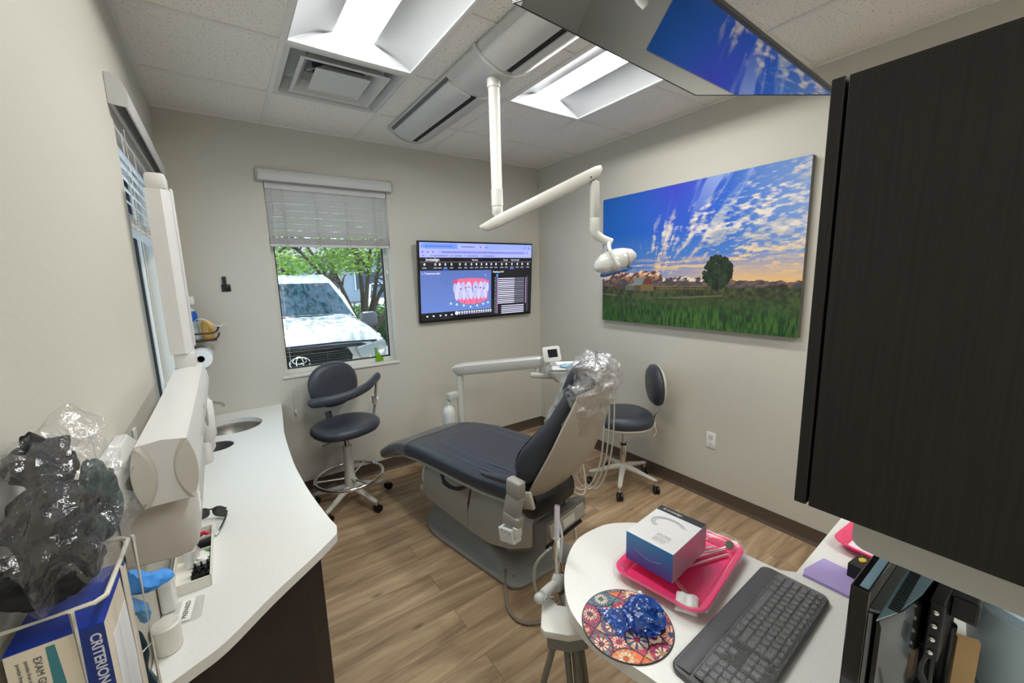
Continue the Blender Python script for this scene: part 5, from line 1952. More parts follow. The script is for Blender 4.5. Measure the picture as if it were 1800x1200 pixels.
pad([(0.18, 0.18, 0.0), (0.212, 0.212, 0.004), (0.220, 0.220, 0.03), (0.210, 0.210, 0.065), (0.17, 0.17, 0.090), (0.10, 0.10, 0.100), (0.02, 0.02, 0.102)], (0, 0, 0.512), VINYL, t, 'seat')
bm = NB()
cyl(bm, (0, 0, 0.455), (0, 0, 0.485), 0.035, 0.06)
box(bm, (0, 0.09, 0.485), (0.05, 0.24, 0.014), None, 0.003)
box(bm, (0, 0.215, 0.49), (0.07, 0.05, 0.05), None, 0.01)
obj('seat_bracket', bm, OFFWH, t, angle=40)
bm = NB()
tube(bm, [(0, 0.21, 0.50), (0, 0.245, 0.56), (0, 0.275, 0.66), (0, 0.27, 0.74)], 0.011, 10)
obj('back_stem', bm, CHROME, t)
bm = NB()
tube(bm, [(0.03, 0.225, 0.49), (0.035, 0.24, 0.44), (0.04, 0.22, 0.40)], 0.006, 8)
obj('tilt_lever', bm, OFFWH, t)
Tb = Matrix.Translation(Vector((0, 0.232, 0.802))) @ Matrix.Rotation(PI / 2 + 0.05, 4, 'X')
for nm, mm, pr in (('back_shell', OFFWH, ((0.06, 0.06, -0.052), (0.13, 0.12, -0.048), (0.165, 0.150, -0.030), (0.168, 0.152, -0.018))),
                   ('backrest', VINYL, ((0.155, 0.140, -0.020), (0.172, 0.156, -0.010), (0.170, 0.155, 0.012), (0.14, 0.13, 0.036), (0.08, 0.07, 0.046), (0.01, 0.01, 0.048)))):
    bm = NB()
    rings(bm, [[Tb @ p for p in ring((0, 0, z), (1, 0, 0), (0, 1, 0), a, b, 2.2, 36)] for a, b, z in pr])
    obj(nm, bm, mm, t, angle=70)
# ------------------------------------------------------------------ left wall counter with sink
LZ_ = 0.757
def quartz(name):
    m = mat(name, srgb(226, 226, 222), 0.28, noise_scale=120, noise_amt=0.06, coat=0.15)
    return m
QZ = quartz('white_quartz')
DWOOD = mat('dark_wood_laminate', srgb(44, 38, 36), 0.5, noise_scale=14, noise_amt=0.3)
def slab(bm, outline, z0, z1, holes=(), bev=0.0):
    t_ = bmesh.new()
    edges = []
    for loop in [outline] + list(holes):
        vs = [t_.verts.new((x, y, z1)) for x, y in loop]
        edges += [t_.edges.new((vs[i], vs[(i + 1) % len(vs)])) for i in range(len(vs))]
    bmesh.ops.triangle_fill(t_, edges=edges, use_beauty=True)
    if holes:
        for f in list(t_.faces):
            c = f.calc_center_median()
            for h in holes:
                hx = sum(p[0] for p in h) / len(h)
                hy = sum(p[1] for p in h) / len(h)
                r_ = max(math.hypot(p[0] - hx, p[1] - hy) for p in h)
                if math.hypot(c.x - hx, c.y - hy) < r_ * 0.97 and all(any(abs(v.co.x - p[0]) < 1e-6 and abs(v.co.y - p[1]) < 1e-6 for p in h) for v in f.verts):
                    t_.faces.remove(f)
                    break
    r = bmesh.ops.extrude_face_region(t_, geom=t_.faces[:])
    vs = [g for g in r['geom'] if isinstance(g, bmesh.types.BMVert)]
    bmesh.ops.translate(t_, vec=(0, 0, z0 - z1), verts=vs)
    bmesh.ops.recalc_face_normals(t_, faces=t_.faces[:])
    merge(bm, t_)
def smooth2(pts, k=5):
    return [(p.x, p.y) for p in smooth_path([(x, y, 0) for x, y in pts], k)]
edge = smooth2([(0.257, YB - 0.002), (0.222, 2.95), (0.201, 2.685), (0.191, 2.30), (0.192, 2.10), (0.206, 1.837), (0.229, 1.607), (0.243, 1.515)], 4) + \
       smooth2([(0.243, 1.505), (0.234, 1.465), (0.216, 1.442), (0.151, 1.381), (0.018, 1.268), (-0.092, 1.163), (-0.16, 1.125), (-0.20, 1.106), (-0.239, 1.10)], 4)
SK, SR = (-0.052, 3.055), 0.165
HK, HR = (-0.130, 2.715), 0.082
circ = lambda c, r, n=40: [(c[0] + r * math.cos(2 * PI * i / n), c[1] + r * math.sin(2 * PI * i / n)) for i in range(n)]
t = thing('sink_counter', 'white countertop with a round sink along the left wall', 'counter', (0, 2.2, 0))
bm = NB()
slab(bm, edge + [(-0.239, YB - 0.002)], LZ_ - 0.03, LZ_, [circ(SK, SR), circ(HK, HR)])
ct = obj('countertop', bm, QZ, t, angle=35)
bm = NB()
lathe(bm, [(SR + 0.004, LZ_ - 0.031), (SR - 0.001, LZ_ - 0.031), (SR - 0.006, LZ_ - 0.05), (SR - 0.02, LZ_ - 0.13), (SR - 0.06, LZ_ - 0.16), (0.03, LZ_ - 0.165), (0.0, LZ_ - 0.168)], (SK[0], SK[1], 0), seg=48, cap=False)
sk = obj('sink_bowl', bm, mat('sink_steel', (0.36, 0.34, 0.31), 0.3, 1.0, bump=0.2, bump_scale=300), t, angle=60)
bm = NB()
lathe(bm, [(0.03, LZ_ - 0.164), (0.03, LZ_ - 0.161), (0.022, LZ_ - 0.161), (0.02, LZ_ - 0.165)], (SK[0], SK[1], 0))
obj('drain', bm, CHROME, sk)
bm = NB()
lathe(bm, [(HR - 0.0005, LZ_ - 0.002), (HR - 0.003, LZ_ - 0.004), (HR - 0.006, LZ_ - 0.12), (0.0, LZ_ - 0.125)], (HK[0], HK[1], 0), seg=36, cap=False)
obj('waste_chute', bm, mat('chute_dark_grey', srgb(92, 92, 90), 0.4), t)
bm = NB()
body = [(-0.238, YB - 0.01), (0.19, YB - 0.01), (0.145, 2.7), (0.140, 2.2), (0.165, 1.60), (0.172, 1.445), (0.12, 1.39), (-0.02, 1.28), (-0.12, 1.19), (-0.238, 1.16)]
prism(bm, body, 0.09, 0.585, None)
slab(bm, body, 0.5851, 0.7265, [circ(SK, SR + 0.008), circ(HK, HR + 0.006)])
cb = obj('cabinet_body', bm, DWOOD, t, smooth=False)
bm = NB()
prism(bm, [(x - 0.035 if x > -0.2 else x, y + (0.03 if y < 1.5 else 0)) for x, y in body], 0.0, 0.09, None)
obj('toe_kick', bm, BLACK, cb, smooth=False)

# faucet
t = thing('faucet', 'chrome faucet behind the round sink', 'faucet', (-0.19, 3.22, LZ_))
bm = NB()
lathe(bm, [(0.024, 0), (0.024, 0.012), (0.014, 0.02), (0.013, 0.10)], (-0.19, 3.22, LZ_))
tube(bm, [(-0.19, 3.22, LZ_ + 0.09), (-0.185, 3.215, LZ_ + 0.135), (-0.15, 3.18, LZ_ + 0.145), (-0.085, 3.13, LZ_ + 0.135)], 0.009, 12)
cyl(bm, (-0.088, 3.132, LZ_ + 0.137), (-0.085, 3.13, LZ_ + 0.115), 0.010)
obj('spout', bm, CHROME, t)
bm = NB()
box(bm, (-0.19, 3.25, LZ_ + 0.115), (0.014, 0.06, 0.008), Matrix.Rotation(0.3, 4, 'X'), 0.003)
obj('lever', bm, CHROME, t)

# ------------------------------------------------------------------ wall-mounted x-ray unit
XW = mat('xray_white_enamel', srgb(214, 213, 211), 0.34, coat=0.2)
XG = mat('xray_endcap', srgb(196, 192, 184), 0.42)
t = thing('xray_unit', 'white folded dental x-ray arm mounted on the left wall', 'x-ray unit', (-0.2, 1.6, 1.05))
bm = NB()
rings(bm, [[Vector((x, y, z)) for x, y in ((-0.184, 1.895), (-0.140, 1.895), (-0.122, 1.912), (-0.117, 1.93), (-0.117, 1.975), (-0.13, 1.99), (-0.184, 1.99))]
           for z in (1.40, 1.98)])
box2(bm, (-0.180, 1.90, 1.979), (-0.122, 1.985, 2.035), 0.012)
box2(bm, (-0.119, 1.935, 1.42), (-0.110, 1.97, 1.99), 0.004)
obj('vertical_arm', bm, XW, t, angle=35)
bm = NB()
box2(bm, (-0.176, 1.905, 1.345), (-0.114, 2.0, 1.4005), 0.004)
obj('elbow_joint', bm, XW, t, angle=35)
# big horizontal arm: rounded-square section running towards the room's front
def xsec(y, sx=1.0, top=1.335, bot=1.205):
    xc, hw = -0.139, 0.041 * sx
    pts = []
    zc, hh = (top + bot) / 2, (top - bot) / 2
    for (px, pz) in ((-1.0, 1), (0.0, 1.09), (1.0, 1), (1.22, .45), (1.30, 0.0), (1.22, -.45), (1.0, -1), (0.0, -1.0), (-1.0, -1), (-1.2, -.45), (-1.28, 0), (-1.2, .45)):
        pts.append(Vector((xc + hw * px, y, zc + hh * pz)))
    return pts
bm = NB()
rings(bm, [xsec(1.055), xsec(1.4), xsec(1.97, 1, 1.345, 1.225)], cap=True)
ba = obj('horizontal_arm', bm, XW, t, angle=25)
# concave end cap: two lens-shaped lobes and the scooped middle
bm = NB()
xc, zc, hw, hh = -0.139, 1.27, 0.041, 0.065
n = 12
rs = []
for i in range(n + 1):
    s = -1 + 2 * i / n
    z = zc + hh * s
    bulge = 0.30 * (1 - s * s)
    xo = hw * (1 + bulge)
    xi = hw * (1 - 0.95 * (1 - s * s) * 0.62)
    zt = z + (0.006 if s > 0.9 else 0)
    rs.append([Vector((xc - xo, 1.054, z)), Vector((xc - xi, 1.048, z)), Vector((xc - xi * .5, 1.062, z)), Vector((xc, 1.068, z)), Vector((xc + xi * .5, 1.062, z)), Vector((xc + xi, 1.048, z)), Vector((xc + xo, 1.054, z))])
rings(bm, rs, wrap=False, cap=False)
obj('end_cap', bm, XG, ba, angle=18, recalc=False)
# lower housing
bm = NB()
lo = [(-0.236, 1.13), (-0.150, 1.115), (-0.126, 1.122), (-0.114, 1.15), (-0.112, 1.22), (-0.118, 1.75), (-0.236, 1.76)]
prism(bm, lo, 1.045, 1.2035, None, 0.006)
lh_ = obj('lower_housing', bm, XG, t, angle=50)
bm = NB()
for k in range(3):
    box2(bm, (-0.1125, 1.24, 1.075 + k * 0.022), (-0.1108, 1.30, 1.089 + k * 0.022))
obj('rating_label', bm, WHITE, lh_, smooth=False)
bm = NB()
lathe(bm, [(0.052, 1.03), (0.058, 1.04), (0.058, 1.235), (0.045, 1.262), (0.01, 1.268)], (-0.148, 1.86, 0), seg=30)
obj('tube_head', bm, XW, t, angle=50)
bm = NB()
lathe(bm, [(0.026, 0), (0.034, 0.02), (0.034, 0.14), (0.02, 0.155)], (-0.112, 1.80, 1.09), seg=24)
lathe(bm, [(0.028, 0), (0.03, 0.01), (0.03, 0.06), (0.028, 0.08)], (-0.128, 1.79, 1.01), seg=24)
obj('aiming_cone', bm, XW, t, angle=50)
bm = NB()
lathe(bm, [(0.034, 0), (0.034, 0.004), (0.02, 0.005)], (-0.0865, 1.50, 1.262), (1, 0, 0), 24)
obj('round_badge', bm, mat('badge_grey', srgb(168, 166, 162), 0.4), ba)

# white holder box and hook on the left wall
t = thing('wall_dispenser', 'small sloped white box on the left wall behind the bagged masks', 'dispenser', (XL, 1.13, 1.2))
bm = NB()
prism(bm, [(-0.2405, 1.20), (-0.2405, 1.312), (-0.222, 1.312), (-0.205, 1.29), (-0.205, 1.22), (-0.215, 1.20)], -1.26, -1.0, frameM((0, 0, 0), (1, 0, 0), (0, 0, 1)), 0.006)
b_ = obj('housing', bm, WHITE, t, angle=40)
bm = NB()
box2(bm, (-0.238, 1.02, 1.312), (-0.222, 1.24, 1.316), 0.001)
obj('lid', bm, XW, t)
t = thing('wall_hook', 'small white plastic hook on the left wall beside the x-ray arm', 'hook', (XL, 1.43, 1.2))
bm = NB()
box2(bm, (-0.2405, 1.42, 1.19), (-0.234, 1.45, 1.275), 0.003)
obj('base_plate', bm, WHITE, t)
bm = NB()
tube(bm, [(-0.234, 1.435, 1.20), (-0.222, 1.43, 1.195), (-0.214, 1.425, 1.215), (-0.214, 1.425, 1.265)], 0.006, 10)
obj('hook_arm', bm, WHITE, t)

# ------------------------------------------------------------------ things on the left counter
ORG = mat('white_organizer', srgb(226, 224, 214), 0.4)
t = thing('organizer_tray', 'white compartment tray of small dental parts on the sink counter', 'tray', (-0.17, 1.58, LZ_), 0.01)
bm = NB()
x0, x1, y0, y1, h = -0.222, -0.127, 1.425, 1.745, 0.034
box2(bm, (x0, y0, LZ_ + 0.0005), (x1, y1, LZ_ + 0.004))
for a, b in (((x0, y0), (x1, y0 + .003)), ((x0, y1 - .003), (x1, y1)), ((x0, y0), (x0 + .003, y1)), ((x1 - .003, y0), (x1, y1))):
    box2(bm, (a[0], a[1], LZ_ + 0.004), (b[0], b[1], LZ_ + h))
obj('tray_body', bm, ORG, t, smooth=False)
for y in (1.60, 1.68):
    bm = NB()
    box2(bm, (x0 + .003, y, LZ_ + 0.0045), (x1 - .003, y + 0.003, LZ_ + h - .004))
    obj('divider', bm, ORG, t, smooth=False)
for k, (x, y, a, lab) in enumerate(((-0.155, 1.462, 0.15, 'black plastic sensor clip at the near end of the organizer tray'), (-0.152, 1.50, 0.1, 'black toothed sensor holder, second from the near end of the organizer tray'))):
    bm = NB()
    R4 = Matrix.Rotation(a, 4, 'Z')
    box(bm, (x, y, LZ_ + 0.018), (0.045, 0.018, 0.022), R4, 0.003)
    for j in (-1, 0, 1):
        box(bm, Vector((x, y, LZ_ + 0.034)) + R4 @ Vector((j * 0.016, 0.002, 0)), (0.006, 0.012, 0.012), R4, 0.001)
    o = obj('sensor_clip', bm, BLACK, smooth=False)
    tag(o, lab, 'clip')
bm = NB()
lathe(bm, [(0.020, 0), (0.021, 0.003), (0.022, 0.05), (0.021, 0.05), (0.019, 0.004)], (-0.178, 1.562, LZ_ + 0.0045), seg=24)
tag(obj('clear_cup', bm, film_mat('clear_cup_plastic', clear=0.75, rough=0.05, bump=0.1, gloss=0.4)), 'small clear cup standing in the organizer tray', 'cup')
bm = NB()
blob(bm, (-0.155, 1.562, LZ_ + 0.02), (0.020, 0.03, 0.014), 3, 0.3, 3, 12, True)
tag(obj('packet', bm, mat('white_packet', srgb(228, 226, 222), 0.5)), 'crumpled white packet beside the clear cup in the organizer tray', 'packet')
bm = NB()
tube(bm, [(-0.140, 1.572, LZ_ + .03), (-0.139, 1.576, LZ_ + 0.035), (-0.137, 1.582, LZ_ + .03)], 0.004, 8)
tag(obj('green_cap', bm, mat('green_plastic', srgb(60, 160, 60), 0.4)), 'tiny green cap in the middle compartment of the organizer tray', 'cap')
bm = NB()
box(bm, (-0.150, 1.645, LZ_ + 0.022), (0.040, 0.030, 0.022), Matrix.Rotation(0.2, 4, 'Z'), 0.003)
tag(obj('bite_block', bm, BLACK), 'black block in the third compartment of the organizer tray', 'block')
bm = NB()
tube(bm, [(-0.18, 1.70, LZ_ + 0.012), (-0.155, 1.705, LZ_ + 0.03), (-0.135, 1.70, LZ_ + .02)], 0.007, 8)
tag(obj('red_bite_ring', bm, mat('red_plastic', srgb(190, 30, 60), 0.35)), 'red plastic piece at the far end of the organizer tray', 'dental part')

# dark safety glasses
t = thing('safety_glasses', 'dark tinted safety glasses behind the organizer tray', 'glasses', (-0.13, 1.82, LZ_))
GLS = mat('dark_lens', srgb(40, 34, 34), 0.12, coat=0.5)
Mg = Matrix.Translation((-0.142, 1.845, LZ_ + 0.0)) @ Matrix.Rotation(-0.30, 4, 'Z')
for s in (-1, 1):
    bm = NB()
    rs = []
    for q in (0.0, 0.0025):
        r_ = []
        for i in range(24):
            a = 2 * PI * i / 24
            u = s * 0.034 + 0.030 * math.copysign(abs(math.cos(a)) ** .8, math.cos(a))
            w_ = 0.024 + 0.022 * math.copysign(abs(math.sin(a)) ** .8, math.sin(a))
            r_.append(Mg @ Vector((u, 0.02 - abs(u) ** 2 * 8 + q, w_ + 0.001)))
        rs.append(r_)
    rings(bm, rs)
    obj('lens', bm, GLS, t)
    bm = NB()
    tube(bm, [Mg @ Vector(p) for p in ((s * 0.064, -0.012, 0.034), (s * 0.070, -0.05, 0.028), (s * 0.066, -0.10, 0.014), (s * 0.06, -0.125, 0.005))], 0.0032, 8)
    obj('temple', bm, GLS, t)
bm = NB()
tube(bm, [Mg @ Vector(p) for p in ((-0.062, -0.008, 0.044), (-0.03, 0.013, 0.046), (0, 0.019, 0.036), (0.03, 0.013, 0.046), (0.062, -0.008, 0.044))], 0.003, 8)
obj('brow_bar', bm, GLS, t)

# small white device, label card, cup
t = thing('wall_remote', 'small white upright plastic box with a dark emblem on the sink counter', 'remote', (-0.222, 1.39, LZ_))
bm = NB()
box2(bm, (-0.239, 1.362, LZ_ + 0.0005), (-0.205, 1.415, LZ_ + 0.088), 0.008, 3)
obj('case', bm, WHITE, t, angle=50)
bm = NB()
box(bm, (-0.221, 1.392, LZ_ + 0.0885), (0.012, 0.024, 0.001))
obj('emblem', bm, DGRAY, t, smooth=False)
t = thing('name_card', 'clear card holder reading PREPARED on the sink counter', 'sign', (-0.18, 1.34, LZ_))
bm = NB()
prism(bm, rrect(0.068, 0.10, 0.012), 0.0005, 0.003, frameM((-0.180, 1.345, LZ_), (0.98, -0.06, 0), (0.06, 0.98, 0)))
hcard = obj('holder', bm, film_mat('clear_acrylic', clear=0.8, rough=0.05, bump=0.0, gloss=0.3, body=(.85, .85, .82)), t)
bm = NB()
Mc_ = frameM((-0.184, 1.348, LZ_ + 0.0032), (0.98, -0.10, 0), (0.10, 0.98, 0))
prism(bm, [(-0.015, -0.044), (0.015, -0.044), (0.015, 0.044), (-0.015, 0.044)], 0, 0.0005, Mc_)
obj('card', bm, mat('white_card', srgb(236, 236, 232), 0.6), t, smooth=False)
bm = NB()
text_into(bm, 'PREPARED', 0.0155, Mc_ @ Matrix.Translation((0.0055, -0.036, 0.0008)) @ Matrix.Rotation(PI / 2, 4, 'Z'), 0.0003, bold=0.0003)
obj('lettering', bm, mat('print_grey', srgb(84, 84, 88), 0.6), t, smooth=False)
bm = NB()
lathe(bm, [(0.0, 0.001), (0.026, 0.001), (0.028, 0.004), (0.030, 0.07), (0.026, 0.073), (0.010, 0.066), (0.0, 0.066)], (-0.210, 1.222, LZ_), seg=36)
tag(obj('round_canister', bm, mat('canister_white', srgb(224, 222, 214), 0.35), angle=35), 'round white canister beside the glove rack on the sink counter', 'canister')

# ------------------------------------------------------------------ wire rack with glove box, masks in a bag
RY0, RY1, RX1, RZ = 0.595, 0.735, -0.146, 1.3065
WIRE = mat('white_coated_wire', srgb(206, 202, 188), 0.4)
t = thing('glove_rack', 'white wire rack on the left wall holding a glove box', 'rack', (XL, 0.66, 1.05))
bm = NB()
tube(bm, [(-0.239, RY0, RZ), (-0.155, RY0, RZ), (-0.147, RY0 + 0.008, RZ), (RX1, RY1 - .01, RZ), (-0.155, RY1, RZ), (-0.239, RY1, RZ)], 0.0028, 10, 1)
obj('top_rim', bm, WIRE, t)
bm = NB()
tube(bm, [(-0.239, RY0, 1.06), (-0.155, RY0, 1.06), (RX1, RY0 + 0.01, 1.06), (RX1, RY1 - .01, 1.06), (-0.155, RY1, 1.06), (-0.239, RY1, 1.06)], 0.0025, 10, 1)
for y in (0.63, 0.665, 0.70):
    tube(bm, [(-0.239, y, 1.06), (RX1, y, 1.06)], 0.0018, 8, 1)
obj('bottom_frame', bm, WIRE, t)
for p in ((-0.172, RY0 - 0.0045), (RX1 + 0.003, 0.655), (RX1 + 0.0035, 0.732)):
    bm = NB()
    tube(bm, [(p[0], p[1], RZ + 0.001), (p[0], p[1], 1.058)], 0.0024, 8, 1)
    obj('upright', bm, WIRE, t)
bm = NB()
tube(bm, [(RX1 + .004, 0.732, 1.075), (RX1 - 0.0, 0.75, 1.125), (RX1 - .012, 0.74, 1.12), (RX1 - .028, 0.74, 1.10)], 0.002, 8, 1)
obj('end_foot', bm, WIRE, t)

t = thing('glove_box', 'blue and beige glove box reading CRITERION standing in the wire rack', 'box', (-0.19, 0.66, 1.065))
bx0, bx1, by0, by1, bz0, bz1 = -0.2285, -0.1530, 0.602, 0.725, 1.0635, 1.276
BB = mat('box_blue', srgb(22, 52, 150), 0.4)
bm = NB()
box2(bm, (bx0, by0, bz0), (bx1, by1, bz1))
obj('carton', bm, mat('box_beige', srgb(214, 204, 184), 0.5), t, smooth=False)
bm = NB()
box2(bm, (bx0 - .0003, by0 - .0003, bz1 - 0.0005), (bx1 + .0003, by1, bz1 + 0.0006))
obj('blue_top', bm, BB, t, smooth=False)
bm = NB()
box2(bm, (bx1 - 0.0225, by0 - 0.0006, bz0), (bx1 + 0.0002, by0 - 0.0001, bz1 - 0.0006))
obj('blue_band', bm, mat('box_dark_blue', srgb(26, 50, 118), 0.4), t, smooth=False)
bm = NB()
prism(bm, [(0, 0), (0, 0.12), (0.006, 0.13), (0.013, 0.12), (0.007, 0.0)], 0, 0.0006, frameM((bx1 - 0.046, by0 - 0.0001, bz1 - 0.005), (1, 0, 0), (0, 0, -1)))
obj('teal_swoosh', bm, mat('box_teal', srgb(60, 120, 130), 0.4), t, smooth=False)
bm = NB()
box2(bm, (bx1 + 0.0001, by0 + 0.02, bz0), (bx1 + 0.0006, by1 - .02, bz1 - 0.035))
obj('white_side', bm, mat('box_white_side', srgb(222, 222, 226), 0.35), t, smooth=False)
Mr = lambda x, z: frameM((x, by0 - 0.0008, z), (0, 0, -1), (1, 0, 0))
bm = NB()
text_into(bm, 'CRITERION', 0.0128, Mr(bx1 - 0.0125, bz1 - 0.0095), 0.0002, bold=0.0003)
obj('brand_lettering', bm, mat('print_silver', srgb(196, 198, 206), 0.5), t, smooth=False)
bm = NB()
text_into(bm, 'EXAM GLOVES', 0.0085, Mr(bx1 - 0.0555, bz1 - 0.012), 0.0002)
for k in range(2):
    text_into(bm, 'powder-free nitrile', 0.0045, Mr(bx1 - 0.062 - 0.006 * k, bz1 - 0.012), 0.0002)
obj('gloves_lettering', bm, mat('print_grey', srgb(84, 84, 88), 0.6), t, smooth=False)

def glove(name, pts, r, m, lab, seed):
    bm = NB()
    P_ = smooth_path(pts, 5)
    rs = []
    up = Vector((0.6, 0, 0.8))
    for i, p in enumerate(P_):
        tt = (P_[min(i + 1, len(P_) - 1)] - P_[max(i - 1, 0)]).normalized()
        s = tt.cross(up).normalized()
        u = s.cross(tt).normalized()
        f = i / (len(P_) - 1)
        w = r(f)
        q = []
        for j in range(20):
            a = 2 * PI * j / 20
            k = 1 + 0.35 * noise.noise(Vector((math.cos(a) * 2, math.sin(a) * 2, f * 5 + seed)))
            q.append(p + (s * math.cos(a) * w[0] + u * math.sin(a) * w[1]) * k)
        rs.append(q)
    rings(bm, rs)
    return tag(obj(name, bm, m, angle=40), lab, 'glove')
BLG = mat('blue_nitrile', srgb(66, 140, 220), 0.4)
glove('blue_glove', [(-0.160, 0.742, 1.232), (-0.147, 0.755, 1.222), (-0.135, 0.768, 1.210), (-0.120, 0.785, 1.205)], lambda f: (0.014 + 0.004 * math.sin(PI * f * 1.3), 0.006 + 0.010 * (1 - f)), BLG, 'bright blue nitrile glove sticking out to the right beyond the wire rack', 1)
glove('blue_glove', [(-0.166, 0.744, 1.198), (-0.156, 0.752, 1.188), (-0.150, 0.758, 1.175), (-0.152, 0.765, 1.155)], lambda f: (0.014 * (1 - 0.5 * f), 0.010 * (1 - .4 * f)), mat('light_blue_nitrile', srgb(104, 166, 226), 0.4), 'lighter blue nitrile glove hanging just under the bright blue one', 4)
glove('dark_teal_glove', [(-0.166, 0.752, 1.150), (-0.161, 0.757, 1.130), (-0.160, 0.757, 1.105), (-0.166, 0.758, 1.08), (-0.158, 0.76, 1.05)], lambda f: (0.006 + 0.006 * f, 0.006 + 0.003 * f), mat('dark_teal_nitrile', srgb(16, 50, 66), 0.4), 'dark teal glove dangling behind the wire rack', 8)

BMK = mat('black_fabric', srgb(16, 16, 18), 0.8)
MASKS = [((-0.197, 0.640, 1.338), (0.038, 0.046, 0.030), 'black folded mask at the near end of the clear bag', BMK, 1),
         ((-0.196, 0.672, 1.388), (0.038, 0.046, 0.030), 'black folded mask in the middle of the clear bag', BMK, 2),
         ((-0.208, 0.730, 1.436), (0.026, 0.036, 0.034), 'black folded mask at the top of the clear bag', BMK, 3),
         ((-0.168, 0.728, 1.372), (0.020, 0.036, 0.046), 'dark green folded mask at the far side of the clear bag', mat('dark_green_fabric', srgb(34, 54, 52), 0.6), 4)]
for c, s, lab, m, sd_ in MASKS:
    bm = NB()
    blob(bm, c, s, 5, 0.30, 1.05, sd_ * 3.1, True)
    tag(obj('folded_mask', bm, m, angle=60), lab, 'mask')
BAGF = film_mat('clear_mask_bag', clear=0.975, rough=0.04, bump=1.0, scale=30, gloss=0.34, body=(0.8, 0.85, 0.9))
bm = NB()
blob(bm, (-0.190, 0.684, 1.378), (0.056, 0.100, 0.086), 5, 0.34, 1.5, 7.7, True)
for v in bm.verts:
    v.co.x = max(v.co.x, -0.2385)
    v.co.z = max(v.co.z, RZ + 0.004)
t = thing('mask_bag', 'crumpled clear plastic bag of black masks on top of the glove rack', 'bag', (-0.19, 0.6, 1.31))
obj('bag_film', bm, BAGF, t, angle=8)
bm = NB()
rs = []
for f in range(9):
    q = []
    for j in range(12):
        y = 0.72 + 0.09 * f / 8 + 0.006 * noise.noise(Vector((f, j, 2)))
        q.append(Vector((-0.225 + 0.006 * j + 0.010 * noise.noise(Vector((f * .6, j * .5, 0))), y, 1.45 + 0.05 * math.sin(f / 8 * PI * .8) * (1 - abs(j - 5.5) / 7) + 0.008 * noise.noise(Vector((f, j, 9))))))
    rs.append(q)
rings(bm, rs, wrap=False, cap=False)
obj('bag_mouth', bm, BAGF, t, angle=15, recalc=False)

# ------------------------------------------------------------------ shelf with bottles and paper towel on the back wall corner
t = thing('wall_shelf', 'small brown slatted corner shelf above the paper towel roll', 'shelf', (-0.15, 3.25, 1.28))
BRN = mat('brown_wood', srgb(70, 50, 40), 0.5)
for z in (1.305, 1.345):
    bm = NB()
    tube(bm, [(-0.236, 3.18, z), (-0.14, 3.18, z), (-0.085, 3.185, z), (-0.062, 3.205, z + 0.012), (-0.055, 3.24, z + .03)], 0.006, 8, 2)
    obj('rail', bm, BRN, t)
bm = NB()
box2(bm, (-0.2395, 3.19, 1.292), (-0.07, 3.32, 1.30), 0.001)
obj('shelf_board', bm, BRN, t, smooth=False)
t = thing('spray_bottle', 'spray bottle with a blue label on the corner shelf', 'bottle', (-0.155, 3.24, 1.30))
bm = NB()
lathe(bm, [(0.0, 0.001), (0.034, 0.002), (0.036, 0.01), (0.036, 0.15), (0.025, 0.19), (0.012, 0.21), (0.012, 0.225)], (-0.190, 3.262, 1.30))
obj('bottle_body', bm, mat('pale_blue_bottle', srgb(196, 214, 222), 0.3), t)
bm = NB()
box(bm, (-0.178, 3.255, 1.5515), (0.04, 0.06, 0.055), None, 0.01)
obj('spray_head', bm, WHITE, t)
bm = NB()
lathe(bm, [(0.0365, 0.12), (0.0365, 0.16), (0.030, 0.185)], (-0.190, 3.262, 1.30), cap=False)
obj('blue_label', bm, mat('label_blue', srgb(20, 90, 180), 0.4), t)
bm = NB()
lathe(bm, [(0.0, 0.001), (0.030, 0.002), (0.032, 0.01), (0.032, 0.10), (0.022, 0.12), (0.0, 0.122)], (-0.112, 3.262, 1.3005))
tag(obj('wipes_canister', bm, mat('orange_yellow_label', srgb(226, 176, 90), 0.4, noise_scale=40, noise_amt=0.4)), 'orange and yellow labelled tub on the corner shelf', 'tub')
bm = NB()
rs = []
for i in range(14):
    f = i / 13
    q = []
    for j in range(5):
        q.append(Vector((-0.17 + 0.17 * f, 3.165 + 0.012 * j, 1.425 + 0.02 * math.sin(f * 7) - 0.03 * f + 0.006 * noise.noise(Vector((f * 6, j, 0))))))
    rs.append(q)
rings(bm, rs, wrap=False, cap=False)
o = obj('paper_wipe', bm, mat('white_paper', srgb(225, 226, 226), 0.7), recalc=False)
md = o.modifiers.new('thick', 'SOLIDIFY')
md.thickness = 0.002
tag(o, 'white paper wipe sticking out to the right of the corner shelf', 'wipe')
t = thing('paper_towel_roll', 'white paper towel roll under the corner shelf', 'paper towel', (-0.16, 3.2, 1.13))
bm = NB()
D_ = Vector((0.16, 1, 0.10)).normalized()
c0 = Vector((-0.162, 3.12, 1.195))
lathe(bm, [(0.020, 0.0), (0.058, 0.0), (0.060, 0.003), (0.060, 0.255), (0.020, 0.255)], c0, (0, 1, 0), 36, cap=False)
obj('paper', bm, mat('white_paper', srgb(225, 226, 226), 0.7), t)
bm = NB()
lathe(bm, [(0.0195, 0.002), (0.0195, 0.254), (0.0, 0.254)], c0, (0, 1, 0), 24, cap=False)
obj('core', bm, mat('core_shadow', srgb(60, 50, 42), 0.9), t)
bm = NB()
tube(bm, [(-0.2405, 3.385, 1.195), (-0.162, 3.385, 1.195), (-0.162, 3.36, 1.195)], 0.006, 8, 1)
obj('holder', bm, CHROME, t)
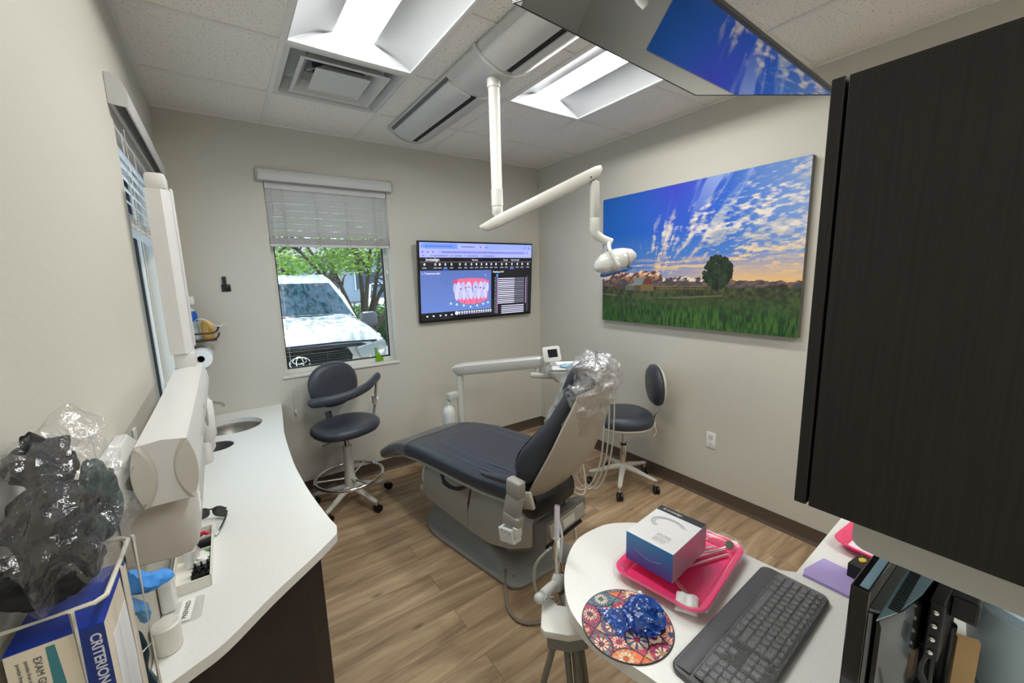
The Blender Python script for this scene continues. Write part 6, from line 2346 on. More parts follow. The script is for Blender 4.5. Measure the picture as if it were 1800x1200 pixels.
# ------------------------------------------------------------------ peninsula counter on the right
RZ_ = 0.86
t = thing('peninsula_counter', 'white rounded countertop with the keyboard at the lower right', 'counter', (1.2, 0.3, 0))
out = smooth2([(0.72, -0.55), (0.68, -0.2), (0.655, 0.05), (0.625, 0.25), (0.605, 0.40), (0.588, 0.48), (0.577, 0.566), (0.601, 0.652), (0.675, 0.742), (0.78, 0.808), (0.88, 0.815), (0.945, 0.795), (1.02, 0.735), (1.085, 0.65), (1.115, 0.56), (1.118, 0.46), (1.125, 0.395)], 5) + [(1.15, 0.365), (1.50, 0.378), (1.95, 0.39), (1.95, -0.55)]
bm = NB()
slab(bm, out, RZ_ - 0.03, RZ_)
obj('countertop', bm, QZ, t, angle=35)
bm = NB()
box2(bm, (1.12, -0.5, 0.08), (1.92, 0.33, RZ_ - 0.0305))
b_ = obj('base_cabinet', bm, DWOOD, t, smooth=False)
for k in range(2):
    bm = NB()
    box2(bm, (1.13 + k * 0.395, 0.3305, 0.10), (1.515 + k * 0.395, 0.348, RZ_ - 0.045), 0.002)
    d_ = obj('door', bm, DWOOD, b_, smooth=False)
bm = NB()
box2(bm, (1.15, -0.47, 0.0), (1.89, 0.28, 0.08))
obj('toe_kick', bm, BLACK, b_, smooth=False)

# upper cabinet: end panel faces the camera, door edge at its left
def dark_grain():
    m = mat('dark_grain_laminate', srgb(38, 35, 34), 0.5)
    nt = m.node_tree
    N, L = nt.nodes, nt.links
    b = N['Principled BSDF']
    tc = [n for n in N if n.type == 'TEX_COORD'][0]
    mp = N.new('ShaderNodeMapping')
    mp.inputs['Scale'].default_value = (180, 180, 5)
    n2 = N.new('ShaderNodeTexNoise')
    n2.inputs['Scale'].default_value = 1
    n2.inputs['Detail'].default_value = 4
    cr = N.new('ShaderNodeValToRGB')
    cr.color_ramp.elements[0].position = 0.3
    cr.color_ramp.elements[0].color = srgb(18, 17, 17) + (1,)
    cr.color_ramp.elements[1].position = 0.75
    cr.color_ramp.elements[1].color = srgb(38, 35, 34) + (1,)
    L.new(tc.outputs['Object'], mp.inputs['Vector'])
    L.new(mp.outputs['Vector'], n2.inputs['Vector'])
    L.new(n2.outputs['Fac'], cr.inputs['Fac'])
    L.new(cr.outputs['Color'], b.inputs['Base Color'])
    return m
DG = dark_grain()
t = thing('upper_cabinet', 'dark wood-grain upper cabinet filling the right side', 'cabinet', (1.2, 0.05, 1.262))
bm = NB()
box2(bm, (0.75, -0.05, 1.262), (1.30, 0.2305, 1.916), 0.0012)
obj('cabinet_body', bm, DG, t, smooth=False)
for k in range(1):
    bm = NB()
    box2(bm, (0.750 + k * 0.551, 0.2345, 1.262), (1.299 + k * 0.551, 0.2515, 1.917), 0.0015)
    d_ = obj('door', bm, DG, t, smooth=False)
    bm = NB()
    xh = 1.27 if k == 0 else 1.33
    tube(bm, [(xh, 0.2515, 1.30), (xh, 0.275, 1.305), (xh, 0.275, 1.425), (xh, 0.2515, 1.43)], 0.005, 10, 1)
    obj('handle', bm, STEEL, d_)
bm = NB()
prism(bm, [(-0.045, 1.2615), (-0.045, 1.222), (0.140, 1.222), (0.158, 1.2235), (0.165, 1.227), (0.170, 1.232), (0.171, 1.238), (0.171, 1.2615)], 0.753, 1.29, frameM((0, 0, 0), (0, 1, 0), (0, 0, 1), (1, 0, 0)))
obj('underside_valance', bm, mat('glossy_grey_panel', srgb(172, 173, 170), 0.16, coat=0.4), t, smooth=False)['label'] = 'glossy grey panel with a rounded lower corner'
bm = NB()     # post that carries it from the counter
box2(bm, (1.268, 0.11, RZ_ + 0.0005), (1.29, 0.225, 1.2215))
obj('side_support', bm, DG, t, smooth=False)

# monitor under the cabinet, screen towards the far side
t = thing('computer_monitor', 'black monitor seen from its side and back under the dark cabinet', 'monitor', (1.0, 0.13, RZ_))
MB_ = mat('monitor_black', srgb(10, 11, 13), 0.22, coat=0.5)
mx0, mx1, mz0, mz1 = 0.770, 1.24, 0.885, 1.148
bm = NB()
box2(bm, (mx0, 0.146, mz0), (mx1, 0.170, mz1), 0.002)
obj('bezel_frame', bm, MB_, t, smooth=False)
bm = NB()
box2(bm, (mx0 + 0.012, 0.1702, mz0 + 0.015), (mx1 - 0.012, 0.1708, mz1 - 0.012))
obj('screen', bm, mat('dark_screen_glass', (0.012, 0.012, 0.013), 0.03), t, smooth=False)
bm = NB()
def bk_(y, z1, x0, x1, z0):
    return [Vector((x, y, z)) for x, z in ((x0, z0), (x0, z1), (x1, z1), (x1, z0))]
rings(bm, [bk_(0.1455, 1.118, mx0 + 0.006, mx1 - 0.006, mz0 + .02), bk_(0.135, 1.112, mx0 + 0.02, mx1 - 0.02, mz0 + .03)])
# rounded housing
rs = []
for (x, a) in ((mx0 + 0.012, 0.0), (mx0 + 0.06, 0.018), (mx0 + 0.13, 0.028), (mx0 + 0.21, 0.033), (mx1 - 0.21, 0.033), (mx1 - 0.13, 0.028), (mx1 - 0.06, 0.018), (mx1 - 0.012, 0.0)):
    rs.append([Vector((x, 0.136, 1.105)), Vector((x, 0.134 - a, 1.103)), Vector((x, 0.130 - a, 1.09)), Vector((x, 0.130 - a, mz0 + .05)), Vector((x, 0.136, mz0 + .035))])
rings(bm, rs)
bh = obj('back_housing', bm, MB_, t, angle=35)
bm = NB()  # pale blue colour stands for a reflection on the black housing top
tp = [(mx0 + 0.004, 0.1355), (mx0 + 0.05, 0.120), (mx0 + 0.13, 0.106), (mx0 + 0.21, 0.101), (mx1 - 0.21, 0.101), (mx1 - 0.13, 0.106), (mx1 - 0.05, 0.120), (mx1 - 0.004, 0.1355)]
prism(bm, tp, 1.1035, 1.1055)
obj('blue_reflection_top', bm, mat('painted_blue_reflection', srgb(150, 184, 204), 0.3, coat=0.3), bh, smooth=False)['label'] = 'vented top of the housing with a pale blue reflection painted on'
bm = NB()  # strip coloured as a blue reflection on the black top edge
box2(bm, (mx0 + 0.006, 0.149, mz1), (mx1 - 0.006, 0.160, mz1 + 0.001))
obj('blue_reflection_strip', bm, mat('painted_blue_reflection', srgb(150, 184, 204), 0.3, coat=0.3), bh, smooth=False)['label'] = 'pale blue reflection painted along the top edge'
for k in range(26):
    bm = NB()
    box(bm, (mx0 + 0.050 + k * 0.0065, 0.1245, 1.106), (0.0032, 0.014, 0.0012))
    obj('vent_slot', bm, BLACK, bh, smooth=False)
bm = NB()
box2(bm, (0.90, 0.078, 0.995), (1.04, 0.097, 1.10), 0.003)
box2(bm, (0.945, 0.045, 1.06), (1.00, 0.079, 1.10), 0.004)
arm_ = obj('mount_plate', bm, BLACK, t, smooth=False)
bm = NB()
for k in range(4):
    lathe(bm, [(0.004, 0), (0.004, 0.002), (0.001, 0.003)], (0.899, 0.0875, 1.01 + 0.025 * k), (-1, 0, 0), 10)
obj('screws', bm, CHROME, arm_)
bm = NB()
cyl(bm, (1.02, 0.083, RZ_ + 0.0008), (1.02, 0.083, 1.0), 0.012)
cyl(bm, (1.03, 0.10, RZ_ + 0.0008), (1.03, 0.10, RZ_ + 0.010), 0.05)
obj('stand_post', bm, BLACK, t)
bm = NB()
tube(bm, [(0.93, 0.095, 0.99), (0.925, 0.10, 0.95), (0.94, 0.085, 0.91), (0.96, 0.05, 0.88), (1.05, 0.0, 0.867)], 0.006, 8)
obj('cable', bm, BLACK, t)
bm = NB()
tube(bm, [(0.96, 0.085, 0.99), (0.955, 0.09, 0.95), (0.93, 0.08, 0.90), (0.90, 0.03, 0.868), (0.92, -0.05, 0.867)], 0.0045, 8)
obj('cable', bm, DGRAY, t)

# pale blue tub with a cardboard piece beside it
t = thing('storage_tub', 'translucent pale blue tub at the lower right corner', 'tub', (1.17, -0.03, RZ_))
TUBM = mat('frosted_blue_plastic', srgb(205, 228, 240), 0.25, trans=0.08, coat=0.2)
bm = NB()
lathe(bm, [(0.0, 0.001), (0.105, 0.001), (0.112, 0.006), (0.132, 0.175), (0.140, 0.178), (0.142, 0.190), (0.130, 0.190), (0.108, 0.010), (0.0, 0.008)], (1.155, -0.050, RZ_), seg=48)
obj('tub_body', bm, TUBM, t, angle=40)
bm = NB()
lathe(bm, [(0.1425, 0.186), (0.146, 0.190), (0.146, 0.204), (0.136, 0.210), (0.118, 0.206), (0.114, 0.196), (0.0, 0.196)], (1.155, -0.050, RZ_), seg=48)
obj('lid', bm, mat('pale_blue_lid', srgb(186, 212, 230), 0.25), t, angle=40)
bm = NB()
box(bm, (1.155 - 0.128, -0.063, RZ_ + 0.07), (0.0015, 0.06, 0.05), Matrix.Rotation(0.06, 4, 'Z'))
obj('dark_label', bm, mat('slate_label', srgb(70, 88, 104), 0.5), t, smooth=False)
bm = NB()
box(bm, (0.985, 0.055, RZ_ + 0.0755), (0.010, 0.028, 0.15), Matrix.Rotation(0.4, 4, 'Z'))
tag(obj('cardboard_sleeve', bm, mat('kraft_cardboard', srgb(164, 134, 92), 0.7, noise_scale=20, noise_amt=0.2), smooth=False), 'upright kraft cardboard sleeve between the monitor mount and the blue tub', 'cardboard')

# purple folded paper, black box, second pink tray
bm = NB()
prism(bm, [(1.148, 0.350), (1.178, 0.356), (1.262, 0.342), (1.258, 0.262), (1.15, 0.236)], RZ_ + 0.0006, RZ_ + 0.0030)
prism(bm, [(1.150, 0.348), (1.178, 0.354), (1.260, 0.340), (1.257, 0.264), (1.152, 0.239)], RZ_ + 0.0034, RZ_ + 0.0060)
tag(obj('purple_bib', bm, mat('lavender_paper', srgb(178, 160, 214), 0.75, bump=0.3, bump_scale=300), smooth=False), 'folded lavender paper bib on the counter beside the keyboard', 'paper')
t = thing('small_black_box', 'small black box with a yellow mark by the monitor', 'box', (1.25, 0.265, RZ_))
bm = NB()
box(bm, (1.262, 0.262, RZ_ + 0.0215), (0.066, 0.034, 0.042), Matrix.Rotation(-0.1, 4, 'Z'), 0.002)
obj('box_body', bm, mat('box_dark_brown', srgb(34, 28, 28), 0.4), t, smooth=False)
bm = NB()
blob(bm, (1.268, 0.262, RZ_ + 0.0435), (0.012, 0.008, 0.0015), 2, 0.3, 3, 3)
obj('yellow_mark', bm, mat('yellow_print', srgb(220, 196, 60), 0.5), t)

PINK = mat('hot_pink_plastic', srgb(244, 62, 122), 0.25, coat=0.4)
def tray(name, lab, c, w, h, rz, liner=None):
    t = thing(name, lab, 'tray', c, rz, world=False)
    bm = NB()
    M = Matrix.Identity(4)
    R_ = lambda a, b, z, r: [Vector((x, y, z)) for x, y in rrect(a, b, r, seg=5)]
    rings(bm, [R_(w - .05, h - .05, 0.001, .02), R_(w - .022, h - .022, 0.020, .035), R_(w, h, 0.024, .042), R_(w, h, 0.021, .042), R_(w - .018, h - .018, 0.0175, .036), R_(w - .046, h - .046, -0.001 + .0012, .02)][:3] +
              [R_(w - 0.004, h - 0.004, 0.0265, .040), R_(w - .026, h - .026, 0.0235, .033), R_(w - .054, h - .054, 0.0045, .018)], cap=True)
    obj('tray_body', bm, PINK, t, angle=50)
    return t
TRC, TRA = (0.935, 0.562, RZ_ + 0.0002), 0.17
tr1 = tray('instrument_tray', 'hot pink plastic tray with a white carton on it', TRC, 0.335, 0.235, TRA)
bm = NB()
R_ = lambda a, b, z, r: [Vector((x, y, z + 0.002 * noise.noise(Vector((x * 60, y * 60, z * 90))))) for x, y in rrect(a, b, r, seg=8)]
rings(bm, [R_(0.340, 0.240, 0.004, .03), R_(0.346, 0.246, 0.016, .044), R_(0.346, 0.246, 0.0275, .044), R_(0.31, 0.21, 0.0245, .036), R_(0.284, 0.184, 0.0068, .02)], cap=False)
obj('tray_sleeve', bm, film_mat('clear_tray_sleeve', clear=0.94, rough=0.06, bump=0.8, scale=30, gloss=0.2), tr1, angle=60)['label'] = 'clear plastic sleeve around the tray'
tr2 = tray('instrument_tray', 'hot pink tray partly hidden under the dark cabinet', (1.50, 0.228, RZ_ + 0.0002), 0.34, 0.23, -0.06)
bm = NB()
prism(bm, rrect(0.278, 0.170, 0.02), 0.0, 0.0008, Matrix.Translation((1.50, 0.228, RZ_ + 0.0055)) @ Matrix.Rotation(-0.06, 4, 'Z'))
tag(obj('tray_liner', bm, mat('pale_lilac_paper', srgb(232, 222, 236), 0.7), smooth=False), 'pale lilac paper liner in the half-hidden pink tray', 'paper')

# carton on the tray
CT = Vector((0.907, 0.590, RZ_ + 0.0275 + 0.0025))
t = thing('carton_box', 'white and blue carton printed with a clear aligner on the pink tray', 'box', CT, 0.10, world=False)
cw, ch, cz = 0.180, 0.131, 0.078
bm = NB()
box(bm, (0, 0, cz / 2), (cw, ch, cz))
obj('carton', bm, mat('carton_white', srgb(238, 238, 238), 0.35, coat=0.2), t, smooth=False)
def grad_mat(name, c0, c1, axis, lo, hi, rough=0.3, metal=0.0):
    m = bpy.data.materials.new(name)
    m.use_nodes = True
    nt = m.node_tree
    b = nt.nodes['Principled BSDF']
    b.inputs['Roughness'].default_value = rough
    b.inputs['Metallic'].default_value = metal
    tc = nt.nodes.new('ShaderNodeTexCoord')
    sx = nt.nodes.new('ShaderNodeSeparateXYZ')
    mr = nt.nodes.new('ShaderNodeMapRange')
    mr.inputs['From Min'].default_value = lo
    mr.inputs['From Max'].default_value = hi
    mx = nt.nodes.new('ShaderNodeMix')
    mx.data_type = 'RGBA'
    mx.inputs['A'].default_value = tuple(c0) + (1,)
    mx.inputs['B'].default_value = tuple(c1) + (1,)
    nt.links.new(tc.outputs['Object'], sx.inputs[0])
    nt.links.new(sx.outputs[axis], mr.inputs['Value'])
    nt.links.new(mr.outputs['Result'], mx.inputs['Factor'])
    nt.links.new(mx.outputs['Result'], b.inputs['Base Color'])
    return m
bm = NB()
box(bm, (-cw / 2 - 0.0006, 0, cz / 2), (0.001, ch, cz))
fb = obj('blue_end_flap', bm, grad_mat('printed_blue_violet', srgb(84, 84, 178), srgb(44, 140, 205), 2, 0.0, cz, 0.3), t, smooth=False)
bm = NB()
tube(bm, [(-cw / 2 - 0.0016, 0.040, 0.040), (-cw / 2 - 0.0016, 0.0, 0.028), (-cw / 2 - 0.0016, -0.034, 0.036)], 0.0004, 4, 4)
obj('thumb_crease', bm, mat('crease_pale_blue', srgb(150, 180, 225), 0.4), fb)
bm = NB()
box(bm, (0, -ch / 2 - 0.0006, cz / 2), (cw, 0.001, cz))
obj('side_panel', bm, mat('silver_lilac_card', srgb(176, 168, 186), 0.22, metal=0.25, coat=0.3), t, smooth=False)
bm = NB()
box(bm, (cw / 2 - 0.013, 0, cz + 0.0004), (0.026, ch, 0.0008))
bd_ = obj('black_band', bm, mat('print_charcoal', srgb(48, 46, 50), 0.4), t, smooth=False)
bm = NB()
Mb = frameM((cw / 2 - 0.016, 0.040, cz + 0.0010), (0, -1, 0), (1, 0, 0))
text_into(bm, 'invisalign', 0.0125, Mb, 0.0002, bold=0.0002)
tube(bm, [Vector((cw / 2 - 0.0125 + 0.004 * math.cos(a), 0.0475 + 0.004 * math.sin(a), cz + 0.001)) for a in [2 * PI * i / 12 for i in range(12)]], 0.0007, 5, 1, closed=True)
for q in range(4):
    a = q * PI / 2
    cyl(bm, (cw / 2 - 0.0125 + 0.0015 * math.cos(a), 0.0475 + 0.0015 * math.sin(a), cz + 0.0008), (cw / 2 - 0.0125 + 0.0015 * math.cos(a), 0.0475 + 0.0015 * math.sin(a), cz + 0.0012), 0.0009, seg=8)
obj('brand_lettering', bm, WHITE, bd_, smooth=False)
bm = NB()   # aligner drawing: two scalloped arcs
GR = mat('pencil_grey', srgb(140, 140, 158), 0.5)
def arch(r1, r2, dz):
    pts = []
    for i in range(61):
        a = -0.30 * PI + 1.15 * PI * i / 60
        w = 0.0018 * abs(math.sin(i * 0.62))
        pts.append(Vector((0.012 + (r1 + w) * math.sin(a) * 0.75, 0.002 + (r2 + w) * math.cos(a) * 1.05 - 0.0, cz + 0.0006)))
    return pts
tube(bm, arch(0.040, 0.044, 0), 0.00045, 4, 1)
tube(bm, arch(0.036, 0.039, 0), 0.0003, 4, 1)
tube(bm, arch(0.031, 0.034, 0), 0.0004, 4, 1)
P1_, P2_ = arch(0.040, 0.044, 0), arch(0.031, 0.034, 0)
for i in range(0, 61, 4):
    tube(bm, [P1_[i], P2_[i]], 0.00025, 4, 1)
obj('aligner_drawing', bm, GR, t)
bm = NB()
Mb = frameM((-0.040, 0.004, cz + 0.0006), (0, -1, 0), (1, 0, 0))
for k, s in enumerate(('Clear aligners', 'for your smile')):
    text_into(bm, s, 0.0068, Mb @ Matrix.Translation((0, -0.0075 * k, 0)), 0.00015)
for k, s in enumerate(('contents sealed for the', 'patient named within', 'keep dry and clean', 'one case two trays')):
    text_into(bm, s, 0.0042, Mb @ Matrix.Translation((0.0, -0.0165 - 0.0052 * k, 0)), 0.00015)
obj('small_print', bm, mat('print_light_grey', srgb(150, 150, 160), 0.6), t, smooth=False)

# instruments on the pink tray
def TP(x, y, z=0.0):
    c, s = math.cos(TRA), math.sin(TRA)
    return Vector((TRC[0] + c * x - s * y, TRC[1] + s * x + c * y, RZ_ + 0.0066 + z))
t = thing('mouth_mirror', 'round dental mouth mirror lying on the pink tray by the carton', 'mirror', (1.08, 0.55, RZ_ + 0.0066))
bm = NB()
m0 = Vector((1.078, 0.505, RZ_ + 0.030))
tube(bm, [m0, m0 + Vector((-0.03, 0.018, -0.012)), Vector((0.955, 0.575, RZ_ + 0.0115))], 0.0022, 8, 2)
obj('handle', bm, STEEL, t)
bm = NB()
lathe(bm, [(0.0, 0), (0.011, 0), (0.012, 0.0015), (0.011, 0.003), (0.0, 0.003)], m0, (-0.55, -0.55, 0.6), 24)
obj('mirror_head', bm, CHROME, t)
for k, (a, b) in enumerate((((1.062, 0.520), (0.94, 0.560)), ((1.048, 0.505), (0.93, 0.540)), ((1.052, 0.545), (0.955, 0.59)))):
    bm = NB()
    tube(bm, [Vector((a[0] + 0.014, a[1] - 0.009, RZ_ + 0.013)), Vector((a[0], a[1], RZ_ + 0.0105)), Vector((b[0], b[1], RZ_ + 0.0105))], lambda f: 0.0012 + 0.0022 * min(1, f * 4), 8, 3)
    tag(obj('dental_probe', bm, STEEL), ('steel dental probe in the middle of the three handles on the pink tray', 'steel dental probe nearest the keyboard on the pink tray', 'steel dental probe farthest from the keyboard on the pink tray')[k], 'dental tool')
t = thing('cotton_pliers', 'steel tweezers sticking out from under the carton', 'tweezers', (0.86, 0.50, RZ_ + 0.0066))
for s in (-1, 1):
    bm = NB()
    tube(bm, [Vector((0.835, 0.477 , RZ_ + 0.012)), Vector((0.842, 0.487 + s * 0.006, RZ_ + 0.0125)), Vector((0.86, 0.525 + s * 0.007, RZ_ + 0.0105)), Vector((0.885, 0.565, RZ_ + 0.0095))], 0.0016, 8, 4)
    obj('prong', bm, STEEL, t)
bm = NB()
V = []
rs = []
for i in range(15):
    q = []
    for j in range(15):
        x, y = (i / 14 - .5) * 0.062, (j / 14 - .5) * 0.050
        z = 0.004 + 0.010 * (1 - (2 * abs(i / 14 - .5)) ** 4) * (1 - (2 * abs(j / 14 - .5)) ** 4) + 0.005 * noise.noise(Vector((i * .35, j * .35, 1)))
        if i in (0, 14) or j in (0, 14):
            z = 0.0005
        q.append(Matrix.Translation((0.815, 0.470, RZ_ + 0.011)) @ Matrix.Rotation(0.5, 4, 'Z') @ Vector((x, y, z)))
    rs.append(q)
rings(bm, rs, wrap=False, cap=False)
tag(obj('gauze_pad', bm, mat('white_gauze', srgb(240, 240, 240), 0.8, bump=0.4, bump_scale=600)), 'folded white gauze pad at the near corner of the pink tray', 'gauze')

# ------------------------------------------------------------------ keyboard with a clear cover
KO = Vector((1.098, 0.4245, RZ_ + 0.0005))
ka = 0.042
t = thing('keyboard', 'dark grey full-size keyboard under a clear cover on the counter', 'keyboard', KO, ka + PI, world=False)
# local: x to the typist's right, y away from the typist
KW, KD = 0.452, 0.150
bm = NB()
prism(bm, rrect(KW, KD, 0.022, KW / 2, KD / 2, 8), 0.0, 0.012, None, 0.004)
KBM = mat('keyboard_charcoal', srgb(78, 79, 82), 0.38)
obj('keyboard_case', bm, KBM, t, angle=50)
bm = NB()
rs = []
for y, z in ((0.004, 0.011), (0.012, 0.0135), (0.03, 0.0160), (0.038, 0.0155), (0.040, 0.0125)):
    rs.append([Vector((x, y, z)) for x in np.linspace(0.010, KW - 0.010, 8)])
rings(bm, rs, wrap=False, cap=False)
obj('wrist_rest', bm, KBM, t)
bm = NB()
prism(bm, rrect(KW - 0.026, 0.103, 0.006, KW / 2, 0.042 + 0.0515, 4), 0.0121, 0.0128)
obj('key_well', bm, BLACK, t, smooth=False)
KEY = mat('key_charcoal', srgb(84, 85, 88), 0.3)
U = 0.0185
keybase = {}
def key(u, row, w=1.0, hrow=1.0):
    x = 0.017 + u * U
    y = 0.0445 + row * 0.0168
    kk = (w, hrow)
    if kk not in keybase:
        bm = NB()
        W_, H_ = w * U - 0.0024, 0.0168 * hrow - 0.0022
        if hrow < 0.8:
            H_ = 0.0168 * hrow - 0.002
        rings(bm, [[Vector((a, b, z)) for a, b in rrect(ww, hh, 0.002, w * U / 2, 0.0168 * hrow / 2 + dy, 2)] for ww, hh, z, dy in ((W_, H_, 0.0129, 0), (W_ - .001, H_ - .001, 0.0165, 0), (W_ - .0035, H_ - .0035, 0.0185, 0.0005), (W_ - .0045, H_ - .0045, 0.0183, .0005))])
        keybase[kk] = obj('key', bm, KEY, t, angle=40)
        o = keybase[kk]
    else:
        o = keybase[kk].copy()
        COL.objects.link(o)
        o.parent = t
    o.location = (x, y, 0)
def row_(r, ws, u0=0.0):
    u = u0
    for w in ws:
        if w > 0:
            key(u, r, w)
        u += abs(w)
row_(0, [1.5, 1.25, 1.25, 6.0, 1.25, 1.25, 1.25, 1.25])
row_(1, [2.25] + [1] * 10 + [2.75])
row_(2, [1.75] + [1] * 11 + [2.25])
row_(3, [1.5] + [1] * 12 + [1.5])
row_(4, [1] * 13 + [2])
for k in range(13):
    key(0.1 + k * 1.16, 5.05, 1.0, 0.62)
for r in (3, 4):
    row_(r, [1, 1, 1], 15.35)
row_(0, [1, 1, 1], 15.35)
key(16.35, 1)
for r, ws in ((0, [2, 1, 1]), (1, [1, 1, 1, 1]), (2, [1, 1, 1]), (3, [1, 1, 1]), (4, [1, 1, 1])):
    row_(r, ws, 18.7)
bm = NB()
rs = []
nxk, nyk = 46, 16
for j in range(nyk + 1):
    q = []
    for i in range(nxk + 1):
        x, y = 0.012 + (KW - 0.024) * i / nxk, 0.040 + 0.108 * j / nyk
        q.append(Vector((x, y, 0.0194 + 0.0010 * math.sin(i * 2.2) * math.sin(j * 2.0) + 0.0012 * noise.noise(Vector((i * .5, j * .5, 3))))))
    rs.append(q)
rings(bm, rs, wrap=False, cap=False)
obj('clear_cover', bm, film_mat('keyboard_cover_film', clear=0.96, rough=0.12, bump=0.6, scale=160, gloss=0.30, body=(.6, .62, .65)), t, recalc=False)['label'] = 'clear moulded cover over the keys'

# ------------------------------------------------------------------ mouse pad with mandala print, bagged mouse
MC, MRr = (0.666, 0.525), 0.101
n = 210
g_ = (np.arange(n) + .5) / n * 2 - 1
X_, Y_ = np.meshgrid(g_, g_)
pal = [C(190, 60, 90), C(230, 110, 50), C(90, 120, 130), C(120, 60, 90), C(200, 160, 120), C(60, 80, 120), C(150, 40, 60)]
pad_ = np.zeros((n, n, 3)) + C(60, 40, 50)
rp = random.Random(4)
cells = []
R0 = 0.80
for i in range(-3, 4):
    for j in range(-3, 4):
        cells.append((i * R0 + (0.04), j * R0 - 0.05))
# petals between lattice points, backgrounds by cell
ci = np.floor((X_ - .04) / R0).astype(int)
cj = np.floor((Y_ + .05) / R0).astype(int)
for a in range(-4, 4):
    for b in range(-4, 4):
        mk = (ci == a) & (cj == b)
        pad_[mk] = pal[(a * 3 + b * 5) % 7] * 0.8
for k, (cx_, cy_) in enumerate([(x + dx * R0, y + dy * R0, ) for x, y in cells for dx, dy in ((0.5, 0.5), (0.5, 0.0), (0.0, 0.5))]):
    dX, dY = X_ - cx_, Y_ - cy_
    rr = np.hypot(dX, dY)
    aa = np.arctan2(dY, dX)
    typ = k % 3
    if typ == 0:
        Rm = R0 * 0.36
        ins = rr < Rm
        s = 1.0
    elif typ == 1:       # lens along x
        ins = (np.abs(dY) < 0.24 * (1 - (dX / (R0 / 2)) ** 2)) & (np.abs(dX) < R0 / 2)
        Rm = R0 * 0.36
    else:
        ins = (np.abs(dX) < 0.24 * (1 - (dY / (R0 / 2)) ** 2)) & (np.abs(dY) < R0 / 2)
        Rm = R0 * 0.36
    c1, c2, c3 = (pal[rp.randrange(7)] for _ in range(3))
    N_ = rp.choice((8, 10, 12, 14))
    pet = np.cos(aa * N_) * 0.5 + 0.5
    ringsv = rr / Rm
    col = np.where((ringsv < .25)[..., None], c1 * .6, c2)
    col = np.where(((ringsv > .25) & (ringsv < .55) & (pet > .45))[..., None], C(236, 208, 176), col)
    col = np.where(((ringsv >= .55) & (ringsv < .9) & (pet > .35))[..., None], c3, col)
    col = np.where(((ringsv > .9))[..., None], c1, col)
    pad_ = np.where(ins[..., None], col, pad_)
    if typ > 0:
        if typ == 1:
            ed = (np.abs(np.abs(dY) - 0.24 * (1 - (dX / (R0 / 2)) ** 2)) < 0.018) & (np.abs(dX) < R0 / 2)
        else:
            ed = (np.abs(np.abs(dX) - 0.24 * (1 - (dY / (R0 / 2)) ** 2)) < 0.018) & (np.abs(dY) < R0 / 2)
        pad_ = np.where(ed[..., None], C(34, 26, 46), pad_)
t = thing('mouse_pad', 'round mouse pad printed with colourful mandala flowers', 'mouse pad', (MC[0], MC[1], RZ_))
bm = NB()
lathe(bm, [(MRr, 0.0004), (MRr + .0008, 0.0012), (MRr, 0.003), (MRr - 0.003, 0.0031)], (MC[0], MC[1], RZ_), seg=64)
obj('rubber_base', bm, BLACK, t)
# printed disc in polar cells
nr, na = 60, 240
ri = (np.arange(nr) + .5) / nr
ai = (np.arange(na) + .5) / na * 2 * PI
A_, Rr_ = np.meshgrid(ai, ri)
ang0 = 0.5
xi = np.clip(((Rr_ * np.cos(A_ + ang0)) * .5 + .5) * n, 0, n - 1).astype(int)
yi = np.clip(((Rr_ * np.sin(A_ + ang0)) * .5 + .5) * n, 0, n - 1).astype(int)
cols = pad_[yi, xi]
rad_ = np.linspace(0.0005, MRr - 0.002, nr + 1)
an_ = np.linspace(0, 2 * PI, na + 1)
AA, RR = np.meshgrid(an_, rad_)
co_ = np.stack([RR * np.cos(AA), RR * np.sin(AA), 0 * RR + 0.0033 + RZ_ - RZ_], -1).reshape(-1, 3)
ii = np.arange(na)[None, :] + (np.arange(nr) * (na + 1))[:, None]
ff = np.stack([ii, ii + 1, ii + na + 2, ii + na + 1], -1).reshape(-1, 4)[:, ::-1]
me = bpy.data.meshes.new('printed_top')
me.vertices.add(len(co_))
me.vertices.foreach_set('co', co_.ravel())
me.loops.add(ff.size)
me.loops.foreach_set('vertex_index', ff.ravel())
me.polygons.add(len(ff))
me.polygons.foreach_set('loop_start', np.arange(len(ff)) * 4)
me.update(calc_edges=True)
at = me.color_attributes.new('paint', 'FLOAT_COLOR', 'CORNER')
cc_ = np.repeat(cols.reshape(-1, 3), 4, 0)
at.data.foreach_set('color', np.concatenate([cc_, np.ones((len(cc_), 1))], 1).ravel())
me.materials.append(paint_mat('mandala_print', 0.5))
o = bpy.data.objects.new('printed_top', me)
COL.objects.link(o)
o.parent = t

MOX = Vector((0.715, 0.508, RZ_ + 0.0036))
Rm_ = Matrix.Rotation(-0.5, 4, 'Z')
t = thing('computer_mouse', 'black computer mouse wrapped in a blue plastic bag', 'mouse', MOX, 0)
bm = NB()
rs = []
for f, w, h in ((-1, .012, .006), (-.9, .024, .014), (-.5, .031, .026), (0, .032, .032), (.5, .029, .029), (.88, .022, .018), (1, .010, .008)):
    r_ = []
    for i in range(20):
        a = 2 * PI * i / 20
        r_.append(MOX + Rm_ @ Vector((math.cos(a) * w, f * 0.050, max(0.0, math.sin(a)) * h + 0.0006)))
    rs.append(r_)
rings(bm, rs)
mo = obj('mouse_body', bm, BLACK, t, angle=60)
bm = NB()
cyl(bm, MOX + Rm_ @ Vector((0.004, 0.040, 0.024)), MOX + Rm_ @ Vector((-0.004, 0.040, 0.024)), 0.008)
obj('scroll_wheel', bm, WHITE, mo)
BBAG = film_mat('blue_bag_film', tint=(0.12, 0.32, 0.80), clear=0.6, rough=0.08, bump=0.8, scale=30, gloss=0.3, body=(0.02, 0.12, 0.55))
bm = NB()
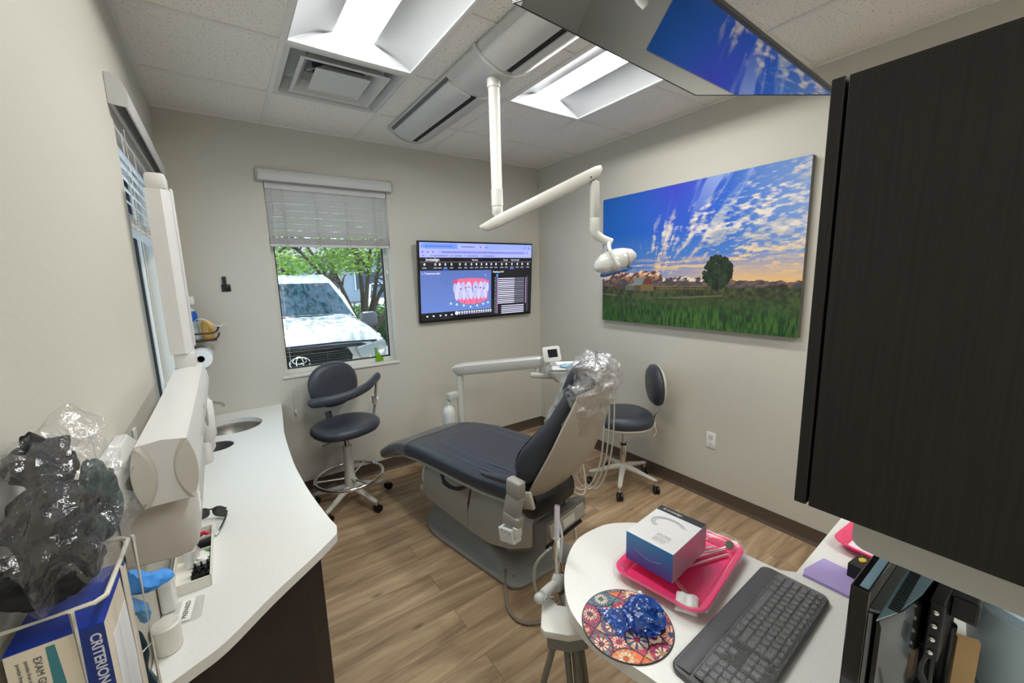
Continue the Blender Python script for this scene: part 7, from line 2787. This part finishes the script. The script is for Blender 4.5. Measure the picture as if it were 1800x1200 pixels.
blob(bm, MOX + Vector((-0.020, -0.006, 0.020)), (0.038, 0.042, 0.025), 4, 0.35, 1.9, 4.4, True, Rm_)
for v in bm.verts:
    v.co.z = max(v.co.z, RZ_ + 0.0038)
obj('blue_bag', bm, BBAG, t, angle=25)
bm = NB()
rs = []
for i in range(10):
    f = i / 9
    q = []
    for j in range(9):
        s = (j / 8 - .5)
        q.append(MOX + Vector((-0.050 - 0.035 * f + s * 0.02, 0.005 + 0.035 * f + s * 0.055 * (0.6 + f), 0.022 - 0.017 * f + 0.006 * math.sin(s * 14 + f * 4) * (1 - f * .5))))
    rs.append(q)
rings(bm, rs, wrap=False, cap=False)
for v in bm.verts:
    v.co.z = max(v.co.z, RZ_ + 0.0040)
obj('bag_mouth', bm, BBAG, t, angle=25, recalc=False)

# ------------------------------------------------------------------ suction holder at the counter edge
t = thing('suction_holder', 'assistant suction handpiece and holder hanging beside the round counter', 'dental suction', (0.62, 0.72, 0.70))
bm = NB()
pl_ = [(0.600, 0.800), (0.640, 0.806), (0.655, 0.765), (0.700, 0.762), (0.715, 0.715), (0.690, 0.640), (0.640, 0.650), (0.590, 0.700)]
pl_ = [(0.628, 0.785), (0.652, 0.783), (0.648, 0.742), (0.668, 0.722), (0.690, 0.700), (0.650, 0.632), (0.605, 0.655), (0.566, 0.700), (0.566, 0.715)]
prism(bm, pl_, 0.742, 0.762, None, 0.003)
hp_ = obj('holder_plate', bm, mat('holder_white', srgb(218, 218, 212), 0.35), t, angle=40)
bm = NB()
prism(bm, [(0.575, 0.700), (0.612, 0.655), (0.655, 0.636), (0.684, 0.690), (0.650, 0.730), (0.60, 0.735)], 0.705, 0.7415, None, 0.005)
obj('holder_underside', bm, mat('holder_grey', srgb(120, 122, 122), 0.4), hp_, angle=40)
bm = NB()
tube(bm, [(0.608, 0.770, 0.785), (0.650, 0.775, 0.790), (0.690, 0.775, 0.792)], 0.014, 16, 3)
blob(bm, (0.606, 0.770, 0.785), (0.0145, 0.0145, 0.0145), 3)
lathe(bm, [(0.016, -0.02), (0.019, -0.012), (0.019, 0.014), (0.014, 0.022)], (0.680, 0.778, 0.792), (0.6, 0.1, 0.8), 20)
obj('valve_body', bm, mat('valve_grey_white', srgb(184, 186, 184), 0.3), t, angle=50)
bm = NB()
tube(bm, [(0.683, 0.780, 0.80), (0.688, 0.790, 0.84), (0.690, 0.792, 0.865)], 0.009, 14, 3)
lathe(bm, [(0.0095, 0), (0.011, 0.002), (0.0085, 0.06), (0.010, 0.065)], (0.689, 0.791, 0.85), (0.03, 0.02, 1), 18)
obj('suction_body', bm, STEEL, t, angle=50)
bm = NB()
lathe(bm, [(0.0075, 0.0), (0.0075, 0.105), (0.0066, 0.107), (0.0066, 0.0)], (0.691, 0.793, 0.905), (0.05, 0.03, 1), 18)
obj('suction_tip', bm, mat('tip_translucent_white', srgb(222, 220, 228), 0.3, trans=0.25), t, angle=50)
bm = NB()
tube(bm, [(0.70, 0.80, 0.97), (0.712, 0.81, 0.955), (0.728, 0.82, 0.92), (0.735, 0.82, 0.88), (0.722, 0.815, 0.80)], 0.0038, 8)
obj('saliva_tip', bm, mat('tip_translucent_white', srgb(222, 220, 228), 0.3), t)
bm = NB()
lathe(bm, [(0.009, 0), (0.009, 0.02), (0.006, 0.03)], (0.715, 0.812, 0.79), seg=14)
obj('saliva_valve', bm, CHROME, t)
HS = mat('suction_hose_grey', srgb(118, 116, 108), 0.5)
for k, (pts, r) in enumerate((([(0.685, 0.77, 0.775), (0.665, 0.70, 0.70), (0.655, 0.66, 0.50), (0.66, 0.64, 0.20), (0.75, 0.60, 0.05)], 0.0125),
                              ([(0.63, 0.69, 0.70), (0.64, 0.67, 0.45), (0.66, 0.65, 0.15), (0.72, 0.66, 0.05)], 0.009),
                              ([(0.715, 0.81, 0.79), (0.69, 0.70, 0.66), (0.68, 0.65, 0.45), (0.69, 0.63, 0.2), (0.78, 0.62, 0.05)], 0.0075),
                              ([(0.595, 0.70, 0.70), (0.565, 0.72, 0.55), (0.545, 0.74, 0.35), (0.56, 0.78, 0.1), (0.64, 0.85, 0.02)], 0.0085))):
    bm = NB()
    tube(bm, pts, r, 10)
    obj('hose', bm, HS, t)
bm = NB()
tube(bm, [(0.70, 0.83, 0.86), (0.665, 0.86, 0.80), (0.66, 0.85, 0.72), (0.70, 0.82, 0.70)], 0.0045, 8)
obj('thin_tube', bm, mat('tube_pale_grey', srgb(150, 148, 140), 0.4), t)
bm = NB()
cyl(bm, (0.70, 0.70, 0.72), (0.78, 0.62, 0.73), 0.012)
box2(bm, (0.76, 0.58, 0.725), (0.82, 0.64, 0.8295), 0.004)
obj('mount_bracket', bm, DGRAY, t)
# ------------------------------------------------------------------ camera
cam = bpy.data.cameras.new('camera')
co = bpy.data.objects.new('camera', cam)
COL.objects.link(co)
cam.sensor_fit = 'HORIZONTAL'
cam.sensor_width = 36
cam.lens = 714.018 / 1800 * 36
cam.clip_start = 0.02
cam.clip_end = 300
R_ = Vector((0.81678021, -0.5763531, -0.0262144))
U_ = Vector((0.11255253, 0.11461152, 0.98701374))
F_ = Vector((0.56586396, 0.80912379, -0.15848241))
Mc = Matrix((R_, U_, -F_)).transposed().to_4x4()
Mc.translation = Vector((0, 0, 1.6497))
co.matrix_world = Mc
scene.camera = co
scene.view_settings.view_transform = 'Standard'
scene.view_settings.look = 'None'
scene.view_settings.gamma = 1
scene.view_settings.exposure = EXPOSURE
scene.view_settings.use_curve_mapping = False
scene.cycles.max_bounces = 8
scene.cycles.transparent_max_bounces = 24
scene.cycles.use_denoising = True
